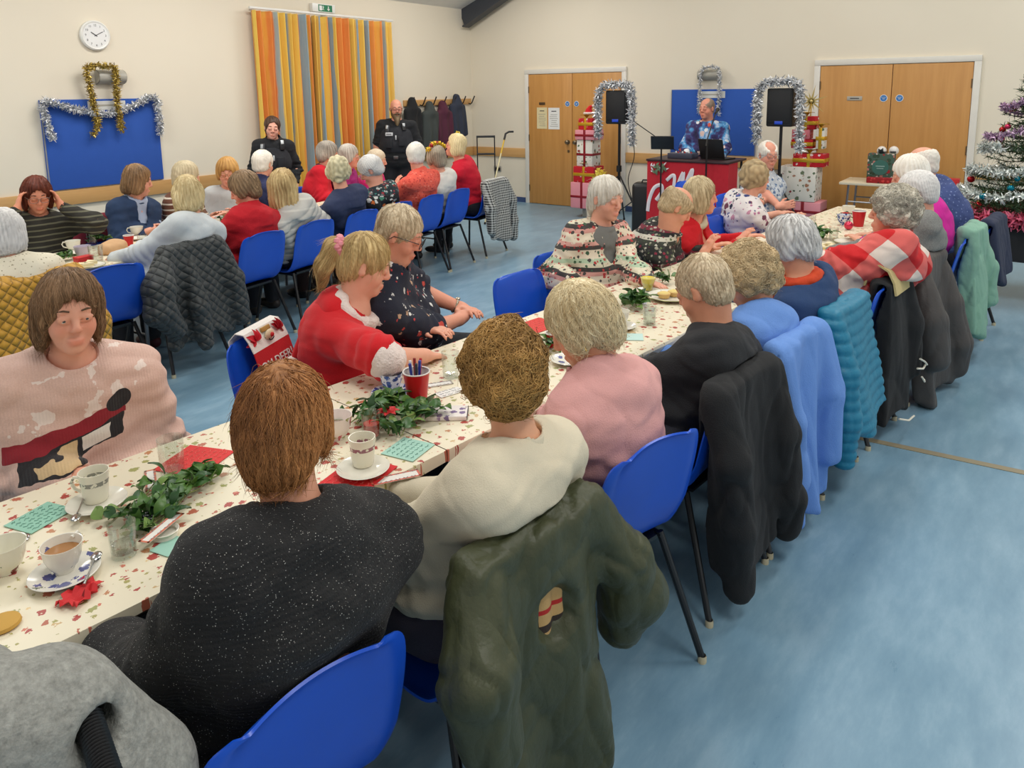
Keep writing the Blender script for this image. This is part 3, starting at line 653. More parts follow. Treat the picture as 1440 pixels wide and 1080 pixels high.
def sprig(label,px,py,ax,n,spread,seed,lscale=1.,extra=None,cat='greenery',z=ZT+.002,high=.06):
    r=np.random.default_rng(seed); p=pt(px,py,z); t=thing('ivy_sprig',label,cat,p,ax); gs=[Geo() for _ in LEAF]; st=Geo()
    ns=max(2,n//9)
    for s in range(ns):
        y0=r.uniform(-1,1)*spread[1]*.5; a=r.uniform(-.45,.45); P=[]
        for q in np.linspace(-1,1,7): P.append(V(q*spread[0]*.5,y0+q*a*spread[1]*.5+.006*math.sin(q*5+s),.008+high*.35*r.uniform(.4,1)*(1-q*q*.7)))
        st.tube(P,.0018,6)
        for k in range(n//ns):
            b=P[r.integers(0,7)]+r.normal(size=3)*V(.012,.012,.004); b[2]=abs(b[2])+.004
            d=V(r.normal(),r.normal(),r.uniform(-.05,.9)); leafgeo(gs[r.choice(4,p=[.4,.3,.2,.1])],b,d,V(r.normal()*.5,r.normal()*.5,1.),lscale*r.uniform(.028,.052),lscale*r.uniform(.02,.034))
    for g in gs+[st]:
        for i in range(len(g.v)): g.v[i][:,2]=np.maximum(g.v[i][:,2],.0016)
    for g,m in zip(gs,LEAF):
        if g.n: part('leaves',g,m,t)
    part('stems',st,STEMM,t)
    if extra=='berries':
        for c in ((-.10,-.03),(.02,.035),(-.12,-.05)):
            g=Geo(); 
            for _ in range(16): d=nrm(r.normal(size=3)); g.ball(V(c[0]*spread[0]/.25,c[1],.022)+d*.012,.0045,6)
            part('berry_cluster',g,plain('black ivy berry',(36,36,40),.4),t)
    if extra=='flower':
        g=Geo()
        for k in range(7): a=k*.9; leafgeo(g,V(-.045,-.02,.045),V(math.cos(a),math.sin(a),.35),V(0,0,1),.04,.028)
        part('red_petals',g,plain('red poinsettia petal',(196,30,34),.5),t)
    return t
def party_cup(px,py,label,h=.115,r=.046,fill=None):
    p=pt(px,py); t=thing('party_cup',label,'cup',p); part('cup_wall',Geo().lathe([(.0001,.003),(r*.68,.003),(r*.70,.0),(r*.76,.02),(r*.88,h*.6),(r,h-.003)],32),plain('red party cup',(200,18,30),.3),t)
    part('inner_wall',Geo().lathe([(r*.985,h-.003),(r*.84,h*.6),(r*.71,.022),(.0001,.021)],32),plain('cup white lining',(232,226,222),.4),t)
    part('rim',Geo().lathe([(r-.003,h-.003),(r+.0015,h-.003),(r+.0025,h),(r+.0005,h+.002),(r-.003,h)],32),plain('cup white lining',(232,226,222),.4),t); return t,p
def plate(px,py,label,r=.125,loc=None):
    p=pt(px,py) if loc is None else loc; t=thing('dinner_plate',label,'plate',p); part('dish',Geo().lathe([(.0001,.002),(.07*r/.125,0),(.075*r/.125,.003),(r*.82,.010),(r,.018),(r-.002,.020),(r*.8,.0135),(.07*r/.125,.007),(.0001,.007)],48),CHINA,t)
    part('gold_rim',Geo().lathe([(r-.0035,.0198),(r-.002,.0208),(r+.0003,.0185)],48),plain('green gilt rim',(150,150,90),.3,.5),t); return t,p
def sandwich(p,yaw,label,c=(226,206,150)):
    t=thing('sandwich_quarter',label,'sandwich',p,yaw); tri=[(-.035,-.025,0),(.035,-.025,0),(0,.03,0)]
    BR=plain('white bread',(236,222,180),.85); 
    part('bread',Geo().poly([(x,y,.0) for x,y,_ in tri],(0,0,.009)),BR,t); part('filling',Geo().poly([(x*1.04,y*1.04,.0095) for x,y,_ in tri],(0,0,.006)),plain('filling '+str(c),c,.7),t); part('bread',Geo().poly([(x,y,.016) for x,y,_ in tri],(0,0,.009)),BR,t)
YC=YT
# nearest stretch of the long table
saucer(92,812,'blue flowered saucer on nearest table end, red wrapper beside it',FLORC); cup(91,805,'blue flowered teacup with tea beside the red wrapper',FLORC,1.,False,True,.55,lift=.0062)
spoon(128,800,.9,'teaspoon lying on the blue flowered saucer',ZT+.021)
cup(10,803,'holly sprigged teacup cut off at the edge of the photo',HOLC,1.05,False,False,2.6)
spoon(28,772,1.0,'teaspoon beside the holly sprigged teacup',ZT+.004)
saucer(137,712,'plain white saucer under the tall grey banded cup',CHINA); cup(136,706,'tall grey banded teacup beside the ivy',BANDC,1.1,True,False,2.2,lift=.0062); spoon(112,716,-2.2,'teaspoon on the saucer of the grey banded cup',ZT+.021,.11)
tumbler(175,780,'clear glass of water in front of the long ivy',.082,.031,.03)
paper('paper_napkin',56,728,.25,.12,.10,'mint green napkin with script beside the blue flowered cup',(150,200,178),'napkin',6,(110,160,145))
paper('answer_card',82,764,.5,.07,.028,'small white card between two flowered cups',(236,232,224),'card',2,(150,150,150))
paper('sweet_wrapper',112,838,.5,.085,.055,'crumpled red wrapper in front of the blue flowered saucer',(212,44,48),'wrapper',3,(240,140,130),.002,None,.008)
paper('paper_napkin',274,648,.35,.16,.16,'large red napkin under the clear cup by the pink jumper',(216,56,54),'napkin',8,(240,130,115))
tumbler(243,664,'clear plastic cup standing on the large red napkin',.105,.036)
sprig('long bunch of cut ivy between the two near women',232,706,.42,120,(.27,.13),3,1.15,'berries')
paper('answer_card',228,742,.38,.13,.03,'red edged paper strip resting in front of the ivy',(238,234,226),'card',2,(160,160,165),.001,(214,120,90),0,ZT+.024)
t=saucer(232,754,'tiny white china dish under the red edged strip',CHINA,.034)
paper('paper_napkin',240,768,.2,.07,.06,'small mint napkin corner beside the tiny dish',(160,206,188),'napkin')
paper('answer_card',212,676,1.1,.13,.03,'red edged paper strip behind the ivy, by the pink sleeve',(238,234,226),'card',2,(160,160,165),.001,(214,120,90))
t=thing('biscuit','golden biscuit at the edge of the photo beside the grey coat','biscuit',pt(4,880),.3); part('biscuit_body',Geo().lathe([(.0001,0),(.03,0),(.034,.004),(.032,.010),(.02,.013),(.0001,.012)],20),plain('golden biscuit',(206,160,76),.8),t)
# middle stretch in front of the red dress
paper('paper_napkin',500,672,.2,.20,.15,'red napkin under the rose banded cup',(214,40,44),'napkin',7,(236,120,110))
saucer(511,664,'white saucer under the tall rose banded cup',CHINA,.075,None,ZT+.006); cup(511,658,'tall rose banded teacup behind the auburn hair',BANDR,1.12,True,False,.2,lift=.011)
paper('answer_card',556,672,-.55,.14,.04,'red edged quiz strip beside the rose banded cup',(240,236,228),'card',2,(150,150,155),.001,(214,110,90))
paper('paper_napkin',574,632,.15,.12,.115,'mint green napkin beside the small red glass',(168,210,194),'napkin',6,(120,170,158))
tumbler(523,616,'small glass with red drink beside the ivy',.085,.030,.05,plain('red jelly',(176,24,34),.2))
sprig('bushy ivy with red petals in front of the red dress',552,592,.1,110,(.20,.17),11,1.35,'flower',high=.11)
saucer(551,556,'blue willow saucer behind the bushy ivy',BLUECH); cup(551,550,'blue willow teacup behind the bushy ivy',BLUECH,1.,False,False,.3,lift=.0062)
t,p=party_cup(587,566,'red party cup full of pens beside the willow teacup')
for i,(dx,dy,c) in enumerate([(-.02,.0,(40,60,150)),(-.006,.012,(230,230,230)),(.006,-.006,(36,56,160)),(.02,.004,(200,30,34)),(.012,.016,(150,30,30)),(-.012,-.012,(50,50,60))]):
    q=thing('pen','pen with %s cap standing in the red cup'%['dark blue','white','bright blue','red','maroon','grey'][i],'pen',p+V(dx*.6,dy*.6,.024)); d=nrm(V(dx*.9,dy*.9,.12)); part('barrel',Geo().tube([V(0,0,0),d*.10],.0042,8),plain('pen '+str(c),c,.35),q); part('pen_cap',Geo().tube([d*.095,d*.128],.0052,8),plain('pen '+str(c),c,.35),q)
p=pt(626,584); t=thing('notebook','white floral notebook lying by the curly brown head','notebook',p,-.95); part('cover',Geo().box((0,0,.008),(.075,.045,.008),bev=.003),pattern('floral notebook',(232,224,220),lambda b,c:motifs(b,c,38.,[(150,120,160),(120,100,140),(180,150,180)],.5,.5),.5),t); part('pages',Geo().box((0,0,.0085),(.0765,.043,.006)),plain('page edge',(60,56,60),.6),t)
paper('answer_card',614,541,-.6,.12,.035,'white quiz strip beside the red cup of pens',(240,238,232),'card',2,(150,150,155),.001,(190,180,170))
paper('answer_card',632,552,-.3,.10,.05,'plain white slip beside the curly brown head',(238,236,230),'card',3,(170,170,175))
tumbler(634,530,'empty glass tumbler behind the curly brown head',.10,.034)
t=cup(474,616,'pink flowered china bowl half behind the auburn head',pattern('pink flower china',(232,220,212),lambda b,c:motifs(b,c,34.,[(190,90,100),(150,160,90),(200,130,120)],.5,.6),.2,(300,0.)),1.15,False,False,0.,hand=False)
# beyond the curly brown head
paper('paper_napkin',752,459,-.15,.22,.15,'red napkin between curly brown and white heads',(216,62,56),'napkin',6,(240,140,120))
party_cup(777,487,'red party cup against the white haired woman\'s face',.06,.03)
sprig('few ivy leaves under the white haired woman\'s face',778,490,.4,18,(.07,.06),21,1.2)
saucer(800,510,'white saucer below the white haired woman\'s chin',FLORC)
saucer(872,462,'white saucer beside the white hair',CHINA); cup(872,458,'white teacup beside the white hair',CHINA,1.,False,False,1.,lift=.0062)
tumbler(913,456,'clear water tumbler in front of the ivy pot',.088,.032,.045)
sprig('short ivy bunch in a pot behind the water tumbler',897,432,.2,46,(.13,.10),31,1.5,high=.13)
paper('answer_card',882,464,.9,.11,.035,'biscuit coloured paper strip beside the white saucer',(206,180,140),'card')
paper('paper_napkin',888,474,.5,.09,.10,'pale mint napkin beside the biscuit coloured strip',(190,220,212),'napkin')
saucer(911,413,'white saucer under the yellow drink',CHINA)
t=thing('drink_glass','stemless glass of yellow juice in front of the patterned cardigan','glass',pt(911,410)+V(0,0,.0062)); YEL=plain('yellow juice',(232,206,30),.15)
part('glass_body',Geo().lathe([(.0001,0),(.024,0),(.030,.03),(.045,.082),(.043,.082),(.028,.03),(.022,.004),(.0001,.004)],30),GLASS,t); part('drink',Geo().lathe([(.0001,.0045),(.0215,.0045),(.0275,.03),(.0405,.070),(.0001,.070)],30),YEL,t)
t,p=plate(942,420,'white plate with pastry by the reaching hand',.12)
for i,(dx,dy) in enumerate(((-.03,.02),(.03,-.01))): 
    q=thing('pastry',['round pastry on the plate by the reaching hand, nearer the juice','round pastry on the plate by the reaching hand, nearer the grey head'][i],'pastry',p+V(dx,dy,.0105)); part('crust',Geo().lathe([(.0001,0),(.026,0),(.033,.018),(.034,.022),(.03,.024),(.0001,.022)],20),plain('baked crust',(214,176,110),.8),q); part('topping',Geo().lathe([(.0001,.0235),(.028,.0245),(.02,.029),(.0001,.03)],18),plain('yellow topping',(226,200,120),.6),q)
tumbler(936,392,'clear glass with a leaf near the reaching hand',.08,.03); sprig('single leafy twig beyond the juice glass',938,399,.3,12,(.05,.05),41,1.5,high=.10)
paper('answer_card',905,424,.3,.10,.04,'white paper slip between juice glass and plate',(236,236,240),'card',3,(170,170,190))
# far end
t,p=plate(1162,352,'plate of sandwiches in front of the orange scarf',.15)
for i,(dx,dy,a) in enumerate(((-.06,.02,.4),(.0,.035,2.),(.06,.0,1.),(.01,-.04,3.),(-.05,-.04,4.2))): sandwich(p+V(dx,dy,.0142),a,'white sandwich quarter on the far plate, %s'%['at its left edge','at its back','at its right edge','at its front','front left'][i],[(226,196,110),(236,214,140),(196,160,90),(220,190,110),(230,206,130)][i])
sprig('ivy bunch behind the plate of sandwiches',1152,336,.2,40,(.12,.09),51,1.5,high=.13)
tumbler(1172,338,'clear tumbler behind the plate of sandwiches',.09,.032)
plate(1196,343,'second white plate beside the plaid shawl',.11)
party_cup(1207,318,'red party cup in front of the curly grey hair',.12,.05)
cup(1186,316,'blue patterned bowl near the far red cup',BLUECH,1.2,False,False,0,hand=False); 
t=thing('bauble','pink shiny bauble lying by the blue bowl','bauble',pt(1193,323)+V(0,0,.033)); part('ball',Geo().ball((0,0,0),.033,18),plain('pink bauble glass',(220,60,90),.15,.5),t); part('hanger_cap',Geo().lathe([(.008,.030),(.008,.040),(.0001,.041)],10),CHROME,t)
cup(1193,302,'white teacup furthest down the long table',CHINA,1.15,False,False,1.); 
sprig('small posy with berries at the far end',1186,308,.1,30,(.10,.08),61,1.1,'flower')
tumbler(1140,322,'clear tumbler at far end behind the grey bob',.10,.034)
cup(1128,330,'white teacup behind the grey bobbed head',CHINA,1.,False,False,2.)
# table by the curtain wall
saucer(103,358,'white saucer in front of the striped jumper',CHINA); cup(104,354,'white teacup in front of the striped jumper',CHINA,1.12,False,False,2.6,lift=.0062)
saucer(193,337,'white saucer in front of the navy cardigan',CHINA); cup(193,333,'white teacup in front of the navy cardigan',CHINA,1.12,False,False,2.6,lift=.0062)
party_cup(182,345,'red cup between teacup and brown paper',.075,.036)
tumbler(130,343,'empty tumbler near the maroon coat',.10,.034); tumbler(201,345,'low clear tumbler beside the blonde bob sleeve',.08,.034)
cup(117,362,'lilac bowl next to the small red box',plain('lilac china',(196,186,200),.25),1.2,False,False,0,hand=False)
p=pt(118,370); t=thing('gift_box','small red box in front of the lilac bowl','box',p,.1); part('box_body',Geo().box((0,0,.02),(.05,.03,.02),bev=.002),plain('red card',(190,30,36),.5),t); part('lid',Geo().box((0,0,.0435),(.052,.032,.003),bev=.001),plain('red card lid',(204,44,46),.5),t)
t,p=plate(122,377,'plate of food at near edge of the curtain side table',.11)
for i,(dx,dy) in enumerate(((-.03,0.),(.03,.02),(.0,-.03))): sandwich(p+V(dx,dy,.0142),i*2.,'sandwich quarter on the curtain side plate, %s'%['left','right','front'][i])
tumbler(136,368,'frosted jar beside the plate of food',.11,.045)
p=pt(158,356); t=thing('paper_bag','crumpled brown paper bag beside the teacups','paper bag',p,.3); v,q=sdf([U(rbox((0,0,.035),(.075,.05,.035),.02),.0),U(ell((.05,0,.04),(.06,.045,.04)),.03)],.01); v=bumpy(v,q,.012,24,5); v[:,2]=np.maximum(v[:,2],.001); part('bag_body',qmesh('bag_body',v,q),plain('brown paper',(206,164,120),.8),t)
sprig('ivy twigs on the curtain side table by the striped jumper',88,367,.1,34,(.16,.08),71,1.4); sprig('ivy in a glass behind the brown bag',141,342,.1,24,(.08,.07),72,1.5,high=.16); sprig('flat ivy trail beside the brown paper bag',194,358,.1,20,(.15,.04),73,1.2)
cup(303,323,'white mug beyond the blonde bob',CHINA,1.15,True,False,.3); sprig('ivy bunch in front of the red wool coat',317,318,.2,36,(.12,.10),74,1.5,'flower',high=.14); tumbler(324,312,'clear glass beside the ivy and red coat',.11,.035)
party_cup(308,316,'small red cup behind the white mug',.07,.034)
# ================================================================== PEOPLE
def skinmat(c):
    k=('s',c)
    if k in MC: return MC[k]
    b=NB('skin '+str(c)); base=lin(c); red=(min(1,base[0]*.95),base[1]*.62,base[2]*.58,1)
    f=b.math('MULTIPLY',b.noise(28.,detail=4.),.5); col=b.mix(f,base,(base[0]*.86,base[1]*.70,base[2]*.64,1))
    col=b.mix(b.attr('blush')['Fac'],col,red); b.bump(b.noise(170.,detail=3.),.12,.003)
    MC[k]=b.fin(col,.48,spec=.35,Subsurface__Weight=.08,Subsurface__Scale=.006); return MC[k]
def hairmat(c1,c2):
    k=('h',c1,c2)
    if k in MC: return MC[k]
    b=NB('hair '+str(c2)); t=b.attr('tone')['Fac']; f=b.math('ADD',b.math('MULTIPLY',t,.75),b.math('MULTIPLY',b.noise(30.,detail=3.),.35))
    b.bump(b.noise(320.,detail=2.),.3,.003); MC[k]=b.fin(b.mix(f,lin(c1),lin(c2)),.5,spec=.3); return MC[k]
EYEW=plain('eye white',(226,220,212),.15); 
def ik(Sp,W,l1,l2,pole):
    d=W-Sp; L=np.linalg.norm(d); u=d/L; L=min(L,.995*(l1+l2)); W=Sp+u*L; a=(l1*l1-l2*l2+L*L)/(2*L); h=math.sqrt(max(l1*l1-a*a,0)); p=A(pole,float); p=nrm(p-u*(p@u)); return Sp+u*a+p*h,W
class Body: pass
def make_body(q):
    B=Body(); yaw=math.radians(q['yaw']); hw=A(q['head'],float); loc=V(q['loc'][0],q['loc'][1],0); Ri=Rz(-yaw)
    B.Hc=Ri@(hw-loc); B.Rh=Rz(math.radians(q.get('hyaw',q['yaw']))-yaw)@Ry(math.radians(q.get('hp',8)))@Rx(math.radians(q.get('hr',0)))
    B.chair=q.get('chair'); B.yaw=yaw; B.loc=q['loc']; B.g=q.get('g',1.); B.w=q.get('w',.195); B.stand=q.get('stand',0); st=B.stand; s=B.s=q.get('s',1.); B.hs=q.get('hs',1.)
    B.P=V(.0,0,.565) if not st else V(-.02,0,.94*s)
    hu=q.get('hunch',.035)
    nb=B.Hc+V(-.035,0,-.175)*s+ (B.Rh@V(-.012,0,0)); B.NB=nb
    D=nb-B.P; B.up=nrm(D); B.C=B.P+D*.62+V(-hu,0,0); B.U=B.P+D*.86+V(-hu*.8,0,0); B.Bl=B.P+D*.28+V(.03*B.g,0,0)
    def fr(t): 
        z=nrm(t); x=nrm(V(1,0,0)-z*z[0]); y=np.cross(z,x); return np.stack([x,y,z],1)
    B.R1=fr(B.C-B.P); B.R2=fr(nb-B.C); B.arms={}
    for sd,k in ((1,'L'),(-1,'R')):
        sh=nb+B.R2@V(0,sd*(B.w-.05),0)+V(-.005-hu*.3,0,-.062*s)
        tg=q.get('arm'+k)
        if tg is None: tg=(.30,sd*.11,.64) if not st else (.06,sd*(B.w+.06),.86*s)
        tg=A(tg(B) if callable(tg) else tg,float)
        pole=q.get('pole'+k,(-.6,sd*.5,-.9)); E,W=ik(sh,tg,.285*s,.25*s,pole); hd=q.get('hand'+k); hd=nrm(W-E) if hd is None else nrm(hd); B.arms[sd]=(sh,E,W,hd)
    B.legs={}
    for sd in (1,-1):
        if st: B.legs[sd]=(V(-.02,sd*.09,.90*s),V(.03,sd*.10,.50*s),V(-.02,sd*.11,.085),V(.15,sd*.13,.03))
        else:
            kx,ky=q.get('knee',(.40,.105)); B.legs[sd]=(V(-.03,sd*.09,.535),V(kx,sd*ky,.515),V(kx-.02+q.get('foot',0),sd*ky,.10),V(kx+.15+q.get('foot',0),sd*(ky+.01),.035))
    return B
def clear(B,m=.0):
    if B.stand or B.chair is None: return []
    cx,cy,cyaw=B.chair; R=Rz(cyaw-B.yaw); o=Rz(-B.yaw)@(V(cx,cy,0)-V(*B.loc,0)); R2=R@Ry(-.238)
    c=o+R@V(-.212-.15+.018+m,0,.60); q=[S(rbox(c,(.15,.262,.225),.02,R2),.012)]
    q.append(S(rbox(o+R@V(.02,0,.33),(.26,.24,.108+m*.4),.02,R),.01)); return q
def torso(B,e,k=.07,hips=True,bust=0.):
    g=B.g; o=[]
    if hips: o.append(U(ell(B.P,(.135*g+e,.175*g+e,.115+e)),k))
    o.append(U(ell(B.Bl,(.125*g+e,.165*g+e,.15+e),B.R1),k)); o.append(U(ell(B.C,(.108*g+e,.155*g**.7+e,.165+e),B.R2),k))
    o.append(U(ell(B.U,(.085*g**.5+e,B.w-.03+e,.085+e),B.R2),k))
    for sd in (1,-1):
        sh=B.arms[sd][0]; o.append(U(cap(B.NB+V(0,sd*.03,-.02),sh,.042+e,.052+e),.05))
        if bust: o.append(U(ell(B.C+B.R2@V(.075*g,sd*.07,-.03),(.07*bust+e,.072*bust+e,.07*bust+e)),.05))
    return o
def arm(B,sd,e,frac=1.,k=.03,loose=0.,flare=0.):
    sh,E,W,hd=B.arms[sd]; o=[]; gg=B.g**.5
    if frac<=.5: M=sh+(E-sh)*(frac*2); return [U(cap(sh,M,.056*gg+e,.05*gg+e+loose),.05)]
    o.append(U(cap(sh,E,.056*gg+e,.045*gg+e+loose),.05)); M=E+(W-E)*((frac-.5)*2); o.append(U(cap(E,M,.044*gg+e+loose,(.028+e+loose*.4+flare)),k)); return o
def hand_prims(W,hd,sd,curl=.35,up=None,hs=.95,roll=0.,spread=1.):
    d=nrm(hd); n=V(0,0,1) if up is None else A(up,float); n=nrm(n-d*(n@d)); s=np.cross(n,d)*sd   # s points to the little finger side... thumb is -s
    th=-s; o=[]; pr=lambda a,b,ra,rb=None,k=.006: o.append(U(cap(a,b,ra*hs,None if rb is None else rb*hs),k))
    R=np.stack([d,s,n],1); o.append(U(rbox(W+d*.048*hs,(.048*hs,.038*hs,.0125*hs),.012*hs,R),.015)); o.append(U(cap(W-d*.02,W+d*.02,.024*hs,.026*hs),.02))
    for i,(off,L) in enumerate(((.0285,.058),(.0095,.070),(-.0095,.077),(-.0285,.070))):
        b=W+d*.092*hs+s*(off*hs); dd=nrm(d+s*off*3*spread); c=curl*(1+.15*math.sin(i*2.1)); p=b; a=.4*c
        for l,ra,rb in ((.45,.0088,.0080),(.31,.0080,.0074),(.24,.0074,.0062)):
            v=nrm(dd*math.cos(a)-n*math.sin(a)); e=p+v*L*l*hs; pr(p,e,ra,rb,.004); p=e; a+=c
    b=W+d*.022*hs+th*.026*hs; m=b+nrm(d*.62+th*.62-n*.25)*.042*hs; t=m+nrm(d*.9+th*.18-n*.3*curl)*.034*hs; pr(b,m,.0125,.0105,.012); pr(m,t,.0102,.0078,.005); return o
def head_prims(B,fem=True,old=.5):
    H=lambda c:B.Hc+B.Rh@(A(c,float)*B.hs); h=B.hs
    def E(c,r,k=.02,R=None,op='u'): return (op,k)+ell(H(c),A(r)*h,B.Rh if R is None else B.Rh@R)
    def K(a,b,ra,rb,k=.01,op='u'): return (op,k)+cap(H(a),H(b),ra*h,rb*h)
    o=[E((-.012,0,.035),(.095,.074,.086)),E((.028,0,-.035),(.060,.058,.080),.03),E((.045,0,-.075),(.042,.044,.040),.02),E((.072,0,-.098),(.021,.024,.018),.02)]
    for s in (1,-1): o.append(E((.052,s*.036,-.036),(.032,.026,.030),.02))
    o+=[K((.078,-.034,.026),(.078,.034,.026),.0120,.0120,.018)]
    for s in (1,-1): o.append(E((.100,s*.031,.004),(.020,.019,.0125),.012,None,'s'))
    for s in (1,-1): o.append(E((.0815,s*.031,.003),(.0145,.0155,.0135),.004))
    for s in (1,-1): o.append(K((.0895,s*.016,.0105),(.0865,s*.046,.0065),.0062,.0052,.004)); o.append(K((.0885,s*.018,-.0065),(.0855,s*.044,-.0055),.0046,.004,.004))
    o+=[K((.090,0,.016),(.107,0,-.025),.0080,.0115,.012),E((.097,.0120,-.030),(.013,.0080,.0085),.006),E((.097,-.0120,-.030),(.013,.0080,.0085),.006)]
    for s in (1,-1): o.append(K((.100,s*.021,-.030),(.086,s*.034,-.062),.0035,.003,.010,'s')) if old else None
    o+=[E((.088,0,-.064),(.016,.024,.0075),.006),E((.086,0,-.0755),(.016,.021,.0080),.006),K((.104,-.022,-.0695),(.104,.022,-.0695),.0026,.0026,.004,'s')]
    for s in (1,-1): o+= [E((-.006,s*.077,-.004),(.019,.0095,.031),.008,Rz(s*.35)),E((.004,s*.086,-.002),(.009,.006,.016),.006,None,'s')]
    o.append(U(cap(H((-.022,0,-.055)),B.NB+V(.0,0,-.02),(.052 if fem else .058)*h,(.060 if fem else .068)*h),.03))
    return [x for x in o if x]
def blush_attr(me,B,amt=.5):
    n=len(me.vertices); co=np.zeros(n*3,np.float32); me.vertices.foreach_get('co',co); p=(co.reshape(-1,3)-B.Hc)@B.Rh/B.hs
    lip=np.exp(-(((p[:,1])/.022)**4+((p[:,2]+.070)/.011)**4))*(p[:,0]>.07)
    ck=np.exp(-(((np.abs(p[:,1])-.040)/.022)**2+((p[:,2]+.028)/.022)**2))*(p[:,0]>.03); ns=np.exp(-((p[:,1]/.014)**2+((p[:,2]+.026)/.014)**2))*(p[:,0]>.09)
    a=np.clip(.85*lip+amt*.55*ck+.35*ns,0,1); at=me.attributes.new('blush','FLOAT','POINT'); at.data.foreach_set('value',a.astype(np.float32))
def hair_mesh(B,style,v=0.,seed=0,h=.006,strands=0,slen=.09,srad=.0008,hang=0.,fringe=0.,wild=.3,wave=.18):
    HS=B.hs; H=lambda c:B.Hc+B.Rh@(A(c,float)*HS); r=np.random.default_rng(seed)
    def E(c,rr,k=.02,op='u',R=None): return (op,k)+ell(H(c),A(rr)*HS,B.Rh if R is None else B.Rh@R)
    def K(a,b,ra,rb,k=.015,op='u'): return (op,k)+cap(H(a),H(b),ra*HS,rb*HS)
    def P(p,n,k=.012): q=half(H(p),B.Rh@A(n,float)); return ('i',k)+q
    fz=-.05-fringe; face=E((.105,0,fz),(.085,.070,.100),.014,'s'); o=[]; amp,fq,st=.002,60.,(1,1,1); zc=-.09
    cap0=lambda a,b,c:E((-.012,0,.036),(.096+a+v,.076+b+v,.090+c+v))
    ears=[E((-.002,s*.088,-.014),(.024,.022,.036),.008,'s') for s in (1,-1)]
    if style in('crop','recede','fringe'):
        o=[cap0(.006,.006,.006),E((-.05,0,-.025),(.052+v,.066+v,.058),.02),face]+ears
        if style=='recede': o.append(E((.085,0,.115),(.10,.062,.062),.02,'s'))
        if style=='fringe': o.append(E((.035,0,.135),(.135,.070,.090),.02,'s'))
        zc=-.072; amp=.0022; fq=70.
    elif style=='curly':
        o=[cap0(.022,.022,.022),E((-.055,0,-.015),(.072+v,.088+v,.082),.03)]+[E((.015,s*.074,.0),(.045,.03,.06),.03) for s in (1,-1)]+[E((.112,0,fz),(.075,.062,.095),.014,'s')]; amp=.0060; fq=58.; zc=-.10
    elif style=='short':
        o=[cap0(.012,.014,.014),E((-.058,0,-.03),(.055+v,.074+v,.075),.03)]+[E((.012,s*.076,-.005),(.040,.018,.055),.02) for s in (1,-1)]+[E((.112,0,fz),(.078,.066,.098),.014,'s')]; amp=.0028; fq=42.; zc=-.095
    elif style=='bob':
        o=[cap0(.010,.010,.011),E((-.056,0,-.04),(.054+v,.080+v,.092),.03)]+[E((-.012,s*.076,-.032),(.058,.020,.082),.025) for s in (1,-1)]+[E((.116,0,fz+.012),(.078,.063,.106),.012,'s')]; amp=.0028; fq=50.; zc=-.115
    elif style=='long':
        o=[cap0(.014,.016,.014),E((-.065,0,-.09),(.055+v,.095+v,.16),.04)]+[E((-.01,s*.082,-.07),(.055,.026,.13),.025) for s in (1,-1)]+[E((.118,0,fz),(.075,.060,.110),.012,'s')]; amp=.005; fq=34.; zc=-.25
    elif style in('pony','tied'):
        o=[cap0(.009,.009,.009),E((-.05,0,-.02),(.055+v,.070+v,.065),.02),face]
        if style=='pony': o+=[K((-.095,0,.045),(-.135,0,.035),.030,.034,.02),K((-.135,0,.035),(-.150,0,-.045),.036,.034,.02),K((-.150,0,-.045),(-.135,.01,-.125),.034,.016,.02)]
        else: o+=[E((-.06,0,-.05),(.045,.062,.07),.03),K((-.085,0,-.06),(-.10,.01,-.16),.036,.022,.03)]
        o+=ears; zc=-.22; amp=.003; fq=40.
    o.append(P((0,0,zc),(0,0,-1)))
    vv,qq=sdf(o,h); loc=(vv-B.Hc)@B.Rh; cr=V(-.045,0,.12); dv=loc-cr; az=np.arctan2(dv[:,1],dv[:,0]); 
    N=vnormals(vv,qq)
    if style=='curly':
        d=wob(loc,fq,seed,2); d2=wob(loc+.01*np.stack([wob(loc,40,seed+1,1),wob(loc,40,seed+2,1),wob(loc,40,seed+3,1)],1),130.,seed+5,1); disp=amp*(np.abs(d)*2.0-.6)+.003*d2; tone=np.clip(.30+.75*np.abs(d)+.25*d2,0,1)
    else:
        gr=np.sin(az*fq*.55+2.5*wob(loc,26.,seed,2)+dv[:,2]*20)+.5*np.sin(az*fq*1.3+3*wob(loc,30.,seed+4,2)); disp=amp*gr+amp*.8*wob(loc,fq,seed+2,2); tone=np.clip(.5+.22*gr+.3*wob(loc,30.,seed+3,2),0,1); disp=disp+(.0045 if style in('short','bob','long','tied') else .0015)*wob(loc,24.,seed+6,2)
    vv=vv+N*disp[:,None]
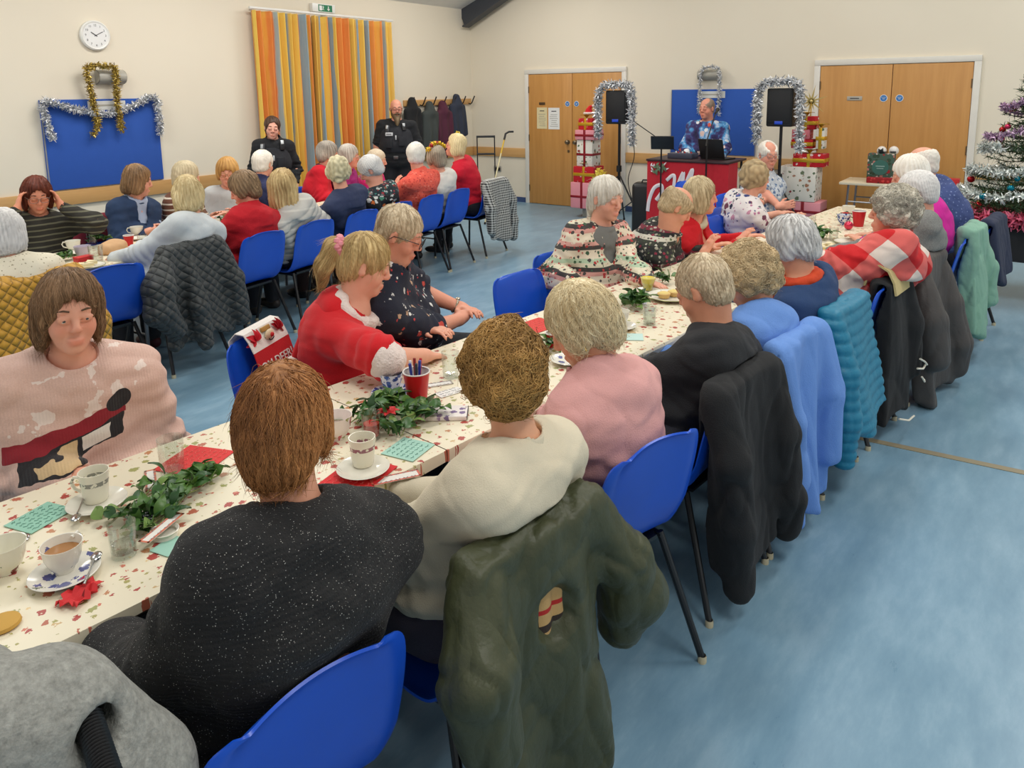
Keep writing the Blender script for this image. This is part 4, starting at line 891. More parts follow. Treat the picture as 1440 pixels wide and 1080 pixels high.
    if strands:
        bv=BVHTree.FromPolygons(vv.tolist(),qq.tolist()); sel=r.choice(len(vv),strands); SV=[];SQ=[];ST=[];o0=len(vv); ns=8
        for i in sel:
            p=vv[i].copy(); n=N[i]; lp=(p-B.Hc)@B.Rh; f=B.Rh@nrm(lp-cr); f=nrm(f+V(0,0,-.5)*(0.6+hang)+r.normal(size=3)*wild); pts=[]; L=slen*r.uniform(.5,1.2); ph=r.uniform(0,6.28); rr=r.uniform(.7,1.5)*srad
            for k in range(ns):
                pts.append(p+n*(.0015+.0022*k/ns*(1 if style!='curly' else 2.2))); t=f-n*(f@n); t=nrm(t); t=nrm(t+np.cross(n,t)*(wave*math.sin(k*1.15+ph)))
                if style=='curly': b=np.cross(n,t); t=nrm(t*math.cos(ph+k*.72)+b*math.sin(ph+k*.72)+t*.55+n*.15)
                p=p+t*L/ns; q=bv.find_nearest(Vector(p))
                if q[0] is not None and q[3]<.0075: p=p*.15+A(q[0][:])*.85; n=nrm(n*.5+A(q[1][:])*.5)
                else: f=nrm(f+V(0,0,-.3)+B.Rh@V(-.25,0,0)); p=p-t*L/ns*.45; rr*=.88
                f=nrm(f*.85+t*.15+V(0,0,-.12*(1+hang)))
            pts=A(pts); T=np.gradient(pts,axis=0); T/=np.linalg.norm(T,axis=1)[:,None]+1e-9; X=np.cross(T,V(.3,.5,.81)); X/=np.linalg.norm(X,axis=1)[:,None]+1e-9; Y=np.cross(T,X); rad=rr*A([.7,1,1,1,.95,.8,.55,.15])
            ring=np.stack([pts+(X*math.cos(a)+Y*math.sin(a))*rad[:,None] for a in (0,2.094,4.189)],1).reshape(-1,3); SV.append(ring); b=o0
            for k in range(ns-1):
                for j in range(3): l=(j+1)%3; SQ.append((b+k*3+j,b+k*3+l,b+k*3+3+l,b+k*3+3+j))
            o0+=ns*3; ST.append(np.full(ns*3,np.clip(.5*r.normal(.6,.35)+.5*(.5+.9*wob((lp*1.)[None],34.,seed+9,2)[0]),0,1.3)))
        vv=np.concatenate([vv]+SV); qq=np.concatenate([qq,A(SQ)]); tone=np.concatenate([tone]+ST)
    me=qmesh('hair',vv,qq); at=me.attributes.new('tone','FLOAT','POINT'); at.data.foreach_set('value',tone.astype(np.float32)); return me
def glasses(B,root,mat,wide=.026,tall=.019):
    H=lambda c:B.Hc+B.Rh@(A(c,float)*B.hs); g=Geo()
    for s in (1,-1):
        P=[]; 
        for a in np.linspace(0,2*PI,20,endpoint=False): ca,sa=math.cos(a),math.sin(a); P.append(H((.112-.10*abs(s*.032+wide*ca)**1.5,s*.032+wide*np.sign(ca)*abs(ca)**.7,.002+tall*np.sign(sa)*abs(sa)**.7)))
        g.tube(P,.0018,6,closed=True); g.tube([H((.104,s*.058,.008)),H((.05,s*.078,.008)),H((-.005,s*.086,.004)),H((-.02,s*.086,-.015))],.0018,6)
    g.tube([H((.111,-.008,.006)),H((.113,0,.009)),H((.111,.008,.006))],.0018,6); part('glasses',g,mat,root)
def person(q):
    B=make_body(q); yaw=math.radians(q['yaw']); t=thing('person',q['label'],'person',(q['loc'][0],q['loc'][1],0),yaw); h=q.get('h',.009); fem=q.get('fem',True)
    sk=skinmat(q.get('skin',(222,168,140))); hs=.92 if fem else 1.03
    pr=torso(B,-.004,.07,True,0.); 
    for sd,k in ((1,'L'),(-1,'R')):
        sh,E,W,hd=B.arms[sd]; pr+=arm(B,sd,0.)+hand_prims(W,hd,sd,q.get('curl'+k,q.get('curl',.4)),q.get('palm'+k),hs)
    pr+=clear(B,.014)+head_prims(B,fem,q.get('old',1)); v,f=sdf(pr,h); me=qmesh('body',v,f); blush_attr(me,B,q.get('blush',.6)); link('body',me,sk,t)
    H=lambda c:B.Hc+B.Rh@(A(c,float)*B.hs)
    if q.get('face',1):
        for s in (1,-1):
            g=Geo().ball(H((.0835 if h<.007 else .0795,s*.031,.002)),(.0118 if h<.007 else .0106)*B.hs,12); e=part('eye',g,EYEW,t); part('iris',Geo().ball(H((.0905 if h<.007 else .0862,s*.0305,.0015)),.0062*B.hs,8),plain('iris',(60,66,70),.1),e)
            part('eyebrow',Geo().tube([H((.094,s*.016,.029)),H((.091,s*.032,.033)),H((.080,s*.047,.028))],[.0025,.003,.0015],6),plain('brow '+str(q['hair'][1]),q['hair'][1],.8),t)
    if q['hair'][0]!='none':
        st,c1,c2=q['hair'][:3]; kw=q['hair'][3] if len(q['hair'])>3 else {}; me=hair_mesh(B,st,seed=q.get('seed',1),h=min(h,.0075),**kw); link('hair',me,hairmat(c1,c2),t)
    for gm in q['wear']: garment(B,t,gm,h)
    if q.get('glasses'): glasses(B,t,plain('spectacle frame '+str(q['glasses']),q['glasses'],.35))
    for fn in q.get('extra',[]): fn(B,t,H)
    return t,B
def garment(B,root,gm,h):
    kind=gm['k']; e=gm.get('e',.014); name=gm['n']; hh=gm.get('h',max(h,.008))
    if kind=='top':
        pr=torso(B,e,.07,gm.get('hips',True),gm.get('bust',0.))
        for sd in (1,-1): pr+=arm(B,sd,e*.75,gm.get('sl',.96),.035,gm.get('loose',0.),gm.get('flare',0.))
        if gm.get('skirt'):
            for sd in (1,-1): a,k,_,_=B.legs[sd]; pr.append(U(cap(a,a+(k-a)*gm['skirt'],.10*B.g,.085*B.g),.08))
        nk=gm.get('neck','crew'); nb=B.NB; ax=nrm(B.Hc-nb)
        rr={'crew':.070,'roll':.066,'shirt':.070,'vee':.070,'wide':.115,'hood':.085,'fleece':.072}[nk]
        if nk in('roll','shirt','fleece'): pr.append(U(cap(nb-ax*.03,nb+ax*{'roll':.055,'shirt':.035,'fleece':.05}[nk],.086,.078),.03))
        pr.append(S(cap(nb-ax*.005+V(.012,0,0),nb+ax*.25,rr*.86,rr*1.15),.012)) if nk!='wide' else pr.append(S(ell(nb+V(.01,0,.055),(.115,.125,.075),B.R2),.012))
        if nk=='vee' or gm.get('open'): pr.append(S(cap(nb+V(.07,0,.0),B.C+B.R2@V(.15*B.g,0,-.02 if not gm.get('open') else -.25),.05,.022 if not gm.get('open') else .05),.012))
        if nk=='crew' : 
            z=ax; x=nrm(V(1,0,0)-z*z[0]); R=np.stack([x,np.cross(z,x),z],1); pr.append(U(tor(nb+ax*.012+V(.004,0,0),.072,.0115,R),.008))
        for sd in (1,-1):
            sh,E,W,hd=B.arms[sd]; fr=gm.get('sl',.96)
            if gm.get('cuff') and fr>.6: 
                M=E+(W-E)*((fr-.5)*2); d=nrm(W-E); pr.append(U(cap(M-d*.035,M+d*.004,.034+gm.get('flare',0),.033+gm.get('flare',0)),.012))
            if fr>.6: M=E+(W-E)*((fr-.5)*2); pr.append(S(cap(M+nrm(W-E)*.012,M+nrm(W-E)*.10,.027,.034),.006))
            elif fr<=.5: M=sh+(E-sh)*(fr*2); d=nrm(E-sh); pr.append(I(half(M+d*.035,d),.0)) if False else None
        pr=[p for p in pr if p]
        if not B.stand and not gm.get('skirt'): pr.append(I(half((0,0,gm.get('hem',.475)),(0,0,-1)),.02))
        if B.stand: pr.append(I(half((0,0,gm.get('hem',.84)),(0,0,-1)),.02))
        for c in gm.get('cut',[]): pr.append(c)
        pr+=clear(B)
        v,f=sdf(pr,hh); wr=gm.get('wr',.006)*1.5; sd=gm.get('seed',len(name)+int(B.g*100))
        # folds gather at elbows and waist
        d=wob(v*A([1,1,1.8]),17.,sd,3); 
        for s in (1,-1):
            sh,E,W,_=B.arms[s]; de=np.linalg.norm(v-E,axis=1); u=nrm(W-sh); d=d+1.1*np.exp(-(de/.09)**2)*np.sin((v@u)*130+2*wob(v,20,sd+1,1))
        wa=np.exp(-((v[:,2]-(B.P[2]+.07))/.07)**2); d=d+wa*.9*np.sin(v[:,2]*75+3*wob(v,9,sd+2,1))
        v=v+vnormals(v,f)*(wr*d)[:,None]; v=crease(v,f,wr*.38,13.,sd+5,(1,1,1.2))
        if not B.stand and B.chair is not None:
            cx,cy,cyaw=B.chair; R=Rz(cyaw-B.yaw); o=Rz(-B.yaw)@(V(cx,cy,0)-V(*B.loc,0)); L=(v-o)@R; xb=-.172-(L[:,2]-.475)*.235; ins=(np.abs(L[:,1])<.225)&(L[:,2]<.825)&(L[:,0]<xb)&(L[:,0]>-.34); L[:,0]=np.where(ins,xb,L[:,0]); v=L@R.T+o
        if gm.get('ridge'):
            per,am=gm['ridge']; L=(v-B.P)@B.up; s=np.abs(np.sin(L*PI/per)); v=v+vnormals(v,f)*((s**.5-.6)*am)[:,None]
        link(name,qmesh(name,v,f),gm['m'],root)
    elif kind=='legs':
        pr=[U(ell(B.P,(.135*B.g+e,.175*B.g+e,.115+e*.6)),.05)]
        for sd in (1,-1):
            a,k,an,_=B.legs[sd]; pr+=[U(cap(a,k,.080*B.g**.5+e,.060+e),.05),U(cap(k,an+V(0,0,gm.get('up',0.)),.056+e,.040+e+gm.get('flare',.008)),.03)]
        pr+=clear(B); v,f=sdf(pr,gm.get('h',.012)); v=bumpy(v,f,.004,20,3); link(name,qmesh(name,v,f),gm['m'],root)
    elif kind=='shoes':
        for sd in (1,-1):
            a,k,an,to=B.legs[sd]; d=nrm(V(*(to-an)[:2],0)); p=V(an[0],an[1],.045); v,f=sdf([U(cap(p-d*.03,p+d*.02,.042,.042),.02),U(ell(p+d*.10+V(0,0,-.008),(.085,.043,.036),Rz(math.atan2(d[1],d[0]))),.03),U(cap(p,p+V(0,0,.05),.04,.043),.02),I(half((0,0,.004),(0,0,-1)),.003)],.009); link('shoe',qmesh('shoe',v,f),gm['m'],root)
    elif kind=='custom': gm['f'](B,root,gm)
# ---- cloth library
def top(n,m,**k): return dict(k='top',n=n,m=m,**k)
TROU={}
def legs(c=(40,42,50),n='trousers',**k): return dict(k='legs',n=n,m=fabric('trousers '+str(c),c,var=.15),**k)
def shoes(c=(30,28,28)): return dict(k='shoes',n='shoe',m=plain('shoe leather '+str(c),c,.5))
def stripes(name,base,cols,freq,axis=2,duty=.5,dist=0.):
    def fn(b,c):
        z=b.sep()[axis]; z=b.math('ADD',z,b.math('MULTIPLY',b.noise(6.),dist)); f=b.math('FRACT',b.math('MULTIPLY',z,freq)); return b.mix(b.math('LESS_THAN',f,duty),c,lin(cols))
    return pattern(name,base,fn)
def sparkle():
    b=NB('black sparkly knit'); v=b.vor(330.); s=b.n('SeparateColor',Color=v.outputs['Color']).outputs
    band=b.n('TexWave',_wave_type='BANDS',_bands_direction='Z',Vector=b.obj,Scale=30.,Distortion=2.).outputs['Fac']
    m=b.math('MULTIPLY',b.math('LESS_THAN',v.outputs['Distance'],b.math('MULTIPLY_ADD',s[1],.20,.07)),b.math('GREATER_THAN',b.math('ADD',s[0],b.math('ADD',b.math('MULTIPLY',b.noise(12.,detail=2.),.5),b.math('MULTIPLY',band,.08))),.95))
    col=b.mix(m,b.mix(b.noise(120.,detail=3.),lin((7,7,8)),lin((20,20,22))),lin((190,188,182))); b.bump(b.math('ADD',b.noise(240.,detail=3.),b.math('MULTIPLY',band,.35)),.5,.005); return b.fin(col,b.mapr(m,0,1,.85,.3),sheen=.05)
SPARK=sparkle()
CREAMK=fabric('cream fine knit',(214,203,178),var=.12,weave=None,bump=(330,.2)); PINKF=fabric('dusty pink fleece',(214,158,154),var=.14,bump=(240,.3))
BLACKK=fabric('black wool knit',(34,35,38),var=.3); BLUEK=fabric('cornflower blue fleece',(104,146,214),var=.12); NAVYK=fabric('navy knit',(36,58,92),var=.18)
PALEPINK=fabric('pale pink wool',(216,180,164),var=.14,weave='rib',bump=(260,.3))
def penguin():  # red belt band, black and buff figure knitted into the lower front; white flecks above
    b=NB('pale pink jumper knit'); x,y,z=b.sep(); base=b.mix(b.noise(240.,detail=3.),lin((200,160,146)),lin((224,190,174)))
    zz=b.math('ADD',b.math('SUBTRACT',z,.125),b.math('MULTIPLY',y,-.22)); w=b.math('MULTIPLY',b.math('SUBTRACT',b.noise(14.,detail=2.),.5),.03); zz=b.math('ADD',zz,w)
    def band(v,a,c): return b.math('MULTIPLY',b.math('GREATER_THAN',v,a),b.math('LESS_THAN',v,c))
    fr=b.math('GREATER_THAN',x,.0); c=base
    sn=b.math('MULTIPLY',b.math('GREATER_THAN',b.noise(16.,detail=3.),.60),band(zz,.70,.86)); c=b.mix(b.math('MULTIPLY',sn,.7),c,lin((236,222,212)))
    ym=band(b.math('ADD',y,w),-.17,.16); c=b.mix(b.math('MULTIPLY',b.math('MULTIPLY',fr,ym),band(zz,.655,.70)),c,lin((140,24,36)))
    blk=b.math('MULTIPLY',b.math('MULTIPLY',fr,band(b.math('ADD',y,b.math('MULTIPLY',w,2.)),-.13,.15)),band(zz,.60,.655)); dd=b.math('ADD',b.math('POWER',b.math('SUBTRACT',y,.145),2.),b.math('POWER',b.math('SUBTRACT',zz,.705),2.)); blk=b.math('MAXIMUM',blk,b.math('MULTIPLY',fr,b.math('LESS_THAN',dd,.0013))); c=b.mix(blk,c,lin((34,30,32)))
    bf=b.math('MULTIPLY',b.math('MULTIPLY',fr,band(b.math('ADD',y,w),-.09,.02)),band(b.math('ADD',zz,w),.605,.645)); c=b.mix(bf,c,lin((206,176,132)))
    wt=b.math('MULTIPLY',b.math('MULTIPLY',fr,band(b.math('ADD',y,w),.035,.11)),band(b.math('SUBTRACT',zz,w),.608,.65)); c=b.mix(wt,c,lin((222,212,200)))
    wv=b.n('TexWave',_wave_type='BANDS',_bands_direction='Y',Vector=b.obj,Scale=38.,Distortion=1.).outputs['Fac']; b.bump(b.math('ADD',b.math('MULTIPLY',wv,.5),b.noise(260.)),.35,.004); return b.fin(c,.9,sheen=.2)
PENG=penguin()
SANTA=fabric('red santa velour',(206,14,26),var=.16,bump=(240,.2),sheen=.1); FUR=fabric('white fur trim',(232,216,208),bump=(120,.9),var=.15,crw=0.)
XMASN=pattern('navy festive print',(28,32,48),lambda b,c:motifs(b,motifs(b,c,25.,[(214,214,210),(190,70,60),(226,224,220),(206,204,200),(196,160,130)],.34,.5),44.,[(220,220,216),(190,60,60)],.22,.32,b.n('Mapping',Vector=b.obj,Location=(.4,.3,.2)).outputs[0]))
def nordic(name,bands,freq,motcols,base):
    def fn(b,c):
        x,y,z=b.sep(); zz=b.math('ADD',z,b.math('MULTIPLY',b.noise(3.),.03)); f=b.math('FRACT',b.math('MULTIPLY',zz,freq)); st=[(i/len(bands),k) for i,k in enumerate(bands)]
        col=b.ramp(f,st,'CONSTANT'); return motifs(b,col,44.,motcols,.46,.8,None,.6)
    return pattern(name,base,fn)
CARD=nordic('cream nordic cardigan',[(226,212,188),(226,212,188),(206,150,138),(60,56,54),(214,206,180),(176,196,166),(226,212,188),(226,212,188),(70,66,62),(216,160,148)],4.2,[(176,56,58),(226,214,192),(60,92,66),(182,70,66),(70,64,62)],(226,212,188))
DARKF=nordic('dark nordic jumper',[(36,36,36),(36,36,36),(52,54,46),(200,196,180),(36,36,36),(120,40,56),(36,36,36),(44,48,42)],5.,[(190,186,172),(130,40,60),(96,110,76),(160,156,140),(60,64,56)],(36,36,36))
FLORB=pattern('white floral blouse',(226,220,218),lambda b,c:motifs(b,motifs(b,c,19.,[(54,66,120),(196,140,160),(80,96,150),(110,60,80),(40,44,70)],.5,.6),34.,[(60,70,120),(180,120,150)],.35,.4,b.n('Mapping',Vector=b.obj,Location=(.4,.3,.2)).outputs[0]))
LEAFS=pattern('blue leaf print shirt',(190,196,204),lambda b,c:motifs(b,c,30.,[(84,110,150),(110,130,160),(70,90,124),(226,226,226)],.55,.8))
XJUMP=pattern('black festive jumper',(26,26,30),lambda b,c:b.mix(b.math('MULTIPLY',b.math('GREATER_THAN',b.sep()[2],.90),.8),motifs(b,c,19.,[(210,210,206),(214,110,50),(170,40,50),(220,218,214),(70,130,110)],.42,.7),motifs(b,lin((30,44,52)),44.,[(200,206,204),(70,150,140),(180,60,70)],.5,.7)))
CORAL=pattern('coral print shirt',(232,94,76),lambda b,c:motifs(b,c,50.,[(206,64,56),(240,130,110),(190,60,60)],.5,.6))
DOTS=pattern('navy dotted shirt',(58,74,124),lambda b,c:motifs(b,c,42.,[(120,136,180)],.22,1.,None,0.))
SPACE=pattern('space print jumper',(60,60,104),lambda b,c:motifs(b,b.ramp(b.noise(7.,detail=3.),[(.36,(34,32,62)),(.5,(62,54,108)),(.58,(74,150,205)),(.66,(196,206,226))]),13.,[(206,210,220),(230,200,190),(90,180,224),(210,90,70),(230,232,236)],.4,.5))
def plaid():
    def fn(b,c):
        v=b.obj; x,y,z=b.sep(v); h=b.math('MULTIPLY',b.math('ADD',y,b.math('MULTIPLY',x,1.1)),.5); f=lambda s:b.math('LESS_THAN',b.math('FRACT',b.math('MULTIPLY_ADD',s,4.3,.15)),.5)
        k=b.math('ADD',f(b.math('ADD',b.math('MULTIPLY',z,.75),h)),f(b.math('SUBTRACT',b.math('MULTIPLY',z,.75),h))); k=b.math('MULTIPLY',k,.5); return b.ramp(k,[(0,(228,212,200)),(.4,(214,98,92)),(.8,(196,20,26))],'CONSTANT')
    return pattern('red and white plaid wool',(210,100,96),fn)
PLAID=plaid(); GREYM=pattern('grey marl knit',(120,120,116),lambda b,c:b.mix(b.noise(160.,detail=3.),lin((84,84,82)),lin((150,150,146)))); MAG=fabric('magenta jersey',(204,22,146),var=.12)
# ================================================================== WHO SITS WHERE
GOLDB=plain('gold belt buckle',(200,170,90),.3,.9)
def seat(row,x,n,side,dyaw=0.,lab=None):
    p=rown(row,x,n); yaw=(90 if side>0 else -90)+math.degrees(YT if row=='T' else YL)+dyaw
    if lab: chair(p[0],p[1],math.radians(yaw),lab)
    return (p[0],p[1]),yaw
def necklace(c): return lambda B,t,H: part('neck_chain',Geo().tube([B.NB+B.R2@V(.075*math.cos(a),.075*math.sin(a),.018) for a in np.linspace(0,2*PI,24,endpoint=False)],.0022,6,closed=True),plain('gold chain',c,.25,.9),t)
def scarf(m,seed=1,r=.035,drop=True):
    def fn(B,t,H):
        ax=nrm(B.Hc-B.NB); pr=[U(cap(B.NB+ax*.02+B.R2@V(.075*math.cos(a),.08*math.sin(a),.0),B.NB+ax*.02+B.R2@V(.075*math.cos(b),.08*math.sin(b),.0),r),.02) for a,b in zip(np.linspace(0,2*PI,13)[:-1],np.linspace(0,2*PI,13)[1:])]
        if drop: pr+=[U(cap(B.NB+V(.08,.02,.0),B.C+V(.16,.03,-.02),r,r*.8),.02)]
        pr.append(S(cap(B.NB-ax*.05,B.NB+ax*.2,.056,.06),.01)); v,f=sdf(pr,.008); v=bumpy(v,f,.006,40,seed,2,(1,1,2.)); link('scarf',qmesh('scarf',v,f),m,t)
    return fn
def flowers(cols,H0,seed=3,n=7,arc=(.4,2.7)):
    def fn(B,t,H):
        r=np.random.default_rng(seed)
        for c in cols:
            g=Geo()
            for k in range(n):
                a=r.uniform(*arc); p=H((-.03+.02*r.normal(),.105*math.cos(a),.045+.105*math.sin(a))) if H0 is None else H(A(H0)+r.normal(size=3)*.022)
                for j in range(6): q=j*PI/3; leafgeo(g,p,B.Rh@V(.3,math.cos(q),math.sin(q)),B.Rh@V(-.2,.2,1),.030,.022)
            part('hair_flower',g,plain('flower '+str(c),c,.6),t)
    return fn
def watch(sd):
    def fn(B,t,H):
        sh,E,W,hd=B.arms[sd]; d=nrm(W-E); p=W-d*.03; z=d; x=nrm(V(.3,.2,1)-z*(V(.3,.2,1)@z)); y=np.cross(z,x); g=Geo().tube([p+(x*math.cos(a)+y*math.sin(a))*.034 for a in np.linspace(0,2*PI,20,endpoint=False)],.006,6,closed=True)
        part('wrist_watch',g.ball(p+x*.036,(.014,.014,.008),10),plain('steel watch',(190,180,160),.25,.8),t)
    return fn
def earring(B,t,H):
    for s in (1,-1): part('earring',Geo().tube([H((-.002,s*.086,-.034)),H((-.002,s*.088,-.055))],.003,6),plain('gold chain',(210,180,110),.25,.9),t)
def shirtfront(m):
    return lambda B,t,H: None
def under(m,n='under_top',neck='crew'): return top(n,m,e=.006,sl=.3,neck=neck,hem=.50)
HM=dict; ST=lambda n,l=.09,w=.3,**k: dict(strands=n,slen=l,wild=w,**k)
AUB=((84,46,22),(206,142,84)); CURB=((92,62,30),(206,160,92)); WHB=((204,176,126),(255,243,208)); GRY=((152,128,96),(240,222,190)); BLG=((140,112,74),(236,212,168)); SIL=((156,152,150),(242,240,236)); CGR=((112,106,92),(230,222,204)); BRN=((88,66,46),(168,132,98)); BLO=((140,108,62),(232,204,146)); WHT=((204,194,178),(252,248,238)); PBL=((176,150,100),(250,230,180)); DRED=((52,22,16),(124,58,38)); GBR=((82,62,44),(168,138,104)); DBR=((40,28,22),(96,70,54))
PEOPLE=[]
def P(loc,yaw,head,label,**k): PEOPLE.append(dict(loc=loc,yaw=yaw,head=head,label=label,**k))
def row(r,x,n,side,px,py,hn,label,dyaw=0.,chairlab=None,cyaw=0.,hx=0.,**k):
    (cx,cy),cyw=seat(r,x,n,side,cyaw,chairlab); p,yaw=seat(r,x+hx,n,side,dyaw); P(p,yaw,atrow(px,py,r,hn),label,chair=(cx,cy,math.radians(cyw)),**k)
TABLEH=lambda f=.36,l=.12,z=.755:dict(armL=(f,l,z),armR=(f,-l,z))
# ---- near side of the long table (backs to us)
row('T',-9.19,-.30,1,398,606,-.33,'person with auburn hair in black sparkly jumper, back to us',chairlab='blue stacking chair under the black sparkly jumper',w=.222,g=1.2,hyaw=44,hp=14,hunch=.06,h=.0075,face=0,
  armL=(.27,.13,.66),armR=(.27,-.12,.66),hair=('short',*AUB,ST(4200,.11,.26,fringe=.0,srad=.0008,wave=.4)),wear=[top('jumper',SPARK,e=.026,loose=.014,wr=.009,cuff=1,flare=.012,h=.0085),legs((28,28,32)),shoes()],skin=(214,156,128),hs=.96)
row('T',-8.62,-.30,1,709,528,-.42,'person with curly light brown hair in cream jumper',chairlab='blue stacking chair under the olive green coat',w=.20,g=1.05,hyaw=54,hp=12,hunch=.03,h=.0075,face=0,dyaw=8,
  armL=(.29,.15,.70),armR=(.27,-.10,.66),hair=('curly',*CURB,ST(2600,.10,.55,srad=.0013)),wear=[top('jumper',CREAMK,e=.022,loose=.012,cuff=1,wr=.008,h=.0085),legs((60,56,70)),shoes()],skin=(226,170,136),hs=.92)
row('T',-8.03,-.29,1,820,458,-.28,'person with short white blonde hair in dusty pink fleece',chairlab='empty looking blue chair back behind the pink fleece',w=.205,g=1.12,hyaw=108,hp=30,hunch=.06,h=.0075,cyaw=-8,
  armL=(.27,.12,.66),armR=(.27,-.10,.66),hair=('short',*WHB,ST(3400,.095,.5,fringe=.005,srad=.0009,wave=.6)),wear=[top('fleece',PINKF,e=.024,neck='fleece',loose=.014,wr=.009,h=.0085),legs((70,70,84)),shoes()],extra=[earring],skin=(220,158,126),old=1)
row('T',-7.46,-.26,1,990,407,-.32,'old man with thin grey hair in black sweater and pale collar',chairlab='blue stacking chair under the black wool coat',fem=False,w=.205,g=1.02,hyaw=84,hp=24,hunch=.07,h=.0075,dyaw=6,
  armL=(.40,.20,.66),armR=(.36,.02,.64),curlL=.5,curlR=.5,hair=('crop',*GRY,ST(1100,.05,.35,srad=.0009)),wear=[dict(under(fabric('pale shirt collar',(196,192,184),var=.08),'shirt','shirt'),hem=.93),top('sweater',BLACKK,e=.022,loose=.012,wr=.008,neck='crew',h=.0085),legs((40,42,52)),shoes()],skin=(206,146,116))
row('T',-6.97,-.26,1,1053,388,-.29,'person with curly fair hair and glasses in cornflower blue top',chairlab='blue stacking chair under the cornflower blue cardigan',w=.195,g=1.08,hyaw=116,hp=26,hunch=.07,h=.008,
  armL=(.27,.12,.66),armR=(.27,-.10,.66),hair=('curly',*BLG,ST(1500,.08,.6,srad=.0013)),glasses=(190,160,110),wear=[top('fleece_top',BLUEK,e=.022,loose=.012,wr=.008),legs((40,46,70)),shoes()],extra=[scarf(pattern('black flecked scarf',(34,34,34),lambda b,c:motifs(b,c,60.,[(170,160,140),(120,110,100)],.4,.7)),2,.022,False)],skin=(214,156,126))
row('T',-6.42,-.26,1,1114,343,-.30,'person with silver grey crop and orange scarf in navy top',chairlab='blue stacking chair under the teal quilted coat',w=.20,g=1.05,hyaw=92,hp=22,hunch=.06,h=.008,
  armL=(.33,.16,.745),armR=(.33,-.10,.745),hair=('short',*SIL,ST(900,.07,.3)),wear=[top('navy_top',fabric('navy jersey',(34,62,104),var=.14),e=.016,neck='wide',loose=.01),legs((36,40,56)),shoes()],extra=[scarf(pattern('orange pleated scarf',(222,84,40),lambda b,c:b.mix(b.noise(40.),c,lin((190,50,24)))),3,.024,True)],skin=(216,156,124))
row('T',-5.82,-.27,1,1256,298,-.48,'person with curly grey hair wrapped in red and white plaid shawl',chairlab='blue stacking chair under the black coat with cream lining',w=.225,g=1.25,hyaw=104,hp=2,hunch=.03,h=.008,
  armL=(.30,.16,.74),armR=(.30,-.10,.74),hair=('curly',*CGR,ST(1300,.09,.6,srad=.0013)),wear=[top('plaid_shawl',PLAID,e=.034,loose=.04,sl=.9,neck='roll',wr=.012),legs((60,30,34)),shoes()],skin=(222,164,136))
row('T',-5.13,-.27,1,1290,272,-.42,'person with grey hair in grey marl jumper behind the plaid shawl',chairlab='blue stacking chair under the long dark grey coat',w=.20,g=1.05,hyaw=96,hp=14,hunch=.06,
  armL=(.33,.16,.745),armR=(.33,-.10,.745),hair=('crop',*SIL,{'v':.008}),glasses=(90,80,80),wear=[top('marl_jumper',GREYM,e=.018),legs((50,50,54)),shoes()],skin=(224,164,140))
row('T',-4.34,-.33,1,1280,246,-.25,'person with white hair in bright magenta jersey',chairlab='blue stacking chair under the mint green coat',w=.205,g=1.12,hyaw=98,hp=14,hunch=.07,
  armL=(.33,.16,.745),armR=(.33,-.10,.745),hair=('short',*WHT,{'fringe':0.}),wear=[top('jersey',MAG,e=.016,wr=.006),legs((40,36,50)),shoes()],skin=(226,168,142))
row('T',-3.62,-.36,1,1296,231,-.18,'balding man in navy dotted shirt at the far end',chairlab='blue stacking chair under the navy jacket',fem=False,w=.215,g=1.1,hyaw=90,hp=10,hunch=.08,
  armL=(.36,.16,.745),armR=(.36,-.10,.745),hair=('fringe',*WHT,{'v':.004}),glasses=(60,60,64),wear=[top('shirt',DOTS,e=.016,neck='shirt'),legs((40,42,52)),shoes()],skin=(228,168,142))
# ---- far side of the long table
row('T',-8.93,1.05,-1,97,437,.87,'person with brown hair in pale pink penguin jumper, facing us',dyaw=-12,chairlab='blue stacking chair behind the pale pink jumper',cyaw=-12,w=.225,g=1.22,hyaw=-104,hp=6,hr=-3,hunch=.02,h=.0065,
  armL=(.29,.12,.64),armR=(.31,.0,.70),hair=('bob',*BRN,ST(2600,.10,.22,fringe=-.014,srad=.0007)),wear=[top('jumper',PENG,e=.022,cuff=1,bust=1.,loose=.012,flare=.01,wr=.008,h=.0075),legs((28,30,36)),shoes()],skin=(226,166,140),old=1,blush=.9,hs=.97)
def pony(B,t,H):
    ax=B.Rh@nrm(V(-1,0,-.2)); x=B.Rh@V(0,1,0); y=np.cross(ax,x); p=H((-.118,0,.042)); g=Geo(); r=np.random.default_rng(5)
    for k in range(40): a=k*2*PI/40; g.ball(p+(x*math.cos(a)+y*math.sin(a))*.036+ax*r.normal()*.008,.013+.004*math.sin(k*3.1),8)
    part('scrunchie',g,plain('pink sheer scrunchie',(226,140,150),.5),t)
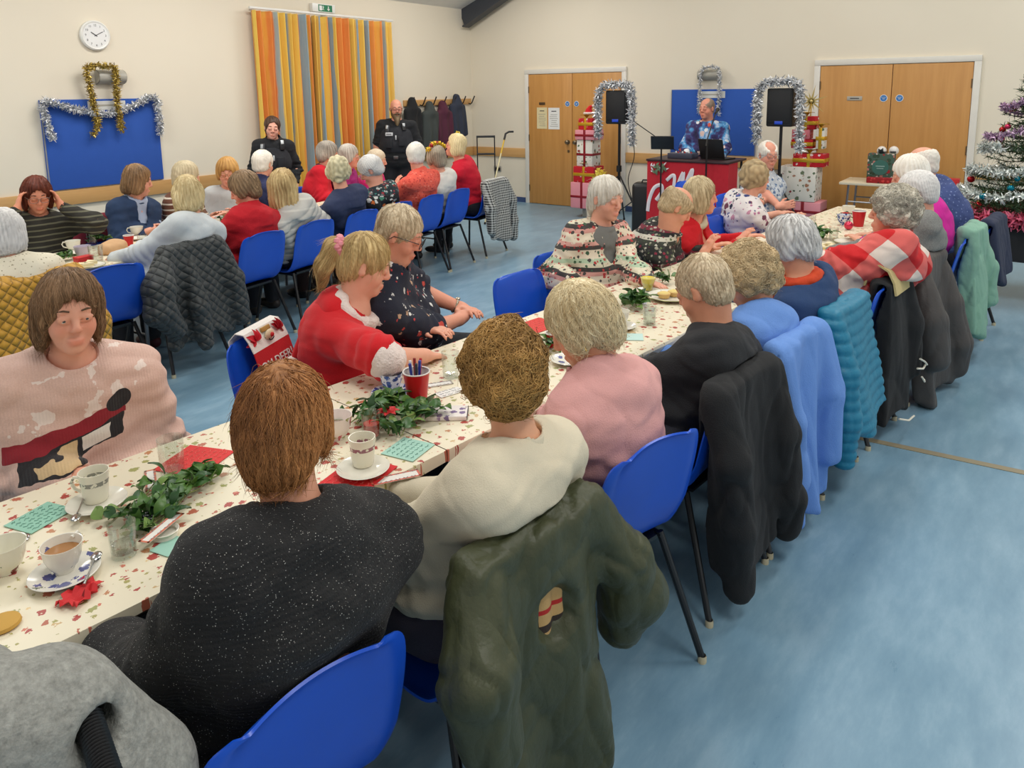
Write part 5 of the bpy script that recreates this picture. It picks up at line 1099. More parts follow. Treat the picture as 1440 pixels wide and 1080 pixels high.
def santa(B,root,gm):
    nb=B.NB; ax=nrm(B.Hc-nb); pr=[]; an=np.linspace(0,2*PI,15)
    for a,b in zip(an[:-1],an[1:]): pr.append(U(cap(nb+B.R2@V(.085*math.cos(a)+.01,.10*math.sin(a),.005+.02*math.cos(a)*-1),nb+B.R2@V(.085*math.cos(b)+.01,.10*math.sin(b),.005-.02*math.cos(b)),.026),.015))
    v,f=sdf(pr,.009); v=bumpy(v,f,.006,90,3,2); link('fur_collar',qmesh('fur_collar',v,f),FUR,root)
    for sd in (1,-1):
        sh,E,W,hd=B.arms[sd]; d=nrm(E-sh); p=E-d*.03; v,f=sdf([U(cap(p-d*.02,p+d*.045,.068,.070),.02)],.008); v=bumpy(v,f,.004,110,4,2); link('fur_cuff',qmesh('fur_cuff',v,f),FUR,root)
    # hood hanging down the back, pompom at its tip
    pr=[U(cap(nb+V(-.08,0,.0),nb+V(-.17,-.02,-.08),.080,.055),.05),U(cap(nb+V(-.06,.08,.0),nb+V(-.06,-.08,.0),.055),.05),U(cap(nb+V(-.17,-.02,-.08),nb+V(-.245,-.04,-.20),.05,.016),.03)]
    v,f=sdf(pr,.009); v=bumpy(v,f,.008,22,6,2); link('hood',qmesh('hood',v,f),SANTA,root)
    g=Geo().ball(nb+V(-.255,-.045,-.225),.028,14); part('pompom',g,FUR,root)
    pts=[]
    for a in np.linspace(0,2*PI,30,endpoint=False): pts.append(B.P+(B.Bl-B.P)*.75+B.R1@V((.125*B.g+.034)*math.cos(a),(.165*B.g+.034)*math.sin(a),0))
    g=Geo(); F=np.stack([np.stack([p+B.R1@V(0,0,-.03) for p in pts+pts[:1]]),np.stack([p+B.R1@V(0,0,.03) for p in pts+pts[:1]])],1); g.shell(F,.006); part('black_belt',g,plain('black belt leather',(24,22,24),.35),root)
row('T',-8.02,1.02,-1,512,372,.86,'blonde person with ponytail in red santa dress, face turned away',dyaw=40,chairlab='blue stacking chair hung with the red deer banner',cyaw=28,hx=.12,w=.20,g=1.14,hyaw=-42,hp=20,hunch=.06,h=.007,
  armL=(.36,.16,.76),armR=(.40,-.20,.765),poleR=(.1,-.9,.15),poleL=(-.3,.8,-.4),hair=('pony',*BLO,ST(1300,.13,.12)),wear=[top('santa_dress',SANTA,e=.018,sl=.46,loose=.016,bust=.8,neck='hood',skirt=.7,wr=.006,h=.0085),dict(k='custom',n='trim',f=santa),legs((30,30,34)),shoes()],extra=[pony],skin=(232,172,146))
row('T',-7.44,1.16,-1,561,329,.94,'grey haired man with glasses in navy festive print shirt',dyaw=46,chairlab='blue stacking chair behind the man in navy print shirt',cyaw=40,fem=False,w=.225,g=1.28,hyaw=-58,hp=24,hunch=.05,h=.0065,
  armL=(.30,.10,.735),armR=(.30,-.03,.72),poleL=(-.4,.9,-.6),poleR=(-.4,-.9,-.6),handL=(.55,-.8,.1),handR=(.35,.9,.1),palmL=(.3,.0,1),hair=('crop',*GRY,ST(900,.05,.3,srad=.0009)),glasses=(24,24,26),wear=[top('print_shirt',XMASN,e=.018,sl=.47,loose=.02,neck='shirt',wr=.007,h=.0085),legs((56,58,64)),shoes()],extra=[watch(1)],skin=(226,160,134))
row('T',-6.15,1.0,-1,852,279,.90,'person with white tied back hair in cream patterned cardigan',dyaw=-14,chairlab='blue stacking chair behind the cream patterned cardigan',cyaw=-6,w=.215,g=1.15,hyaw=-104,hp=10,hunch=.02,h=.007,
  armL=(.46,.02,.755),armR=(.20,-.26,.74),handL=(.9,.25,-.1),hair=('tied',*WHT,ST(1000,.12,.12,fringe=-.0)),wear=[under(fabric('grey blue under top',(120,120,116)),'under_top','crew'),top('cardigan',CARD,e=.020,loose=.018,open=1,cuff=1,flare=.01,wr=.009,h=.0085,bust=.8),legs((50,50,54)),shoes()],extra=[flowers([(236,214,90)],(-.115,.05,.085),4,7)],skin=(226,168,144))
row('T',-5.45,1.0,-1,951,291,.76,'bald topped man bent forward in dark patterned jumper',dyaw=18,chairlab='blue stacking chair behind the dark patterned jumper',fem=False,w=.205,g=1.1,hyaw=-54,hp=34,hunch=.09,h=.008,
  armL=(.36,.12,.755),armR=(.36,-.10,.755),hair=('fringe',(150,128,96),(226,204,164),ST(500,.05,.3,v=.006)),wear=[top('patterned_jumper',DARKF,e=.018,wr=.007),legs((40,40,46)),shoes()],skin=(226,164,134))
row('T',-4.93,1.0,-1,985,276,.82,'person with fair grey bob in scarlet jumper',dyaw=14,chairlab='blue stacking chair behind the scarlet jumper',w=.185,g=1.,hyaw=-56,hp=4,hunch=.05,h=.008,
  armL=(.36,.10,.755),armR=(.36,-.10,.755),hair=('bob',(140,118,84),(230,212,172),ST(600,.10,.25)),wear=[top('scarlet_jumper',fabric('scarlet knit',(206,18,30),var=.15),e=.016,neck='vee'),legs((50,40,44)),shoes()],extra=[scarf(plain('pale scarf',(200,190,160),.8),4,.02,False)],skin=(224,160,132))
row('T',-4.02,1.0,-1,1062,250,.90,'person with short wavy hair in white floral blouse',dyaw=52,chairlab='blue stacking chair behind the white floral blouse',w=.205,g=1.15,hyaw=-46,hp=6,hunch=.05,h=.008,
  armL=(.34,.12,.755),armR=(.34,-.14,.74),hair=('curly',(100,84,58),(196,172,130),dict(v=-.006)),wear=[top('floral_blouse',FLORB,e=.018,sl=.62,loose=.02,wr=.007),legs((44,46,60)),shoes()],skin=(226,168,142))
row('T',-3.10,1.35,-1,1080,218,1.33,'white haired man with glasses and folded bare arms',dyaw=-36,chairlab='blue stacking chair behind the man with folded arms',fem=False,w=.22,g=1.15,hyaw=-136,hp=6,hunch=.01,h=.0075,
  armL=(.26,-.13,.74),armR=(.28,.13,.72),poleL=(.1,.9,-.5),poleR=(.1,-.9,-.5),handL=(.1,-1,.25),handR=(.1,1,.2),palmL=(1,0,.3),palmR=(1,0,.3),hair=('recede',*WHT,{'v':.004}),glasses=(100,100,110),wear=[top('leaf_print_shirt',LEAFS,e=.018,sl=.46,loose=.02,neck='shirt'),legs((60,66,62)),shoes()],extra=[watch(1)],skin=(226,160,136))
# ---- near side of the table by the curtain (backs to us)
row('L',-8.33,-.27,1,5,328,-.36,'person with grey bob in lacy cream cardigan, cut off by the edge',chairlab='blue stacking chair under the mustard quilted coat',w=.215,g=1.15,hyaw=82,hp=8,hunch=.05,face=0,armL=(.34,.16,.755),armR=(.34,-.12,.755),
  hair=('bob',*SIL,{}),wear=[top('lacy_cardigan',pattern('cream lace knit',(222,214,192),lambda b,c:motifs(b,c,55.,[(150,140,112)],.25,.8,None,.1)),e=.022,loose=.012,wr=.005),legs((40,40,44)),shoes()],skin=(224,166,140))
row('L',-7.29,-.15,1,264,273,-.24,'person with pale blonde bob in ice blue cardigan',chairlab='blue stacking chair under the charcoal quilted coat',w=.205,g=1.08,hyaw=62,hp=8,hunch=.05,face=0,armL=(.27,.20,.72),armR=(.30,-.12,.74),
  hair=('bob',*PBL,ST(500,.11,.15)),wear=[top('ice_blue_cardigan',fabric('ice blue knit',(206,212,214),var=.08),e=.018,loose=.012,wr=.006),legs((52,52,56)),shoes((90,30,36))],extra=[scarf(pattern('green speckled collar',(90,96,40),lambda b,c:motifs(b,c,70.,[(24,26,20)],.5,.9)),2,.014,False)],skin=(228,172,146))
row('L',-6.70,-.18,1,344,266,-.22,'person with brown streaked hair in red wool coat, in profile',chairlab='blue stacking chair behind the red wool coat',w=.205,g=1.1,hyaw=132,hp=22,hunch=.07,armL=(.34,.16,.755),armR=(.34,-.12,.755),
  hair=('short',*GBR,ST(400,.07,.3)),wear=[top('red_coat',fabric('red boucle wool',(190,14,32),var=.22,bump=(160,.5)),e=.024,neck='fleece',wr=.007,hem=.455),legs((60,60,60)),shoes((60,50,44))],skin=(228,162,134))
row('L',-6.17,-.18,1,397,262,-.27,'person with wavy blonde hair in pale padded jacket',chairlab='blue stacking chair behind the pale padded jacket',w=.205,g=1.12,hyaw=58,hp=6,hunch=.05,face=0,armL=(.34,.16,.755),armR=(.10,-.33,.80),
  hair=('long',(150,116,70),(230,204,148),ST(400,.12,.3)),wear=[top('padded_jacket',stripes('pale padded nylon',(206,204,196),(190,188,182),14.,2,.8),e=.026,loose=.016,ridge=(.06,.016),wr=.004),legs((50,50,54)),shoes((60,56,52))],skin=(230,172,146))
row('L',-5.61,-.18,1,476,242,-.27,'person with cropped white curls in dark navy jumper',chairlab='blue stacking chair behind the dark navy jumper',w=.21,g=1.12,hyaw=48,hp=12,hunch=.06,face=0,armL=(.34,.16,.755),armR=(.34,-.12,.755),
  hair=('curly',(130,122,90),(226,216,178),dict(v=-.010)),wear=[top('navy_jumper',fabric('dark navy knit',(44,54,86),var=.14),e=.018),legs((60,40,36)),shoes()],skin=(228,168,142))
row('L',-5.12,-.18,1,522,240,-.27,'person with grey hair and glasses in black festive jumper',chairlab='blue stacking chair behind the black festive jumper',w=.195,g=1.05,hyaw=128,hp=30,hunch=.08,armL=(.36,.14,.755),armR=(.36,-.10,.755),
  hair=('crop',*SIL,dict(v=.012)),glasses=(150,150,160),wear=[top('festive_jumper',XJUMP,e=.016),legs((40,40,46)),shoes((120,110,100))],skin=(230,166,142))
row('L',-4.60,-.18,1,585,220,-.27,'person with white hair in coral print shirt, back to us',chairlab='blue stacking chair behind the coral print shirt',fem=False,w=.225,g=1.2,hyaw=44,hp=6,hunch=.04,face=0,armL=(.34,.18,.755),armR=(.34,-.12,.755),
  hair=('crop',*WHT,dict(v=.010)),wear=[top('coral_shirt',CORAL,e=.018,sl=.5,loose=.02,neck='shirt'),legs((60,58,50)),shoes((40,36,34))],skin=(228,166,142))
row('L',-4.12,-.18,1,613,223,-.27,'person with yellow flower crown and white top',chairlab='blue stacking chair behind the white top and flower crown',w=.175,g=.95,hyaw=84,hp=10,hunch=.04,face=0,armL=(.34,.12,.755),armR=(.34,-.10,.755),
  hair=('short',(96,82,66),(190,176,154),{}),wear=[top('white_top',fabric('white jersey',(226,222,214),var=.06),e=.014),legs((40,40,40)),shoes()],extra=[flowers([(240,206,40),(200,40,40)],None,5,9)],skin=(226,168,144))
row('L',-3.45,-.20,1,641,205,-.10,'person with yellow flower in blonde hair and crimson jumper',chairlab='blue stacking chair under the tweed coat',dyaw=12,w=.195,g=1.08,hyaw=122,hp=-8,hunch=.01,armL=(.34,.12,.755),armR=(.34,-.10,.755),
  hair=('bob',*PBL,dict(fringe=.0)),wear=[top('crimson_jumper',fabric('crimson knit',(204,14,44),var=.12),e=.018),legs((28,28,34)),shoes((28,26,28))],extra=[flowers([(240,212,60)],(-.02,-.06,.10),6,4),earring],skin=(228,160,134))
# ---- far side, below the pin board and curtain
row('L',-7.62,1.0,-1,52,274,.90,'person with dark red hair holding both hands to her head',dyaw=-16,chairlab='blue stacking chair behind the striped olive jumper',w=.215,g=1.15,hyaw=-106,hp=16,hunch=.0,h=.0075,armL=lambda B:B.Hc+B.Rh@V(.085,.135,-.07),armR=lambda B:B.Hc+B.Rh@V(.085,-.135,-.07),poleL=(.5,.8,-.6),poleR=(.5,-.8,-.6),handL=(-.2,-.30,.9),handR=(-.2,.30,.9),palmL=(0,1,.3),palmR=(0,-1,.3),
  hair=('bob',*DRED,ST(400,.11,.2,fringe=-.012)),glasses=(110,90,80),wear=[top('striped_jumper',stripes('olive striped knit',(96,94,76),(40,38,32),26.,2,.72,.012),e=.02,wr=.007,cuff=1),legs((40,40,44)),shoes()],skin=(224,152,122))
row('L',-6.92,1.0,-1,193,254,.92,'person with brown bob in navy cardigan, head turned aside',dyaw=4,chairlab='blue stacking chair under the maroon coat',w=.195,g=1.05,hyaw=-20,hp=14,hunch=.02,armL=(.32,.02,.755),armR=(.34,-.10,.755),
  hair=('bob',(74,54,36),(176,138,98),ST(400,.10,.15)),wear=[under(fabric('pale blue blouse',(170,184,210),var=.08),'blouse','shirt'),top('navy_cardigan',NAVYK,e=.020,open=1),legs((40,40,44)),shoes()],skin=(226,166,142))
row('L',-6.42,1.0,-1,262,249,.92,'person with fair grey hair in white and brown striped top',dyaw=20,chairlab='blue stacking chair behind the white striped top',w=.19,g=1.02,hyaw=-10,hp=10,hunch=.03,armL=(.32,.1,.755),armR=(.34,-.10,.755),
  hair=('short',(150,134,104),(222,206,170),{}),wear=[top('striped_top',stripes('white brown stripe',(220,208,192),(110,70,54),22.,2,.74),e=.016),legs((40,40,44)),shoes()],skin=(226,168,144))
row('L',-5.98,1.0,-1,320,243,.92,'person with gold glasses and ginger hair in pale grey jumper',dyaw=-30,chairlab='blue stacking chair behind the pale grey jumper',w=.195,g=1.08,hyaw=-128,hp=6,hunch=.01,armL=(.32,.04,.755),armR=(.30,-.14,.755),
  hair=('short',(140,94,44),(222,172,100),dict(v=.006)),glasses=(150,110,60),wear=[top('grey_jumper',fabric('pale grey knit',(190,192,192),var=.1),e=.018),legs((40,40,44)),shoes()],skin=(228,164,138))
row('L',-5.55,1.02,-1,370,231,.96,'person with white crop and navy collar, back of head to us',dyaw=100,chairlab='blue stacking chair behind the white crop and navy collar',w=.19,g=1.,hyaw=18,hp=4,hunch=.03,face=0,armL=(.30,.12,.70),armR=(.30,-.10,.70),
  hair=('crop',*WHT,dict(v=.010)),wear=[top('navy_fleece',fabric('navy fleece',(40,46,84),var=.12),e=.018,neck='fleece'),legs((40,40,44)),shoes()],skin=(228,168,144))
row('L',-4.82,1.0,-1,461,216,.95,'person with grey hair in red cardigan below the striped curtain',dyaw=34,chairlab='blue stacking chair behind the red cardigan',w=.20,g=1.08,hyaw=-26,hp=6,hunch=.04,face=1,armL=(.34,.1,.755),armR=(.34,-.10,.755),
  hair=('short',(88,80,72),(196,186,172),{}),wear=[top('red_cardigan',fabric('red knit',(198,8,34),var=.12),e=.020),legs((40,40,44)),shoes()],extra=[scarf(plain('purple scarf',(70,30,60),.8),5,.018,False)],skin=(226,164,138))
row('L',-4.36,1.0,-1,491,220,.88,'person with grey hair and glasses in purple top',dyaw=20,chairlab='blue stacking chair behind the purple top',w=.19,g=1.02,hyaw=-52,hp=6,hunch=.03,armL=(.34,.1,.755),armR=(.34,-.10,.755),
  hair=('short',(130,120,110),(222,214,202),{}),glasses=(160,150,140),wear=[top('purple_top',fabric('purple knit',(156,30,116),var=.14),e=.018),legs((40,40,44)),shoes()],skin=(230,164,140))
row('L',-3.95,1.0,-1,530,226,.85,'person with thin white hair in hot pink top',dyaw=20,chairlab='blue stacking chair behind the hot pink top',w=.19,g=1.02,hyaw=-50,hp=8,hunch=.04,armL=(.34,.1,.755),armR=(.34,-.10,.755),
  hair=('crop',(180,160,130),(228,212,186),dict(v=.004)),wear=[top('pink_top',fabric('hot pink knit',(222,40,120),var=.1),e=.016),legs((40,40,44)),shoes()],skin=(230,166,142))
# ---- standing: two officers, the singer
BLKU=fabric('black uniform cloth',(24,26,30),var=.2); VEST=fabric('black stab vest nylon',(34,36,42),var=.2,bump=(420,.3)); SILV=plain('silver radio trim',(200,204,206),.35,.4)
def vest(officer):
    def fn(B,root,gm):
        g=B.g; pr=[U(ell(B.Bl+V(.0,0,.05),(.125*g+.035,.165*g+.028,.17),B.R1),.05),U(ell(B.C,(.108*g+.04,.155*g+.03,.18),B.R2),.05),S(cap(B.NB-V(0,0,.03),B.NB+V(0,0,.2),.085,.10),.02)]
        for sd in (1,-1): pr.append(U(cap(B.NB+V(.06,sd*.085,-.035),B.NB+V(-.08,sd*.085,-.035),.034),.03)); pr.append(S(cap(B.arms[sd][0]+V(0,sd*.02,.02),B.arms[sd][0]+V(0,sd*.05,-.16),.075,.055),.02))
        pr.append(I(half(B.P+V(0,0,.10),(0,0,-1)),.02)); v,f=sdf(pr,.010); v=bumpy(v,f,.003,30,3,2); ve=link('stab_vest',qmesh('stab_vest',v,f),VEST,root)
        bv=BVHTree.FromPolygons(v.tolist(),f.tolist())
        def on(y,z): 
            r=bv.ray_cast(Vector((1.,y,z)),Vector((-1,0,0))); return (A(r[0][:]),A(r[1][:])) if r[0] is not None else (V(.2,y,z),V(1,0,0))
        def box(nm,y,z,hx,hy,hz,m,bev=.005): 
            p,n=on(y,z); n=nrm(n*V(1,1,.4)); s=nrm(np.cross(V(0,0,1),n)); R=np.stack([n,s,np.cross(n,s)],1); part(nm,Geo().box(p+n*hx*.8,(hx,hy,hz),R,bev=bev),m,ve)
        cz=B.C[2]
        box('radio',.10,cz+.12,.018,.024,.05,plain('radio black',(30,32,34),.4)); box('radio_face',.10,cz+.145,.026,.016,.022,SILV,.003); box('body_camera',-.09,cz+.10,.018,.024,.045,plain('camera housing',(60,62,66),.4)); box('camera_lens_panel',-.09,cz+.115,.026,.014,.024,SILV,.003)
        box('pouch',-.08,cz-.08,.022,.045,.06,VEST); box('pouch',.08,cz-.06,.022,.04,.06,VEST); box('pen_clip',.01,cz-.01,.012,.008,.03,SILV,.003)
        box('name_badge',-.075,cz+.035,.010,.048,.022,plain('officer badge '+officer,(216,220,224) if officer=='man' else (150,176,214),.5),.002)
        box('badge_line',-.075,cz+.035,.0128,.034,.005,INK,.001)
    return fn
def belt(B,root,gm):
    pts=[B.P+V(0,0,.045)+V((.135*B.g+.022)*math.cos(a),(.175*B.g+.020)*math.sin(a),0) for a in np.linspace(0,2*PI,32,endpoint=False)]+[]; pts.append(pts[0]); F=np.stack([np.stack([p+V(0,0,-.026) for p in pts]),np.stack([p+V(0,0,.026) for p in pts])],1); b=part('utility_belt',Geo().shell(F,.008),plain('black belt leather',(24,22,24),.35),root)
    part('buckle',Geo().box(B.P+V(.135*B.g+.028,0,.045),(.006,.03,.022),bev=.004),plain('buckle',(120,120,120),.3,.8),b)
def beard(B,t,H):
    o=[]
    def E(c,r,k=.02,op='u'): o.append((op,k)+ell(H(c),A(r),B.Rh))
    E((.062,0,-.090),(.048,.058,.050)); E((.085,0,-.125),(.034,.042,.045)); E((.092,0,-.165),(.024,.028,.055),.03); E((.030,.055,-.05),(.035,.018,.05)); E((.030,-.055,-.05),(.035,.018,.05)); E((.100,0,-.055),(.016,.034,.010),.01); E((.112,0,-.071),(.020,.018,.006),.006,'s')
    v,f=sdf(o,.007); v=bumpy(v,f,.004,60,4,2,(1,1,.3)); me=qmesh('beard',v,f); at=me.attributes.new('tone','FLOAT','POINT'); lp=(v-B.Hc)@B.Rh; at.data.foreach_set('value',np.clip(.2+.8*np.exp(-(lp[:,1]/.02)**2)*(lp[:,2]<-.1)+.15*wob(v,50,2,2),0,1).astype(np.float32)); link('beard',me,hairmat((58,34,24),(150,130,100)),t)
pw=aty(383,180,-.95); P((pw[0]+.0,-.93),-128,pw,'policewoman in black uniform standing before the orange curtain',stand=1,s=pw[2]/1.56,w=.20,g=1.02,hyaw=-124,hp=6,hr=-6,hunch=.0,h=.0075,armL=(.10,.22,.80),armR=(.10,-.22,.80),
  hair=('tied',*DBR,dict(fringe=-.024)),wear=[top('uniform_top',BLKU,e=.018,neck='fleece',hem=.80),dict(k='custom',n='stab_vest',f=vest('woman')),legs((26,26,30)),dict(k='custom',n='belt',f=belt),shoes()],skin=(232,176,154),old=0)
pm=aty(557,153,-.90); P((pm[0],-.88),-140,pm,'bearded bald police officer in stab vest standing before the curtain',stand=1,fem=False,s=pm[2]/1.64,w=.235,g=1.25,hyaw=-128,hp=4,hunch=-.01,h=.0075,armL=(.05,.30,.86),armR=(.05,-.30,.86),
  hair=('none',(70,44,32),(70,44,32)),glasses=(40,40,40),wear=[top('polo_shirt',BLKU,e=.016,sl=.40,loose=.015,neck='crew',hem=.80),dict(k='custom',n='stab_vest',f=vest('man')),legs((28,28,34)),dict(k='custom',n='belt',f=belt),shoes()],extra=[beard],skin=(222,158,134),old=0)
dj=atx(994,153,-1.15); P((-1.15,dj[1]),-172,dj,'singer in space print jumper at microphone behind the red booth',stand=1,fem=False,s=dj[2]/1.6,w=.225,g=1.12,hyaw=168,hp=2,hunch=.0,h=.0075,armL=(.26,.22,.92),armR=(.28,-.16,.95),poleL=(-.5,.9,-.5),poleR=(-.5,-.9,-.5),
  hair=('recede',(110,90,76),(170,150,132),dict(v=-.002)),wear=[top('space_jumper',SPACE,e=.018,loose=.01,hem=.86),legs((36,38,48)),shoes()],skin=(224,154,130))
for i,q in enumerate(PEOPLE): q['seed']=i*7+3; person(q)
# chairs nobody sits on
rchair('T',-6.70,.82,-1,'empty blue chair tucked in beside the red napkin')
rchair('T',-4.42,.84,-1,'empty blue chair between scarlet jumper and floral blouse')
rchair('L',-7.83,-.17,1,'empty blue chair behind the brown haired woman in pink',-.1)
chair(-2.55,-4.95,math.radians(200),'empty blue chair beside the red singer booth')
# ================================================================== COATS, BAGS AND STICKS ON THE CHAIRS
def cf(row,x,n,side,dy=0.):
    p=rown(row,x,n); return (p[0],p[1],math.radians((90 if side>0 else -90)+dy)+(YT if row=='T' else YL))
OLIVE=fabric('olive green nylon',(62,66,40),var=.10,rough=.5,bump=(90,.25),crz=6.,crw=1.); BLKW=fabric('black wool coat',(26,27,29),var=.3); TEAL=fabric('teal quilted nylon',(18,118,150),var=.14,rough=.5,bump=(90,.2)); DGREY=fabric('dark grey nylon',(70,66,64),var=.12,rough=.6,bump=(90,.22),crw=.9); MINT=fabric('mint green cotton',(128,170,150),var=.14,bump=(24,.5)); NAVJ=fabric('navy jacket cloth',(40,48,72),var=.14)
MARO=fabric('maroon wool',(112,20,40),var=.16); GFLE=pattern('grey flecked fleece',(140,140,134),lambda b,c:b.mix(b.noise(70.,detail=5.,rough=.75),lin((70,70,66)),lin((188,188,180))),.95,(120,.6))
def quiltm(name,c,sc=16.,rough=.6):
    b=NB(name); x,y,z=b.sep(); u=b.math('ADD',y,z); v=b.math('SUBTRACT',y,z); w=lambda t:b.math('ABSOLUTE',b.math('SINE',b.math('MULTIPLY',t,sc*PI)))
    h=b.math('POWER',b.math('MULTIPLY',w(u),w(v)),.35); b.bump(h,.9,.02); return b.fin(b.mix(b.noise(12.),lin(c),tuple(q*.8 for q in lin(c)[:3])+(1,)),rough,sheen=.1)
CHARQ=quiltm('charcoal diamond quilting',(60,64,64)); MUST=quiltm('mustard chevron quilting',(206,152,40),18.)
TWEED=pattern('black white tweed check',(150,150,146),lambda b,c:b.mix(b.math('MULTIPLY',b.math('ADD',b.math('GREATER_THAN',b.math('FRACT',b.math('MULTIPLY',b.sep()[1],38.)),.5),b.math('GREATER_THAN',b.math('FRACT',b.math('MULTIPLY',b.sep()[2],38.)),.5)),.5),lin((196,196,190)),lin((36,36,38))))
cN2=cf('T',-8.62,-.30,1)
o=coat('parka','olive green parka hung over the chair of the curly haired woman','coat',cN2,coat_mesh('parka',L=.74,w0=.22,w1=.20,th=.05,nf=3.,amp=.022,seed=3,h=.010,top=.835,wr=(.009,26.),flare=.03,
  sl=[(((-.26,.20,.77),(-.33,.245,.64),(-.35,.225,.48)),(.055,.078,.062)),(((-.26,-.20,.77),(-.31,-.29,.62),(-.31,-.34,.50),(-.29,-.33,.40)),(.055,.075,.092,.06))],
  tail=[S(ell((-.365,-.015,.625),(.088,.062,.078)),.012)],skew=0.03),OLIVE)
t=thing('check_scarf','camel check scarf showing through the olive parka','scarf',(0,0,0)); t.location=o.location; t.rotation_euler=o.rotation_euler
CHK=pattern('camel check wool',(200,160,104),lambda b,c:b.mix(b.math('LESS_THAN',b.math('ABSOLUTE',b.math('SUBTRACT',b.sep()[2],.63)),.006),b.mix(b.math('LESS_THAN',b.math('ABSOLUTE',b.math('SUBTRACT',b.sep()[2],.585)),.010),c,lin((52,40,34))),lin((186,40,36))))
g=Geo(); 
g.shell(np.stack([np.stack([V(-.295-.010*abs(math.sin((y+.03)*62+z*3))-.03*(z-.6),y-.02+.1*(z-.6),z) for y in np.linspace(-.055,.04,22)]) for z in np.linspace(.545,.70,10)]),.008)
part('folded_cloth',g,CHK,t); 
coat('wool_coat','black wool coat hung behind the old man in black sweater','coat',cf('T',-7.46,-.26,1),coat_mesh('wool_coat',L=.70,w0=.22,w1=.18,th=.045,nf=3.5,amp=.018,seed=8,h=.010,top=.835,wr=(.008,18.),flare=.02,
  sl=[(((-.27,.19,.78),(-.33,.20,.60),(-.34,.16,.36),(-.33,.13,.12)),(.06,.062,.058,.054)),(((-.27,-.19,.78),(-.33,-.21,.55),(-.35,-.24,.30),(-.33,-.27,.16)),(.06,.06,.056,.052))]),BLKW)
coat('blue_cardigan','cornflower blue fleece cardigan draped over chair behind the curly fair head','cardigan',cf('T',-6.97,-.26,1),coat_mesh('blue_cardigan',L=.74,w0=.22,w1=.23,th=.03,nf=5.,amp=.030,seed=11,h=.010,top=.84,wr=(.006,16.),flare=.03,
  sl=[(((-.27,.18,.78),(-.32,.17,.55),(-.33,.12,.30)),(.05,.05,.045)),(((-.27,-.19,.78),(-.33,-.20,.55),(-.34,-.20,.28)),(.05,.055,.05))]),BLUEK)
coat('quilted_jacket','teal quilted jacket hung over chair behind the orange scarf','jacket',cf('T',-6.42,-.26,1),coat_mesh('quilted_jacket',L=.58,w0=.215,w1=.27,th=.038,nf=2.,amp=.016,seed=14,h=.009,top=.85,wr=(.004,18.),flare=.08,ridge=(.048,.010),
  sl=[(((-.27,.19,.78),(-.33,.20,.58),(-.35,.19,.38),(-.34,.17,.19)),(.055,.056,.054,.048))],skew=-.06),TEAL)
o=coat('lined_coat','black coat with cream lining and white cords on the plaid shawl woman\'s chair','coat',cf('T',-5.82,-.27,1),coat_mesh('lined_coat',L=.74,w0=.17,w1=.15,th=.05,nf=2.,amp=.012,seed=17,h=.010,top=.835,wr=(.006,16.),flare=.03,yoff=-.04,
  sl=[(((-.27,-.16,.78),(-.33,-.20,.56),(-.35,-.20,.32)),(.06,.058,.05))]),BLKW)
part('cream_lining',Geo().shell(np.stack([np.stack([V(-.20-.02*k,y,z) for y in np.linspace(-.17,.10,8)]) for k,z in ((-1,.80),(0,.868),(1,.905),(2.,.907),(4.,.885),(5.4,.83),(6.,.77))]),.010),fabric('cream fleece lining',(206,186,130),var=.12),o)
CORDW=plain('white cord',(226,222,206),.7)
for a,b,c in (((-.40,-.10,.36),(-.41,-.17,.34),(-.40,-.26,.33)),((-.40,-.14,.40),(-.41,-.2,.37),(-.41,-.25,.34)),((-.38,.10,.15),(-.41,.04,.13),(-.41,-.06,.12)),((-.41,-.16,.30),(-.42,-.18,.27),(-.41,-.21,.27))): part('white_cord',Geo().tube([a,b,c],.005,8),CORDW,o)
coat('long_coat','long dark grey padded coat trailing on the floor behind the marl jumper','coat',cf('T',-5.13,-.27,1),coat_mesh('long_coat',L=.82,w0=.215,w1=.24,th=.055,nf=2.5,amp=.02,seed=20,h=.011,top=.835,wr=(.010,14.),flare=.07,
  sl=[(((-.27,-.19,.78),(-.36,-.22,.52),(-.42,-.24,.28),(-.42,-.26,.12)),(.065,.075,.075,.065)),(((-.27,.19,.78),(-.36,.22,.52),(-.40,.20,.30)),(.065,.072,.065))]),DGREY)
coat('cotton_jacket','mint green jacket hung over chair corner behind the magenta jersey','jacket',cf('T',-4.34,-.33,1),coat_mesh('cotton_jacket',L=.72,w0=.15,w1=.19,th=.06,nf=3.,amp=.02,seed=23,h=.010,top=.875,wr=(.010,18.),flare=.05,yoff=-.12,
  sl=[(((-.27,-.22,.78),(-.34,-.28,.58),(-.36,-.28,.36)),(.06,.065,.06))]),MINT)
coat('navy_jacket','navy jacket over the chair of the man in navy dotted shirt','jacket',cf('T',-3.62,-.36,1),coat_mesh('navy_jacket',L=.45,w0=.215,w1=.20,th=.035,nf=3.,amp=.014,seed=26,h=.012,top=.85),NAVJ)
coat('quilted_coat','charcoal diamond quilted coat on chair of the pale blonde bob','coat',cf('L',-7.29,-.15,1),coat_mesh('quilted_coat',L=.62,w0=.22,w1=.24,th=.045,nf=2.5,amp=.022,seed=29,h=.010,top=.84,wr=(.008,18.),flare=.05,
  sl=[(((-.26,.20,.80),(-.34,.32,.62),(-.36,.34,.48),(-.34,.22,.34)),(.06,.085,.085,.06)),(((-.27,-.19,.80),(-.34,-.25,.56),(-.36,-.29,.28)),(.06,.075,.06)),(((-.30,.06,.70),(-.37,.06,.45),(-.38,.04,.20)),(.05,.065,.055))]),CHARQ)
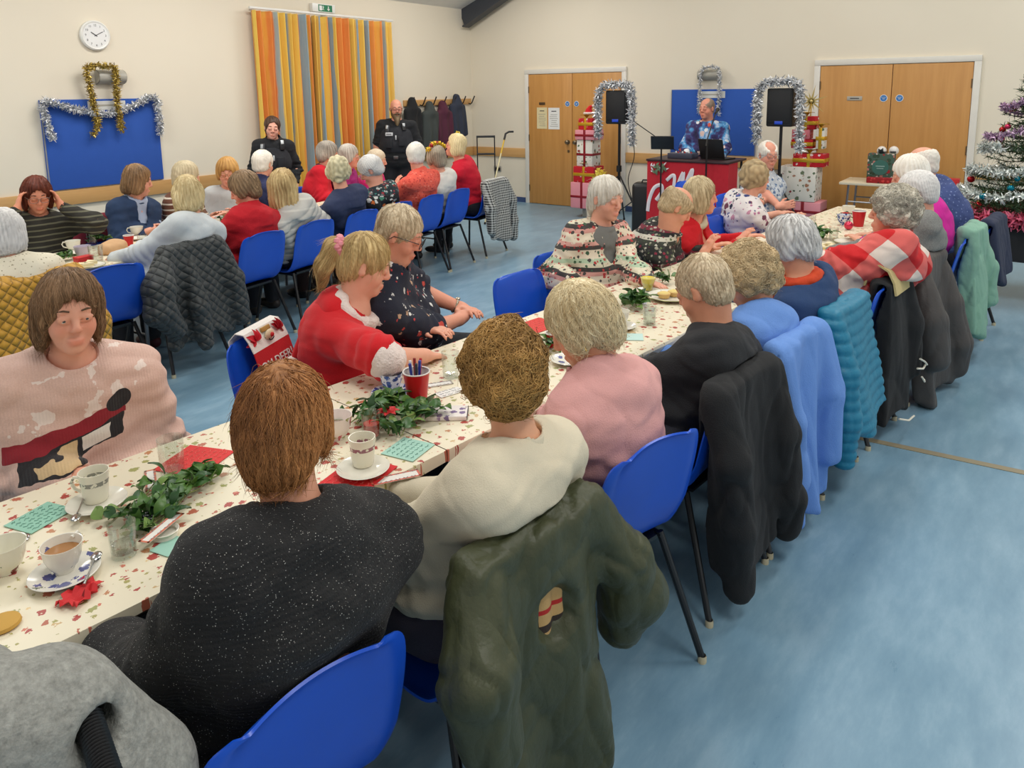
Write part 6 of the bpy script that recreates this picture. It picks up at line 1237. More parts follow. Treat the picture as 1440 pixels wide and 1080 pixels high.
coat('quilted_coat','mustard yellow quilted coat cut off at the edge of the photo','coat',cf('L',-8.33,-.27,1),coat_mesh('quilted_coat',L=.76,w0=.25,w1=.31,th=.06,nf=3.,amp=.03,seed=32,h=.011,top=.88,wr=(.008,16.),flare=.06,sl=[(((-.27,-.2,.80),(-.34,-.26,.56),(-.36,-.26,.30)),(.06,.075,.06))]),MUST)
coat('tweed_coat','black and white tweed coat on the end chair under the crimson jumper','coat',cf('L',-3.45,-.20,1),coat_mesh('tweed_coat',L=.66,w0=.215,w1=.20,th=.04,nf=3.,amp=.018,seed=35,h=.010,top=.835,wr=(.006,16.),
  sl=[(((-.27,-.20,.78),(-.30,-.30,.58),(-.31,-.33,.34),(-.30,-.34,.15)),(.06,.065,.055,.05)),(((-.27,.19,.78),(-.33,.20,.55),(-.34,.20,.30)),(.055,.06,.05))]),TWEED)
coat('maroon_coat','maroon wool coat over the chair of the navy cardigan woman','coat',cf('L',-6.92,1.0,-1),coat_mesh('maroon_coat',L=.55,w0=.23,w1=.25,th=.035,nf=3.,amp=.016,seed=38,h=.012,top=.84,sl=[(((-.25,-.21,.80),(-.26,-.28,.64),(-.24,-.30,.45)),(.06,.06,.05))]),MARO)
# tea towel banner on the santa dress chair
ch=cf('T',-8.02,1.02,-1,28); t=thing('deer_banner','white and red banner lettered OH DEER over the blue chair','banner',(ch[0],ch[1],0),ch[2]); 
prof=[(-.150,.70),(-.205,.775),(-.228,.822),(-.262,.828),(-.285,.80),(-.272,.72),(-.262,.655)]; WH=fabric('white felt',(232,226,218),var=.06,crw=0.); REDF=fabric('red felt',(196,16,28),var=.12,crw=0.)
def bgrid(p): return np.stack([np.stack([V(x,y,z) for y in np.linspace(-.13,.13,9)]) for x,z in p])
prof2=[(-.118,.648),(-.125,.66),(-.150,.70)]
F=[(-.146,.635),(-.163,.70),(-.184,.765)]; part('red_band',Geo().shell(bgrid(F),.004),REDF,t); part('white_band',Geo().shell(bgrid([(-.184,.765),(-.205,.808),(-.226,.838),(-.262,.842),(-.292,.81),(-.284,.74)]),.004),WH,t)
text_on('lettering','OH DEER!',.052,(-.156,.0,.700),(0,1,0),nrm(V(-.019,0,.065)),WH,t,.0015)
BRZ=plain('deer glitter gold',(190,150,80),.5,.3)
g=Geo(); 
for s in (1,-1):
    for k in range(5): leafgeo(g,V(-.198,s*.085,.805),V(-.3,s*math.cos(k*.8),math.sin(k*.8-.6)+.3),V(1,0,.4),.05,.03)
    part('red_antler',g,plain('red antler felt',(204,20,40),.7),t)
g=Geo().ball((-.190,0,.808),(.012,.030,.022),14); part('deer_face',g,plain('cream deer felt',(226,206,170),.8),t); part('red_nose',Geo().ball((-.178,0,.808),.010,10),plain('red nose',(200,20,26),.4),t)
g=Geo().tube([(-.180,.02*math.cos(a),.800+.014*math.sin(a)) for a in np.linspace(-2.8,-.35,9)],.0025,6); part('smile',g,plain('black smile',(30,24,24),.6),t)
part('sequins',Geo().box((-.208,0,.832),(.006,.03,.010),nrm(V(1,0,0))[0]*Ry(-.4),bev=.003),BRZ,t)
# wheelchair with a grey fleece over its back, nearest to us
W0=V(-9.69,-6.60,0); wy=math.radians(78); t=thing('wheelchair','wheelchair at the near end, only its ribbed black push handle showing','wheelchair',W0,wy)
RUB=plain('black rubber grip',(22,22,23),.45); TUB=plain('grey wheelchair tube',(60,60,64),.35,.5)
for s in (1,-1):
    part('back_post',Geo().tube([(-.20,s*.21,.05),(-.22,s*.21,.93)],.011,10),TUB,t); g=Geo().tube([(-.22,s*.21,.925),(-.25,s*.21,.945),(-.275,s*.21,.94)],.012,10); h_=part('push_handle',g,TUB,t)
    n=26; P_=[V(-.26,s*.21,.943)+V(-.118,0,-.040)*q for q in np.linspace(0,1,n*2)]; part('rubber_grip',Geo().tube(P_,[.0185 if i%2 else .0155 for i in range(n*2)],14),RUB,h_)
    part('wheel',Geo().tube([(.0+.28*math.cos(a),s*.27,.29+.28*math.sin(a)) for a in np.linspace(0,2*PI,40,endpoint=False)],.012,8,closed=True),RUB,t); part('caster',Geo().tube([(.32+.085*math.cos(a),s*.21,.09+.085*math.sin(a)) for a in np.linspace(0,2*PI,24,endpoint=False)],.012,8,closed=True),RUB,t)
    part('side_frame',Geo().tube([(-.20,s*.21,.46),(.22,s*.21,.46),(.34,s*.2,.12)],.011,8),TUB,t)
part('seat_sling',Geo().box((.0,0,.46),(.21,.205,.008)),plain('black nylon sling',(30,30,32),.8),t); part('back_sling',Geo().box((-.212,0,.68),(.006,.205,.18)),plain('black nylon sling',(30,30,32),.8),t)
pr=[U(rbox((-.225,.0,.785),(.06,.255,.205),.05),.0),U(cap((-.22,-.17,.955),(-.22,.2,.985),.080),.06),U(cap((-.20,.0,.96),(-.10,-.06,.93),.10),.06),U(cap((-.22,-.22,.86),(-.23,-.27,.78),.075),.06),U(cap((-.15,-.12,.80),(.02,-.06,.80),.10),.08),U(cap((-.15,.12,.80),(.02,.06,.80),.10),.08),U(cap((-.24,-.20,.82),(-.26,-.26,.66),.085,.075),.06),U(cap((-.26,-.26,.66),(-.27,-.24,.52),.075,.06),.05),U(cap((-.25,-.05,.66),(-.28,-.05,.45),.085,.06),.06),U(cap((-.25,.16,.66),(-.28,.16,.45),.085,.06),.06),
    S(cap((-.24,-.21,.945),(-.45,-.21,.90),.026),.03),S(cap((-.20,-.21,.3),(-.22,-.21,.955),.016),.01),S(cap((-.20,.21,.3),(-.22,.21,.955),.016),.01),S(cap((-.24,.21,.945),(-.45,.21,.90),.026),.03),S(rbox((-.212,0,.64),(.010,.21,.22),.004),.004)]
v,q=sdf(pr,.010); v=bumpy(v,q,.012,15,41,3); o=link('fleece_coat',qmesh('fleece_coat',v,q),GFLE); o.location=Vector(W0); o.rotation_euler=(0,0,wy); tag(o,'grey flecked fleece coat bundled over the wheelchair back','coat')
# sticks and trolley by the end chair
ca=aty(711,188,-1.75); cb=aty(699,240,-1.75); cd=nrm(ca-cb); cb=cb-cd*(cb[2]/cd[2]); LC=float(np.linalg.norm(ca-cb)); cd=nrm(ca-cb)
t=thing('walking_cane','white and yellow walking cane leaning by the trolley handle','cane',cb); part('shaft',Geo().tube([cd*.012,cd*(LC*.78)],.010,10),plain('cream cane enamel',(226,214,170),.35),t); part('yellow_band',Geo().tube([cd*(LC*.78),cd*(LC*.93)],.0105,10),plain('yellow cane band',(220,180,60),.4),t); part('handle',Geo().tube([cd*(LC*.93),cd*LC,cd*LC+V(.04,-.03,.025),cd*LC+V(.09,-.07,.025)],.014,10),BLACKP,t); part('ferrule',Geo().tube([cd*.0,cd*.03],.014,10),BLACKP,t)
t=thing('shopping_trolley','grey wheeled trolley frame with black handles by the corner','trolley',(-1.0,-1.05,0),math.radians(35)); 
for s in (1,-1): part('upright',Geo().tube([(0,s*.13,.06),(-.02,s*.13,1.12)],.009,8),TUB,t); part('wheel',Geo().tube([(.07*math.cos(a),s*.17,.075+.07*math.sin(a)) for a in np.linspace(0,2*PI,20,endpoint=False)],.012,8,closed=True),RUB,t)
part('top_handle',Geo().tube([(-.02,-.14,1.12),(-.02,.14,1.12)],.017,10),BLACKP,t); part('lower_bar',Geo().tube([(-.015,-.14,.86),(-.015,.14,.86)],.015,10),BLACKP,t); part('axle',Geo().tube([(0,-.17,.075),(0,.17,.075)],.007,8),TUB,t)
# coats on the rack
def hang(name,label,x,z,mat,L,w,seed,hood=0.):
    r=np.random.default_rng(seed); pr=[U(cap((0,-.10,0),(0,-.11,-.12),.055,.085),.0),U(ell((0,-.115,-.12-L*.42),(w,.075,L*.48)),.08),U(cap((-w*.75,-.11,-.16),(-w*1.05,-.12,-L*.75),.055,.042),.04),U(cap((w*.75,-.11,-.16),(w*1.05,-.12,-L*.72),.055,.042),.04),I(half((0,0,-L),(0,0,-1)),.02),S(cap((0,-.02,-.16),(0,-.14,.09),.02),.006)]
    v,q=sdf(pr,.012); v[:,1]+=.018*np.sin(v[:,0]*42+seed)*np.clip(-v[:,2]*2,0,1); v=bumpy(v,q,.008,16,seed,3,(1,1,.4)); v[:,1]=np.minimum(v[:,1],-.034); o=link(name,qmesh(name,v,q),mat); o.location=(x,0,z); tag(o,label,'coat'); return o
hang('hanging_coat','dark green grey coat hanging beside the maroon one',-1.17,1.60,fabric('slate green cloth',(64,70,68),var=.16),.86,.16,2); hang('hanging_coat','maroon coat hanging in the middle of the rack',-.86,1.60,fabric('plum cloth',(84,36,56),var=.16),.86,.16,5)
hang('hanging_coat','navy coat hanging highest at the corner end of the rack',-.52,1.70,fabric('dark navy cloth',(50,56,72),var=.16),.82,.16,9); hang('hanging_coat','black coat hanging half behind the bearded officer',-1.56,1.66,BLKW,.80,.15,12)
# ================================================================== TINSEL
def tinselmat(name,c,c2):
    b=NB(name); t=b.attr('tone')['Fac']; return b.fin(b.mix(t,lin(c),lin(c2)),.30,.30)
TSIL=tinselmat('silver tinsel',(168,172,178),(250,250,250)); TGLD=tinselmat('gold tinsel',(120,92,28),(226,196,96)); TPNK=tinselmat('pink tinsel',(190,30,70),(250,130,160)); TLIL=tinselmat('lilac tinsel',(120,80,120),(220,190,220)); TWHT=tinselmat('white tinsel',(180,190,184),(240,244,240))
def tinsel(name,label,path,r,n,mat,seed=0,loc=None):
    rr=np.random.default_rng(seed); P_=A(path,float); d=np.r_[0,np.cumsum(np.linalg.norm(np.diff(P_,axis=0),axis=1))]; s=rr.uniform(0,d[-1],n); c=np.stack([np.interp(s,d,P_[:,k]) for k in range(3)],1)
    dv=rr.normal(size=(n,3)); dv/=np.linalg.norm(dv,axis=1)[:,None]; L=r*rr.uniform(.6,1.15,n); sd=np.cross(dv,rr.normal(size=(n,3))); sd/=np.linalg.norm(sd,axis=1)[:,None]; w=r*.11
    k=np.cross(dv,sd)*(L*.25)[:,None]; a=c-sd*w*.5; b=c+sd*w*.5; m1=c+dv*(L*.55)[:,None]+sd*w+k; m0=c+dv*(L*.55)[:,None]-sd*w+k; e=c+dv*L[:,None]; e1=e+sd*w*.3; e0=e-sd*w*.3
    v=np.stack([a,b,m1,m0,e1,e0],1).reshape(-1,3); i=np.arange(n)*6; q=np.concatenate([np.stack([i,i+1,i+2,i+3],1),np.stack([i+3,i+2,i+4,i+5],1)])
    core=Geo().tube(P_,r*.12,5); o0=len(v); cv=np.concatenate(core.v); cq=A([f for f in core.f if len(f)==4])+o0; v=np.concatenate([v,cv]); q=np.concatenate([q,cq])
    o0=v.mean(0) if loc is None else A(loc); me=qmesh(name,v-o0,q); me.polygons.foreach_set('use_smooth',np.zeros(len(me.polygons),bool)); at=me.attributes.new('tone','FLOAT','POINT'); at.data.foreach_set('value',np.r_[np.repeat(rr.uniform(0,1,n),6),np.zeros(len(cv))].astype(np.float32))
    o=link(name,me,mat); o.location=Vector(o0); tag(o,label,'tinsel garland'); return o
def crv(pts,n=12):
    P_=A(pts,float); t=np.arange(len(P_)); u=np.linspace(0,len(P_)-1,n*(len(P_)-1)+1); out=[]
    for x in u:
        i=min(int(x),len(P_)-2); f=x-i; p0,p1,p2,p3=P_[max(i-1,0)],P_[i],P_[i+1],P_[min(i+2,len(P_)-1)]; out.append(.5*((2*p1)+(-p0+p2)*f+(2*p0-5*p1+4*p2-p3)*f*f+(-p0+3*p1-3*p2+p3)*f**3))
    return A(out)
wl=lambda px,py,d=-.08:aty(px,py,d); wr_=lambda px,py,d=-.06:atx(px,py,d)
tinsel('tinsel_garland','silver tinsel swagged across the blue pin board',crv([wl(75,197),wl(68,176),wl(61,150),wl(66,143),wl(100,152),wl(143,160),wl(180,152),wl(214,136),wl(222,150),wl(226,188)]),.055,1700,TSIL,1)
tinsel('tinsel_garland','gold tinsel hung around the wall light above the pin board',crv([wl(130,190,-.09),wl(137,178,-.09),wl(129,135,-.09),wl(122,100,-.13),wl(128,94,-.13),wl(158,94,-.13),wl(163,104,-.13),wl(164,140,-.10),wl(172,185,-.09)]),.052,1500,TGLD,2)
tinsel('tinsel_garland','silver tinsel looped over the wall light behind the singer',crv([wr_(983,160,-.06),wr_(984,138,-.06),wr_(985,110,-.1),wr_(990,96,-.12),wr_(1010,96,-.12),wr_(1012,115,-.1),wr_(1011,140,-.06),wr_(1010,162,-.06)]),.045,900,TSIL,3)
# ================================================================== SPEAKERS, BOOTH, GIFTS
SPK=plain('black speaker cabinet',(26,27,29),.55); GRL=plain('black speaker grille',(34,35,37),.6,.2); LEDB=plain('blue badge',(40,80,210),.3)
def speaker(y0,y1,x,labs):
    yc=(y0+y1)/2; w=abs(y1-y0); z0,z1=1.345,1.775; rot=math.radians(180+0)
    t=thing('loudspeaker',labs[0],'speaker',(x,yc,z0),rot); h=(z1-z0); part('cabinet',Geo().box((-.10,0,h/2),(.13,w/2,h/2),bev=.02,seg=3),SPK,t); part('grille',Geo().box((.033,0,h/2+.012),(.006,w/2-.02,h/2-.03),bev=.005),GRL,t); part('badge',Geo().box((.041,-.0,.045),(.004,.045,.018),bev=.003),LEDB,t)
    s=thing('speaker_stand',labs[1],'speaker stand',(x+.08,yc,0)); part('pole',Geo().tube([(0,0,.16),(0,0,z0-.002)],.0175,12),BLACKM,s); part('collar',Geo().lathe([(.0001,.72),(.034,.72),(.036,.74),(.034,.80),(.0001,.80)],14),BLACKP,s); part('hub',Geo().lathe([(.0001,.36),(.03,.36),(.03,.44),(.0001,.44)],14),BLACKP,s)
    for a in (.3,2.4,4.5): l=part('leg',Geo().tube([(.02*math.cos(a),.02*math.sin(a),.66),(.43*math.cos(a),.43*math.sin(a),.02)],.011,8),BLACKM,s); part('leg_brace',Geo().tube([(.02*math.cos(a),.02*math.sin(a),.20),(.22*math.cos(a),.22*math.sin(a),.34)],.007,6),BLACKM,s); part('rubber_foot',Geo().ball((.43*math.cos(a),.43*math.sin(a),.018),.018,8),RUB,l)
    tinsel('tinsel_garland',labs[2],crv([(x-.05,y0+.09,z0-.16),(x-.05,y0+.10,z0+.12),(x-.05,y0+.09,z1-.05),(x-.03,y0+.02,z1+.06),(x-.03,yc,z1+.07),(x-.03,y1-.02,z1+.06),(x-.05,y1-.08,z1-.06),(x-.05,y1-.09,z0+.1),(x-.05,y1-.10,z0-.26)]),.075,2000,TSIL,int(-y0*10))
speaker(-3.19,-3.49,-1.2,['black loudspeaker beside the notice doors, tinsel hung','black tripod stand beside the first gift tower','silver tinsel around the speaker beside the gift tower with santa hat'])
speaker(-5.26,-5.55,-1.2,['black loudspeaker behind the man with folded arms, tinsel hung','black tripod stand behind the man with folded arms','silver tinsel around the speaker behind the folded arms man'])
WRAPR=pattern('red gift wrap',(188,18,34),lambda b,c:motifs(b,c,16.,[(230,210,210),(210,80,80)],.4,.5)); WRAPP=plain('pink gift wrap',(232,150,160),.5); WRAPW=pattern('white holly wrap',(230,224,212),lambda b,c:motifs(b,c,19.,[(150,50,50),(80,100,70),(110,120,90),(170,120,90)],.4,.7)); RIBG=plain('gold ribbon',(222,176,50),.25,.5); RIBR=plain('dark red ribbon',(140,12,30),.4)
WRAPD=pattern('pink dotted wrap',(220,120,130),lambda b,c:motifs(b,c,30.,[(238,220,220)],.2,1.,None,0.))
def gift(x,y,z,hx,hy,hz,mat,rib,label,bow=False,rot=0.,tilt=0):
    t=thing('gift_box',label,'gift box',(x,y,z),rot); part('wrapped_box',Geo().box((0,0,hz),(hx,hy,hz),bev=.006),mat,t)
    if rib:
        part('ribbon',Geo().box((0,0,hz),(hx+.003,.018,hz+.003),bev=.002),rib,t)
        if rib is RIBG or bow:
            part('ribbon_band',Geo().box((0,0,hz),(hx+.004,hy+.004,.022),bev=.002),rib,t); g=Geo()
            for k in range(8): a=k*PI/4; leafgeo(g,V(-hx*.6,0,2*hz),V(math.cos(a),math.sin(a),.6),V(0,0,1),.10,.05)
            part('bow',g,rib,t)
        else: part('ribbon_band',Geo().box((0,0,hz*.9),(hx+.004,hy+.004,.016),bev=.002),rib,t)
    return t
def gz(X,px,a): return [float(atx(px,y,X)[2]) for y in a]
X=-.7; z=gz(X,826,[297,291,255,233,196,182,166]); yc=float(atx(826,240,X)[1]); wpx=.0105
t=thing('plinth','small grey stand under the first gift tower','stand',(X,yc,0)); part('post',Geo().box((0,0,z[1]/2+.0),(.05,.05,z[1]/2),bev=.004),GREYP,t)
gift(X,yc,z[1]+.002,.17,.175,(z[2]-z[1])/2-.002,WRAPP,RIBR,'pink ribboned gift box at base of the santa hat tower')
gift(X,yc-.02,z[2]+.002,.145,.165,(z[3]-z[2])/2-.002,WRAPR,RIBG,'red gift box with gold bow, lower in the santa hat tower')
gift(X,yc-.02,z[3]+.002,.12,.125,(z[4]-z[3])/2-.002,WRAPW,RIBR,'tall white patterned gift box in the santa hat tower')
gift(X,yc-.03,z[4]+.002,.14,.15,(z[5]-z[4])/2-.002,WRAPP,RIBR,'pink gift box above the tall white patterned one')
gift(X,yc-.02,z[5]+.002,.10,.11,(z[6]-z[5])/2-.002,WRAPR,RIBG,'small red and gold gift box under the santa hat')
t=thing('santa_hat','little red santa hat on top of the gift tower','hat',(X,yc-.02,z[6]+.055)); part('fur_band',Geo().tube([(.06*math.cos(a),.065*math.sin(a),.012) for a in np.linspace(0,2*PI,20,endpoint=False)],.016,8,closed=True),FUR,t); part('hat_cone',Geo().tube([(0,0,.01),(0,-.005,.06),(0,-.025,.10),(0,-.06,.115)],[.06,.045,.026,.01],14),SANTA,t); part('pompom',Geo().ball((0,-.07,.115),.019,10),FUR,t)
X=-.7; yb=float(atx(1128,250,X)[1]); z=gz(X,1128,[306,281,233,215,205,190,172])
gift(X,yb-.06,0.002,.17,.2,z[0]/2-.002,WRAPR,None,'red wrapped box on the floor under the pink gift'); 
gift(X,yb-.06,z[0]+.002,.16,.20,(z[1]-z[0])/2-.002,WRAPP,RIBR,'pink gift box with red ribbon low in the star tower'); gift(X,yb+.02,z[1]+.002,.16,.21,(z[2]-z[1])/2-.002,WRAPW,None,'large white patterned gift box in the star tower')
gift(X,yb-.09,z[2]+.002,.12,.175,(z[3]-z[2])/2-.002,WRAPR,RIBG,'wide red and gold gift box on the large white one'); gift(X,yb+.0,z[3]+.06,.10,.12,(z[4]-z[3])/2+.01,WRAPR,RIBG,'red gift box below the pink dotted one'); zz=z[4]+.085
gift(X,yb+.02,zz,.09,.10,.055,WRAPD,None,'pink dotted gift box in the star tower'); gift(X,yb-.03,zz+.112,.09,.105,.075,WRAPR,RIBG,'top red and gold gift box beneath the star')
gift(X-.02,yb-.20,z[3]+.06,.07,.045,.12,WRAPW,RIBG,'slim gold ribboned parcel leaning at the star tower side')
sp=V(X,yb-.06,zz+.265); t=thing('star_topper','gold wire star over the second gift tower','star',sp); g=Geo()
for k in range(12): a=k*PI/6+.2; L=.19 if k%2 else .11; d=V(0,math.cos(a),math.sin(a)); s=V(0,-d[2],d[1]); g.poly([V(0,0,.17)+s*.014,V(0,0,.17)+d*L,V(0,0,.17)-s*.014],(.006,0,0))
g.ball((0,0,.17),.022,10); part('rays',g,plain('pale gold glitter',(214,190,120),.4,.4),t); part('stem',Geo().tube([(0,0,0),(0,0,.17)],.006,8),RIBG,t)
# the singer's booth
BX,By0,By1=-1.85,-4.09,-5.06; bc=(By0+By1)/2; t=thing('dj_booth','red draped singer booth lettered in white script','booth',(BX,bc,0)); REDC=fabric('red booth cloth',(198,26,44),var=.14,rough=.75)
nu=60; u=np.linspace(0,1,nu); F=np.zeros((nu,8,3)); hw=(By0-By1)/2; per=[(.30,hw),(0,hw),(0,-hw),(.30,-hw)]; 
seg=[.3,2*hw,.3]; tot=sum(seg)
for i,q in enumerate(u):
    s=q*tot
    if s<.3: x,y=.3-s,hw
    elif s<.3+2*hw: x,y=0,hw-(s-.3)
    else: x,y=s-.3-2*hw,-hw
    for j,zz_ in enumerate(np.linspace(.965,.02,8)): F[i,j]=(x-.008*math.sin(s*17+j*.4)*(j/7),y,zz_-.0)
part('front_cloth',Geo().shell(F,.004),REDC,t); part('table_top',Geo().box((.28,0,.968),(.30,hw+.01,.012),bev=.004),plain('dark booth top',(52,30,34),.5),t)
for sx in (.05,.55):
    for sy in (hw-.04,-hw+.04): part('leg',Geo().tube([(sx,sy,.012),(sx,sy,.955)],.014,8),BLACKM,t)
SCR=plain('white booth script',(236,226,230),.6)
def stroke(pts,r=.024): part('script_stroke',Geo().tube(crv([(-.012,hw-a*2*hw,b) for a,b in pts],8),r,8).xf(np.diag([.35,1,1])@np.eye(3),(-.010,0,0)),SCR,t)
stroke([(.02,.36),(.04,.50),(.10,.64),(.19,.68),(.20,.60),(.13,.50)],.022); stroke([(.235,.40),(.25,.50),(.27,.58)],.018); stroke([(.26,.74),(.33,.80),(.36,.78),(.35,.62),(.36,.55)],.020); stroke([(.36,.58),(.42,.74),(.47,.84),(.46,.70),(.455,.60)],.020); stroke([(.455,.60),(.52,.76),(.58,.88),(.56,.74),(.55,.60)],.020)
text_on('script_lettering','as',.20,(-.016,-hw+.085,.44),(0,-1,0),(0,0,1),SCR,t,.003,.35)
g=Geo(); r=np.random.default_rng(4)
for k in range(14): leafgeo(g,V(-.016,hw-.03-.2*r.uniform(0,1),.86+.05*r.uniform(-1,1)),V(0,r.normal(),r.normal()),V(-1,0,0),.07,.03)
part('holly_print',g,plain('holly print',(110,130,100),.7),t); g=Geo()
for k in range(8): leafgeo(g,V(-.018,hw-.04-.2*r.uniform(0,1),.87+.05*r.uniform(-1,1)),V(0,r.normal(),r.normal()),V(-1,0,0),.05,.018)
part('snow_print',g,SCR,t)
def tb(px,py,X,z=None): return atx(px,py,X)
p=V(-1.93,float(atx(930,210,-1.93)[1]),0); t=thing('tablet_stand','black tablet on a stand in front of the booth','tablet stand',p); part('pole',Geo().tube([(0,0,.02),(0,0,1.12)],.010,8),BLACKM,t); part('base',Geo().lathe([(.0001,0),(.12,0),(.12,.012),(.02,.022),(.0001,.022)],24),BLACKM,t); part('tablet',Geo().box((-.02,-.02,1.18),(.009,.13,.085),Rz(.35)@Ry(-.45),bev=.006),BLACKP,t)
p=V(-1.92,float(atx(993,240,-1.92)[1]),0); t=thing('microphone_stand','black microphone stand in front of the singer','microphone stand',p); part('pole',Geo().tube([(0,0,.02),(0,0,1.22)],.010,8),BLACKM,t); part('base',Geo().lathe([(.0001,0),(.12,0),(.12,.012),(.02,.022),(.0001,.022)],24),BLACKM,t); part('boom',Geo().tube([(-.08,-.02,1.16),(.0,0,1.22),(.42,.07,1.50)],.007,8),BLACKM,t)
q_=V(.42,.07,1.50); part('microphone',Geo().tube([q_,q_+V(.09,.012,.035)],[.012,.016],10).ball(q_+V(.105,.014,.041),.024,10),BLACKP,t)
p=V(-1.62,float(atx(1003,222,-1.62)[1]),.982); t=thing('laptop','black laptop open on the singer booth','laptop',p,math.radians(-12)); part('keyboard_base',Geo().box((.10,0,.008),(.11,.16,.008),bev=.003),BLACKP,t); part('screen_lid',Geo().box((-.045,0,.125),(.006,.16,.115),Ry(-.28),bev=.004),BLACKP,t)
p=V(-1.60,float(atx(960,224,-1.60)[1]),.982); t=thing('sound_mixer','small sound mixer on the singer booth','mixer',p); part('chassis',Geo().box((0,0,.03),(.10,.15,.03),bev=.004),plain('mixer grey',(70,72,90),.5),t); 
for i in range(6): part('fader_knob',Geo().lathe([(.0001,.06),(.010,.06),(.008,.078),(.0001,.078)],8,c=(.03*(i%2)-.015,-.11+.04*i,0)),WHITEP if i%2 else plain('red knob',(190,50,40),.5),t)
p=V(-1.55,-3.95,0); t=thing('equipment_case','black equipment case standing at left side of the booth','case',p,.25); part('case_body',Geo().box((0,0,.33),(.12,.17,.33),bev=.05,seg=3),BLACKP,t); part('handle',Geo().tube([(-.02,-.06,.66),(-.02,-.05,.69),(-.02,.05,.69),(-.02,.06,.66)],.010,8),BLACKM,t)
def cable(label,pts,r=.006): o=link('cable',Geo().tube(crv(pts),r,6).mesh('cable'),BLACKP); tag(o,label,'cable'); return o
cable('thin black cable hanging between speaker and booth',[(-1.10,-3.50,1.40),(-.6,-3.62,1.15),(-.25,-3.75,.95),(-.12,-3.95,.80)]); cable('black cable drooping from the speaker to the floor',[(-1.12,-3.48,1.36),(-1.0,-3.50,.95),(-1.05,-3.44,.6),(-.98,-3.5,.25),(-.95,-3.6,.012)])
# side table by the wide doors
ta=(-.88,-6.05,0); t=thing('side_table','white folding side table before the wide doors','table',ta); part('tabletop',Geo().box((.22,-.55,.708),(.28,.58,.014),bev=.004),plain('cream table top',(226,214,186),.4),t)
for x in (.0,.44):
    for y in (-.06,-1.04): part('leg',Geo().tube([(x,y,.695),(x,y+(.03 if y>-.5 else -.03),.012)],.012,8),CHL,t)
    part('leg_brace',Geo().tube([(x,-.06,.5),(x,-1.04,.5)],.008,6),CHL,t)
p=atx(1238,252,-.72); p[2]=.7235; t=thing('wreath_bag','green gift bag with berry wreath border on the side table','gift bag',p); part('bag_body',Geo().box((0,0,.16),(.06,.135,.16),bev=.008),pattern('berry wreath print',(70,92,78),lambda b,c:motifs(b,c,26.,[(150,40,44),(210,190,180),(50,70,50),(190,120,110)],.5,.8)),t); part('green_panel',Geo().lathe([(.0001,0),(.085,0),(.085,.003),(.0001,.003)],28,R=Ry(-PI/2),c=(-.061,0,.165),sy=1.0),plain('bottle green card',(58,110,98),.5),t)
part('lettering_lines',Geo().box((-.0665,0,.18),(.0008,.045,.005)).box((-.0665,0,.155),(.0008,.035,.004)),plain('pale script',(150,180,170),.6),t); g=Geo(); 
for k in range(8): leafgeo(g,V(-.03,.0,.315),V(r.normal()*.4,r.normal(),r.uniform(.1,1)),V(-1,0,.2),.07,.03)
part('bow',g,plain('black bow',(36,40,38),.5),t)
for i,(px,lab) in enumerate(((1240,'white faced snowman stick behind the wreath bag, nearer the bag'),(1257,'white faced snowman stick behind the wreath bag, standing clear'))):
    p=atx(px,212,-.55); t=thing('snowman_stick',lab,'ornament',(p[0],p[1],.7235)); h=p[2]-.7235; part('red_bottle',Geo().lathe([(.0001,0),(.035,0),(.035,h*.55),(.018,h*.75),(.016,h),(.0001,h)],16),plain('red bottle',(150,24,30),.3),t); part('head',Geo().ball((0,0,h),.052,16),plain('white ball',(236,232,226),.5),t); part('dark_band',Geo().box((-.045,0,h-.012),(.012,.03,.010),bev=.004),INK,t)
p=atx(1238,256,-.86); t=thing('red_box','red tartan box in front of the wreath bag','box',(-.84,p[1]-.02,.7235)); part('box_body',Geo().box((0,0,.03),(.045,.16,.03),bev=.004),pattern('red tartan',(150,24,30),lambda b,c:motifs(b,c,30.,[(60,20,24),(200,60,60)],.5,.8)),t)
p=atx(1366,262,-.86); t=thing('red_box','long red box at the tree end of the side table','box',(-.66,-7.06,.7235)); part('box_body',Geo().box((0,0,.035),(.06,.11,.035),bev=.004),plain('red card',(176,24,34),.5),t)
# ================================================================== CHRISTMAS TREE
TX,TY=-2.35,-7.80; tb_=thing('tree_table','black draped table carrying the christmas tree','table',(TX,TY,0)); part('tabletop',Geo().box((0,0,.64),(.36,.40,.015),bev=.004),TTOP,tb_)
for sx in (-.3,.3):
    for sy in (-.34,.34): part('leg',Geo().tube([(sx,sy,.012),(sx,sy,.625)],.013,8),BLACKM,tb_)
pr_=[(a,.36,.40) for a in (.656,.648)]; nu=64; F=np.zeros((nu+1,5,3))
for i in range(nu+1):
    a=i/nu*2*PI; ca,sa=math.cos(a),math.sin(a); kx=.368*np.sign(ca)*abs(ca)**.25; ky=.408*np.sign(sa)*abs(sa)**.25
    for j in range(5): F[i,j]=(kx*(1+.012*j*math.sin(a*16)),ky*(1+.012*j*math.sin(a*16)),.658-.075*j)
part('black_cloth',Geo().shell(F,.004),fabric('black table drape',(26,28,32),var=.2),tb_)
tinsel('tinsel_garland','hot pink tinsel heaped around the christmas tree foot',crv([(TX-.36,TY+.38,.69),(TX-.38,TY+.1,.70),(TX-.36,TY-.3,.69),(TX,TY-.4,.69),(TX+.33,TY-.3,.69),(TX+.34,TY+.2,.69),(TX,TY+.39,.69),(TX-.34,TY+.36,.69)]),.085,3000,TPNK,7)
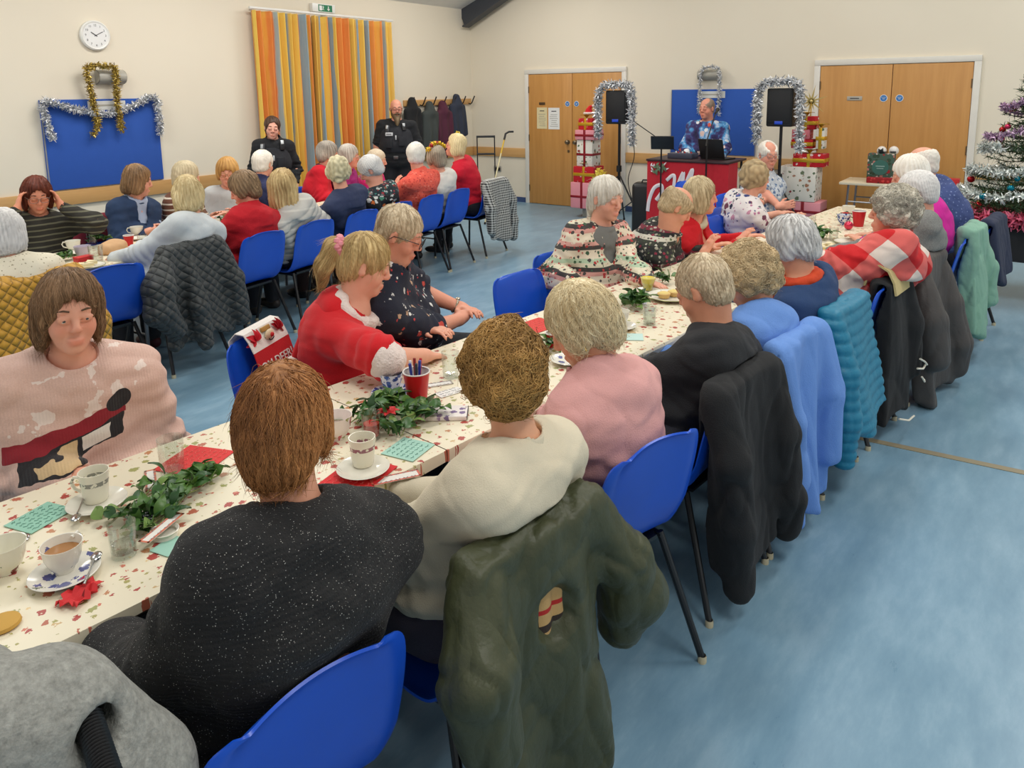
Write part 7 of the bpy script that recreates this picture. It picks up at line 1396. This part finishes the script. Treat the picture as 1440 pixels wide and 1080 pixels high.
tr=thing('christmas_tree','green christmas tree dressed with baubles and tinsel','christmas tree',(TX,TY,.662)); H_=1.32; part('trunk',Geo().tube([(0,0,.0),(0,0,H_)],[.03,.008],8),plain('brown trunk',(80,56,38),.8),tr); part('stand',Geo().lathe([(.0001,0),(.13,0),(.13,.015),(.04,.05),(.0001,.05)],16),BLACKP,tr)
rr=np.random.default_rng(12); gN=[Geo(),Geo(),Geo()]; bs=Geo(); TIP=[]
NV=[[],[],[]];NQ=[0,0,0]
for b in range(190):
    zf=rr.uniform(0,1)**1.15; z0_=.10+zf*(H_-.16); R_=(.50*(1-zf)+.04)*rr.uniform(.75,1.08); a=rr.uniform(0,2*PI); d=V(math.cos(a),math.sin(a),0); pts=[V(0,0,z0_)+d*R_*q+V(0,0,-.10*R_*math.sin(q*2)+.05*q*q) for q in np.linspace(0,1,6)]; bs.tube(pts,[.006,.005,.004,.004,.003,.002],5); TIP.append((pts,zf))
    for k in range(int(70*R_/.5)+16):
        q=rr.uniform(.12,1.0); i=min(int(q*5),4); p=pts[i]+(pts[i+1]-pts[i])*(q*5-i); n=rr.normal(size=3); n=nrm(n*.8+d*.8); L=rr.uniform(.035,.06); s=nrm(np.cross(n,rr.normal(size=3)))*.0035; m=rr.integers(0,3); NV[m].append(A([p-s,p+s,p+n*L+s*.3,p+n*L-s*.3]))
for m,c in enumerate(((36,66,40),(48,84,48),(70,100,56))):
    v=np.concatenate(NV[m]); q=np.arange(len(v)).reshape(-1,4); part('needles',qmesh('needles',v,q),plain('fir needle %d'%m,c,.6),tr)
part('branches',bs,plain('branch brown',(76,64,44),.8),tr)
cols=[('red',(190,24,34)),('gold',(214,168,60)),('teal',(10,140,164)),('pink',(216,60,100)),('pearl',(226,206,200)),('bronze',(150,80,50))]; seen={}
vis=[(p,z) for p,z in TIP if (p[-1][0]*(-.85)+p[-1][1]*.1)>-.05*1 or p[-1][1]>.1]; rr.shuffle(vis) if False else None
lev=['near the top','in the upper half','in the lower half','near the foot']
for k,(pts,zf) in enumerate(vis[:46]):
    nm,c=cols[k%6]; p=pts[-1]*.9+pts[-2]*.1; r_=rr.uniform(.022,.034); p=p+V(0,0,-r_-.012); lv=lev[0 if zf>.72 else 1 if zf>.45 else 2 if zf>.2 else 3]; side='curtain side' if p[1]>.05 else 'window side' if p[1]<-.05 else 'front'
    t=thing('bauble','%s bauble on the christmas tree, %s, %s'%(nm,lv,side),'bauble',V(TX,TY,.662)+p,0,'%s baubles on the tree %s, %s'%(nm,lv,side)); part('ball',Geo().ball((0,0,0),r_,14),plain('bauble '+nm,c,.18,.55),t); part('hanger_cap',Geo().lathe([(.006,r_-.002),(.006,r_+.008),(.0001,r_+.009)],8),RIBG,t)
def spiral(z0_,z1_,n,sag,off=0.): return A([((.50*(1-q_/H_)+.075)*math.cos(a+off),(.50*(1-q_/H_)+.075)*math.sin(a+off),q_+sag*math.sin(a*4)) for a,q_ in zip(np.linspace(0,n*2*PI,int(40*n)),np.linspace(z0_,z1_,int(40*n)))])+V(TX,TY,.662)
tinsel('tinsel_garland','white tinsel wound around lower half of the tree',spiral(.16,.62,2.4,.02),.06,3600,TWHT,8); tinsel('tinsel_garland','lilac tinsel wound around the top of the tree',spiral(.66,1.1,1.8,.015,1.),.05,1500,TLIL,9)
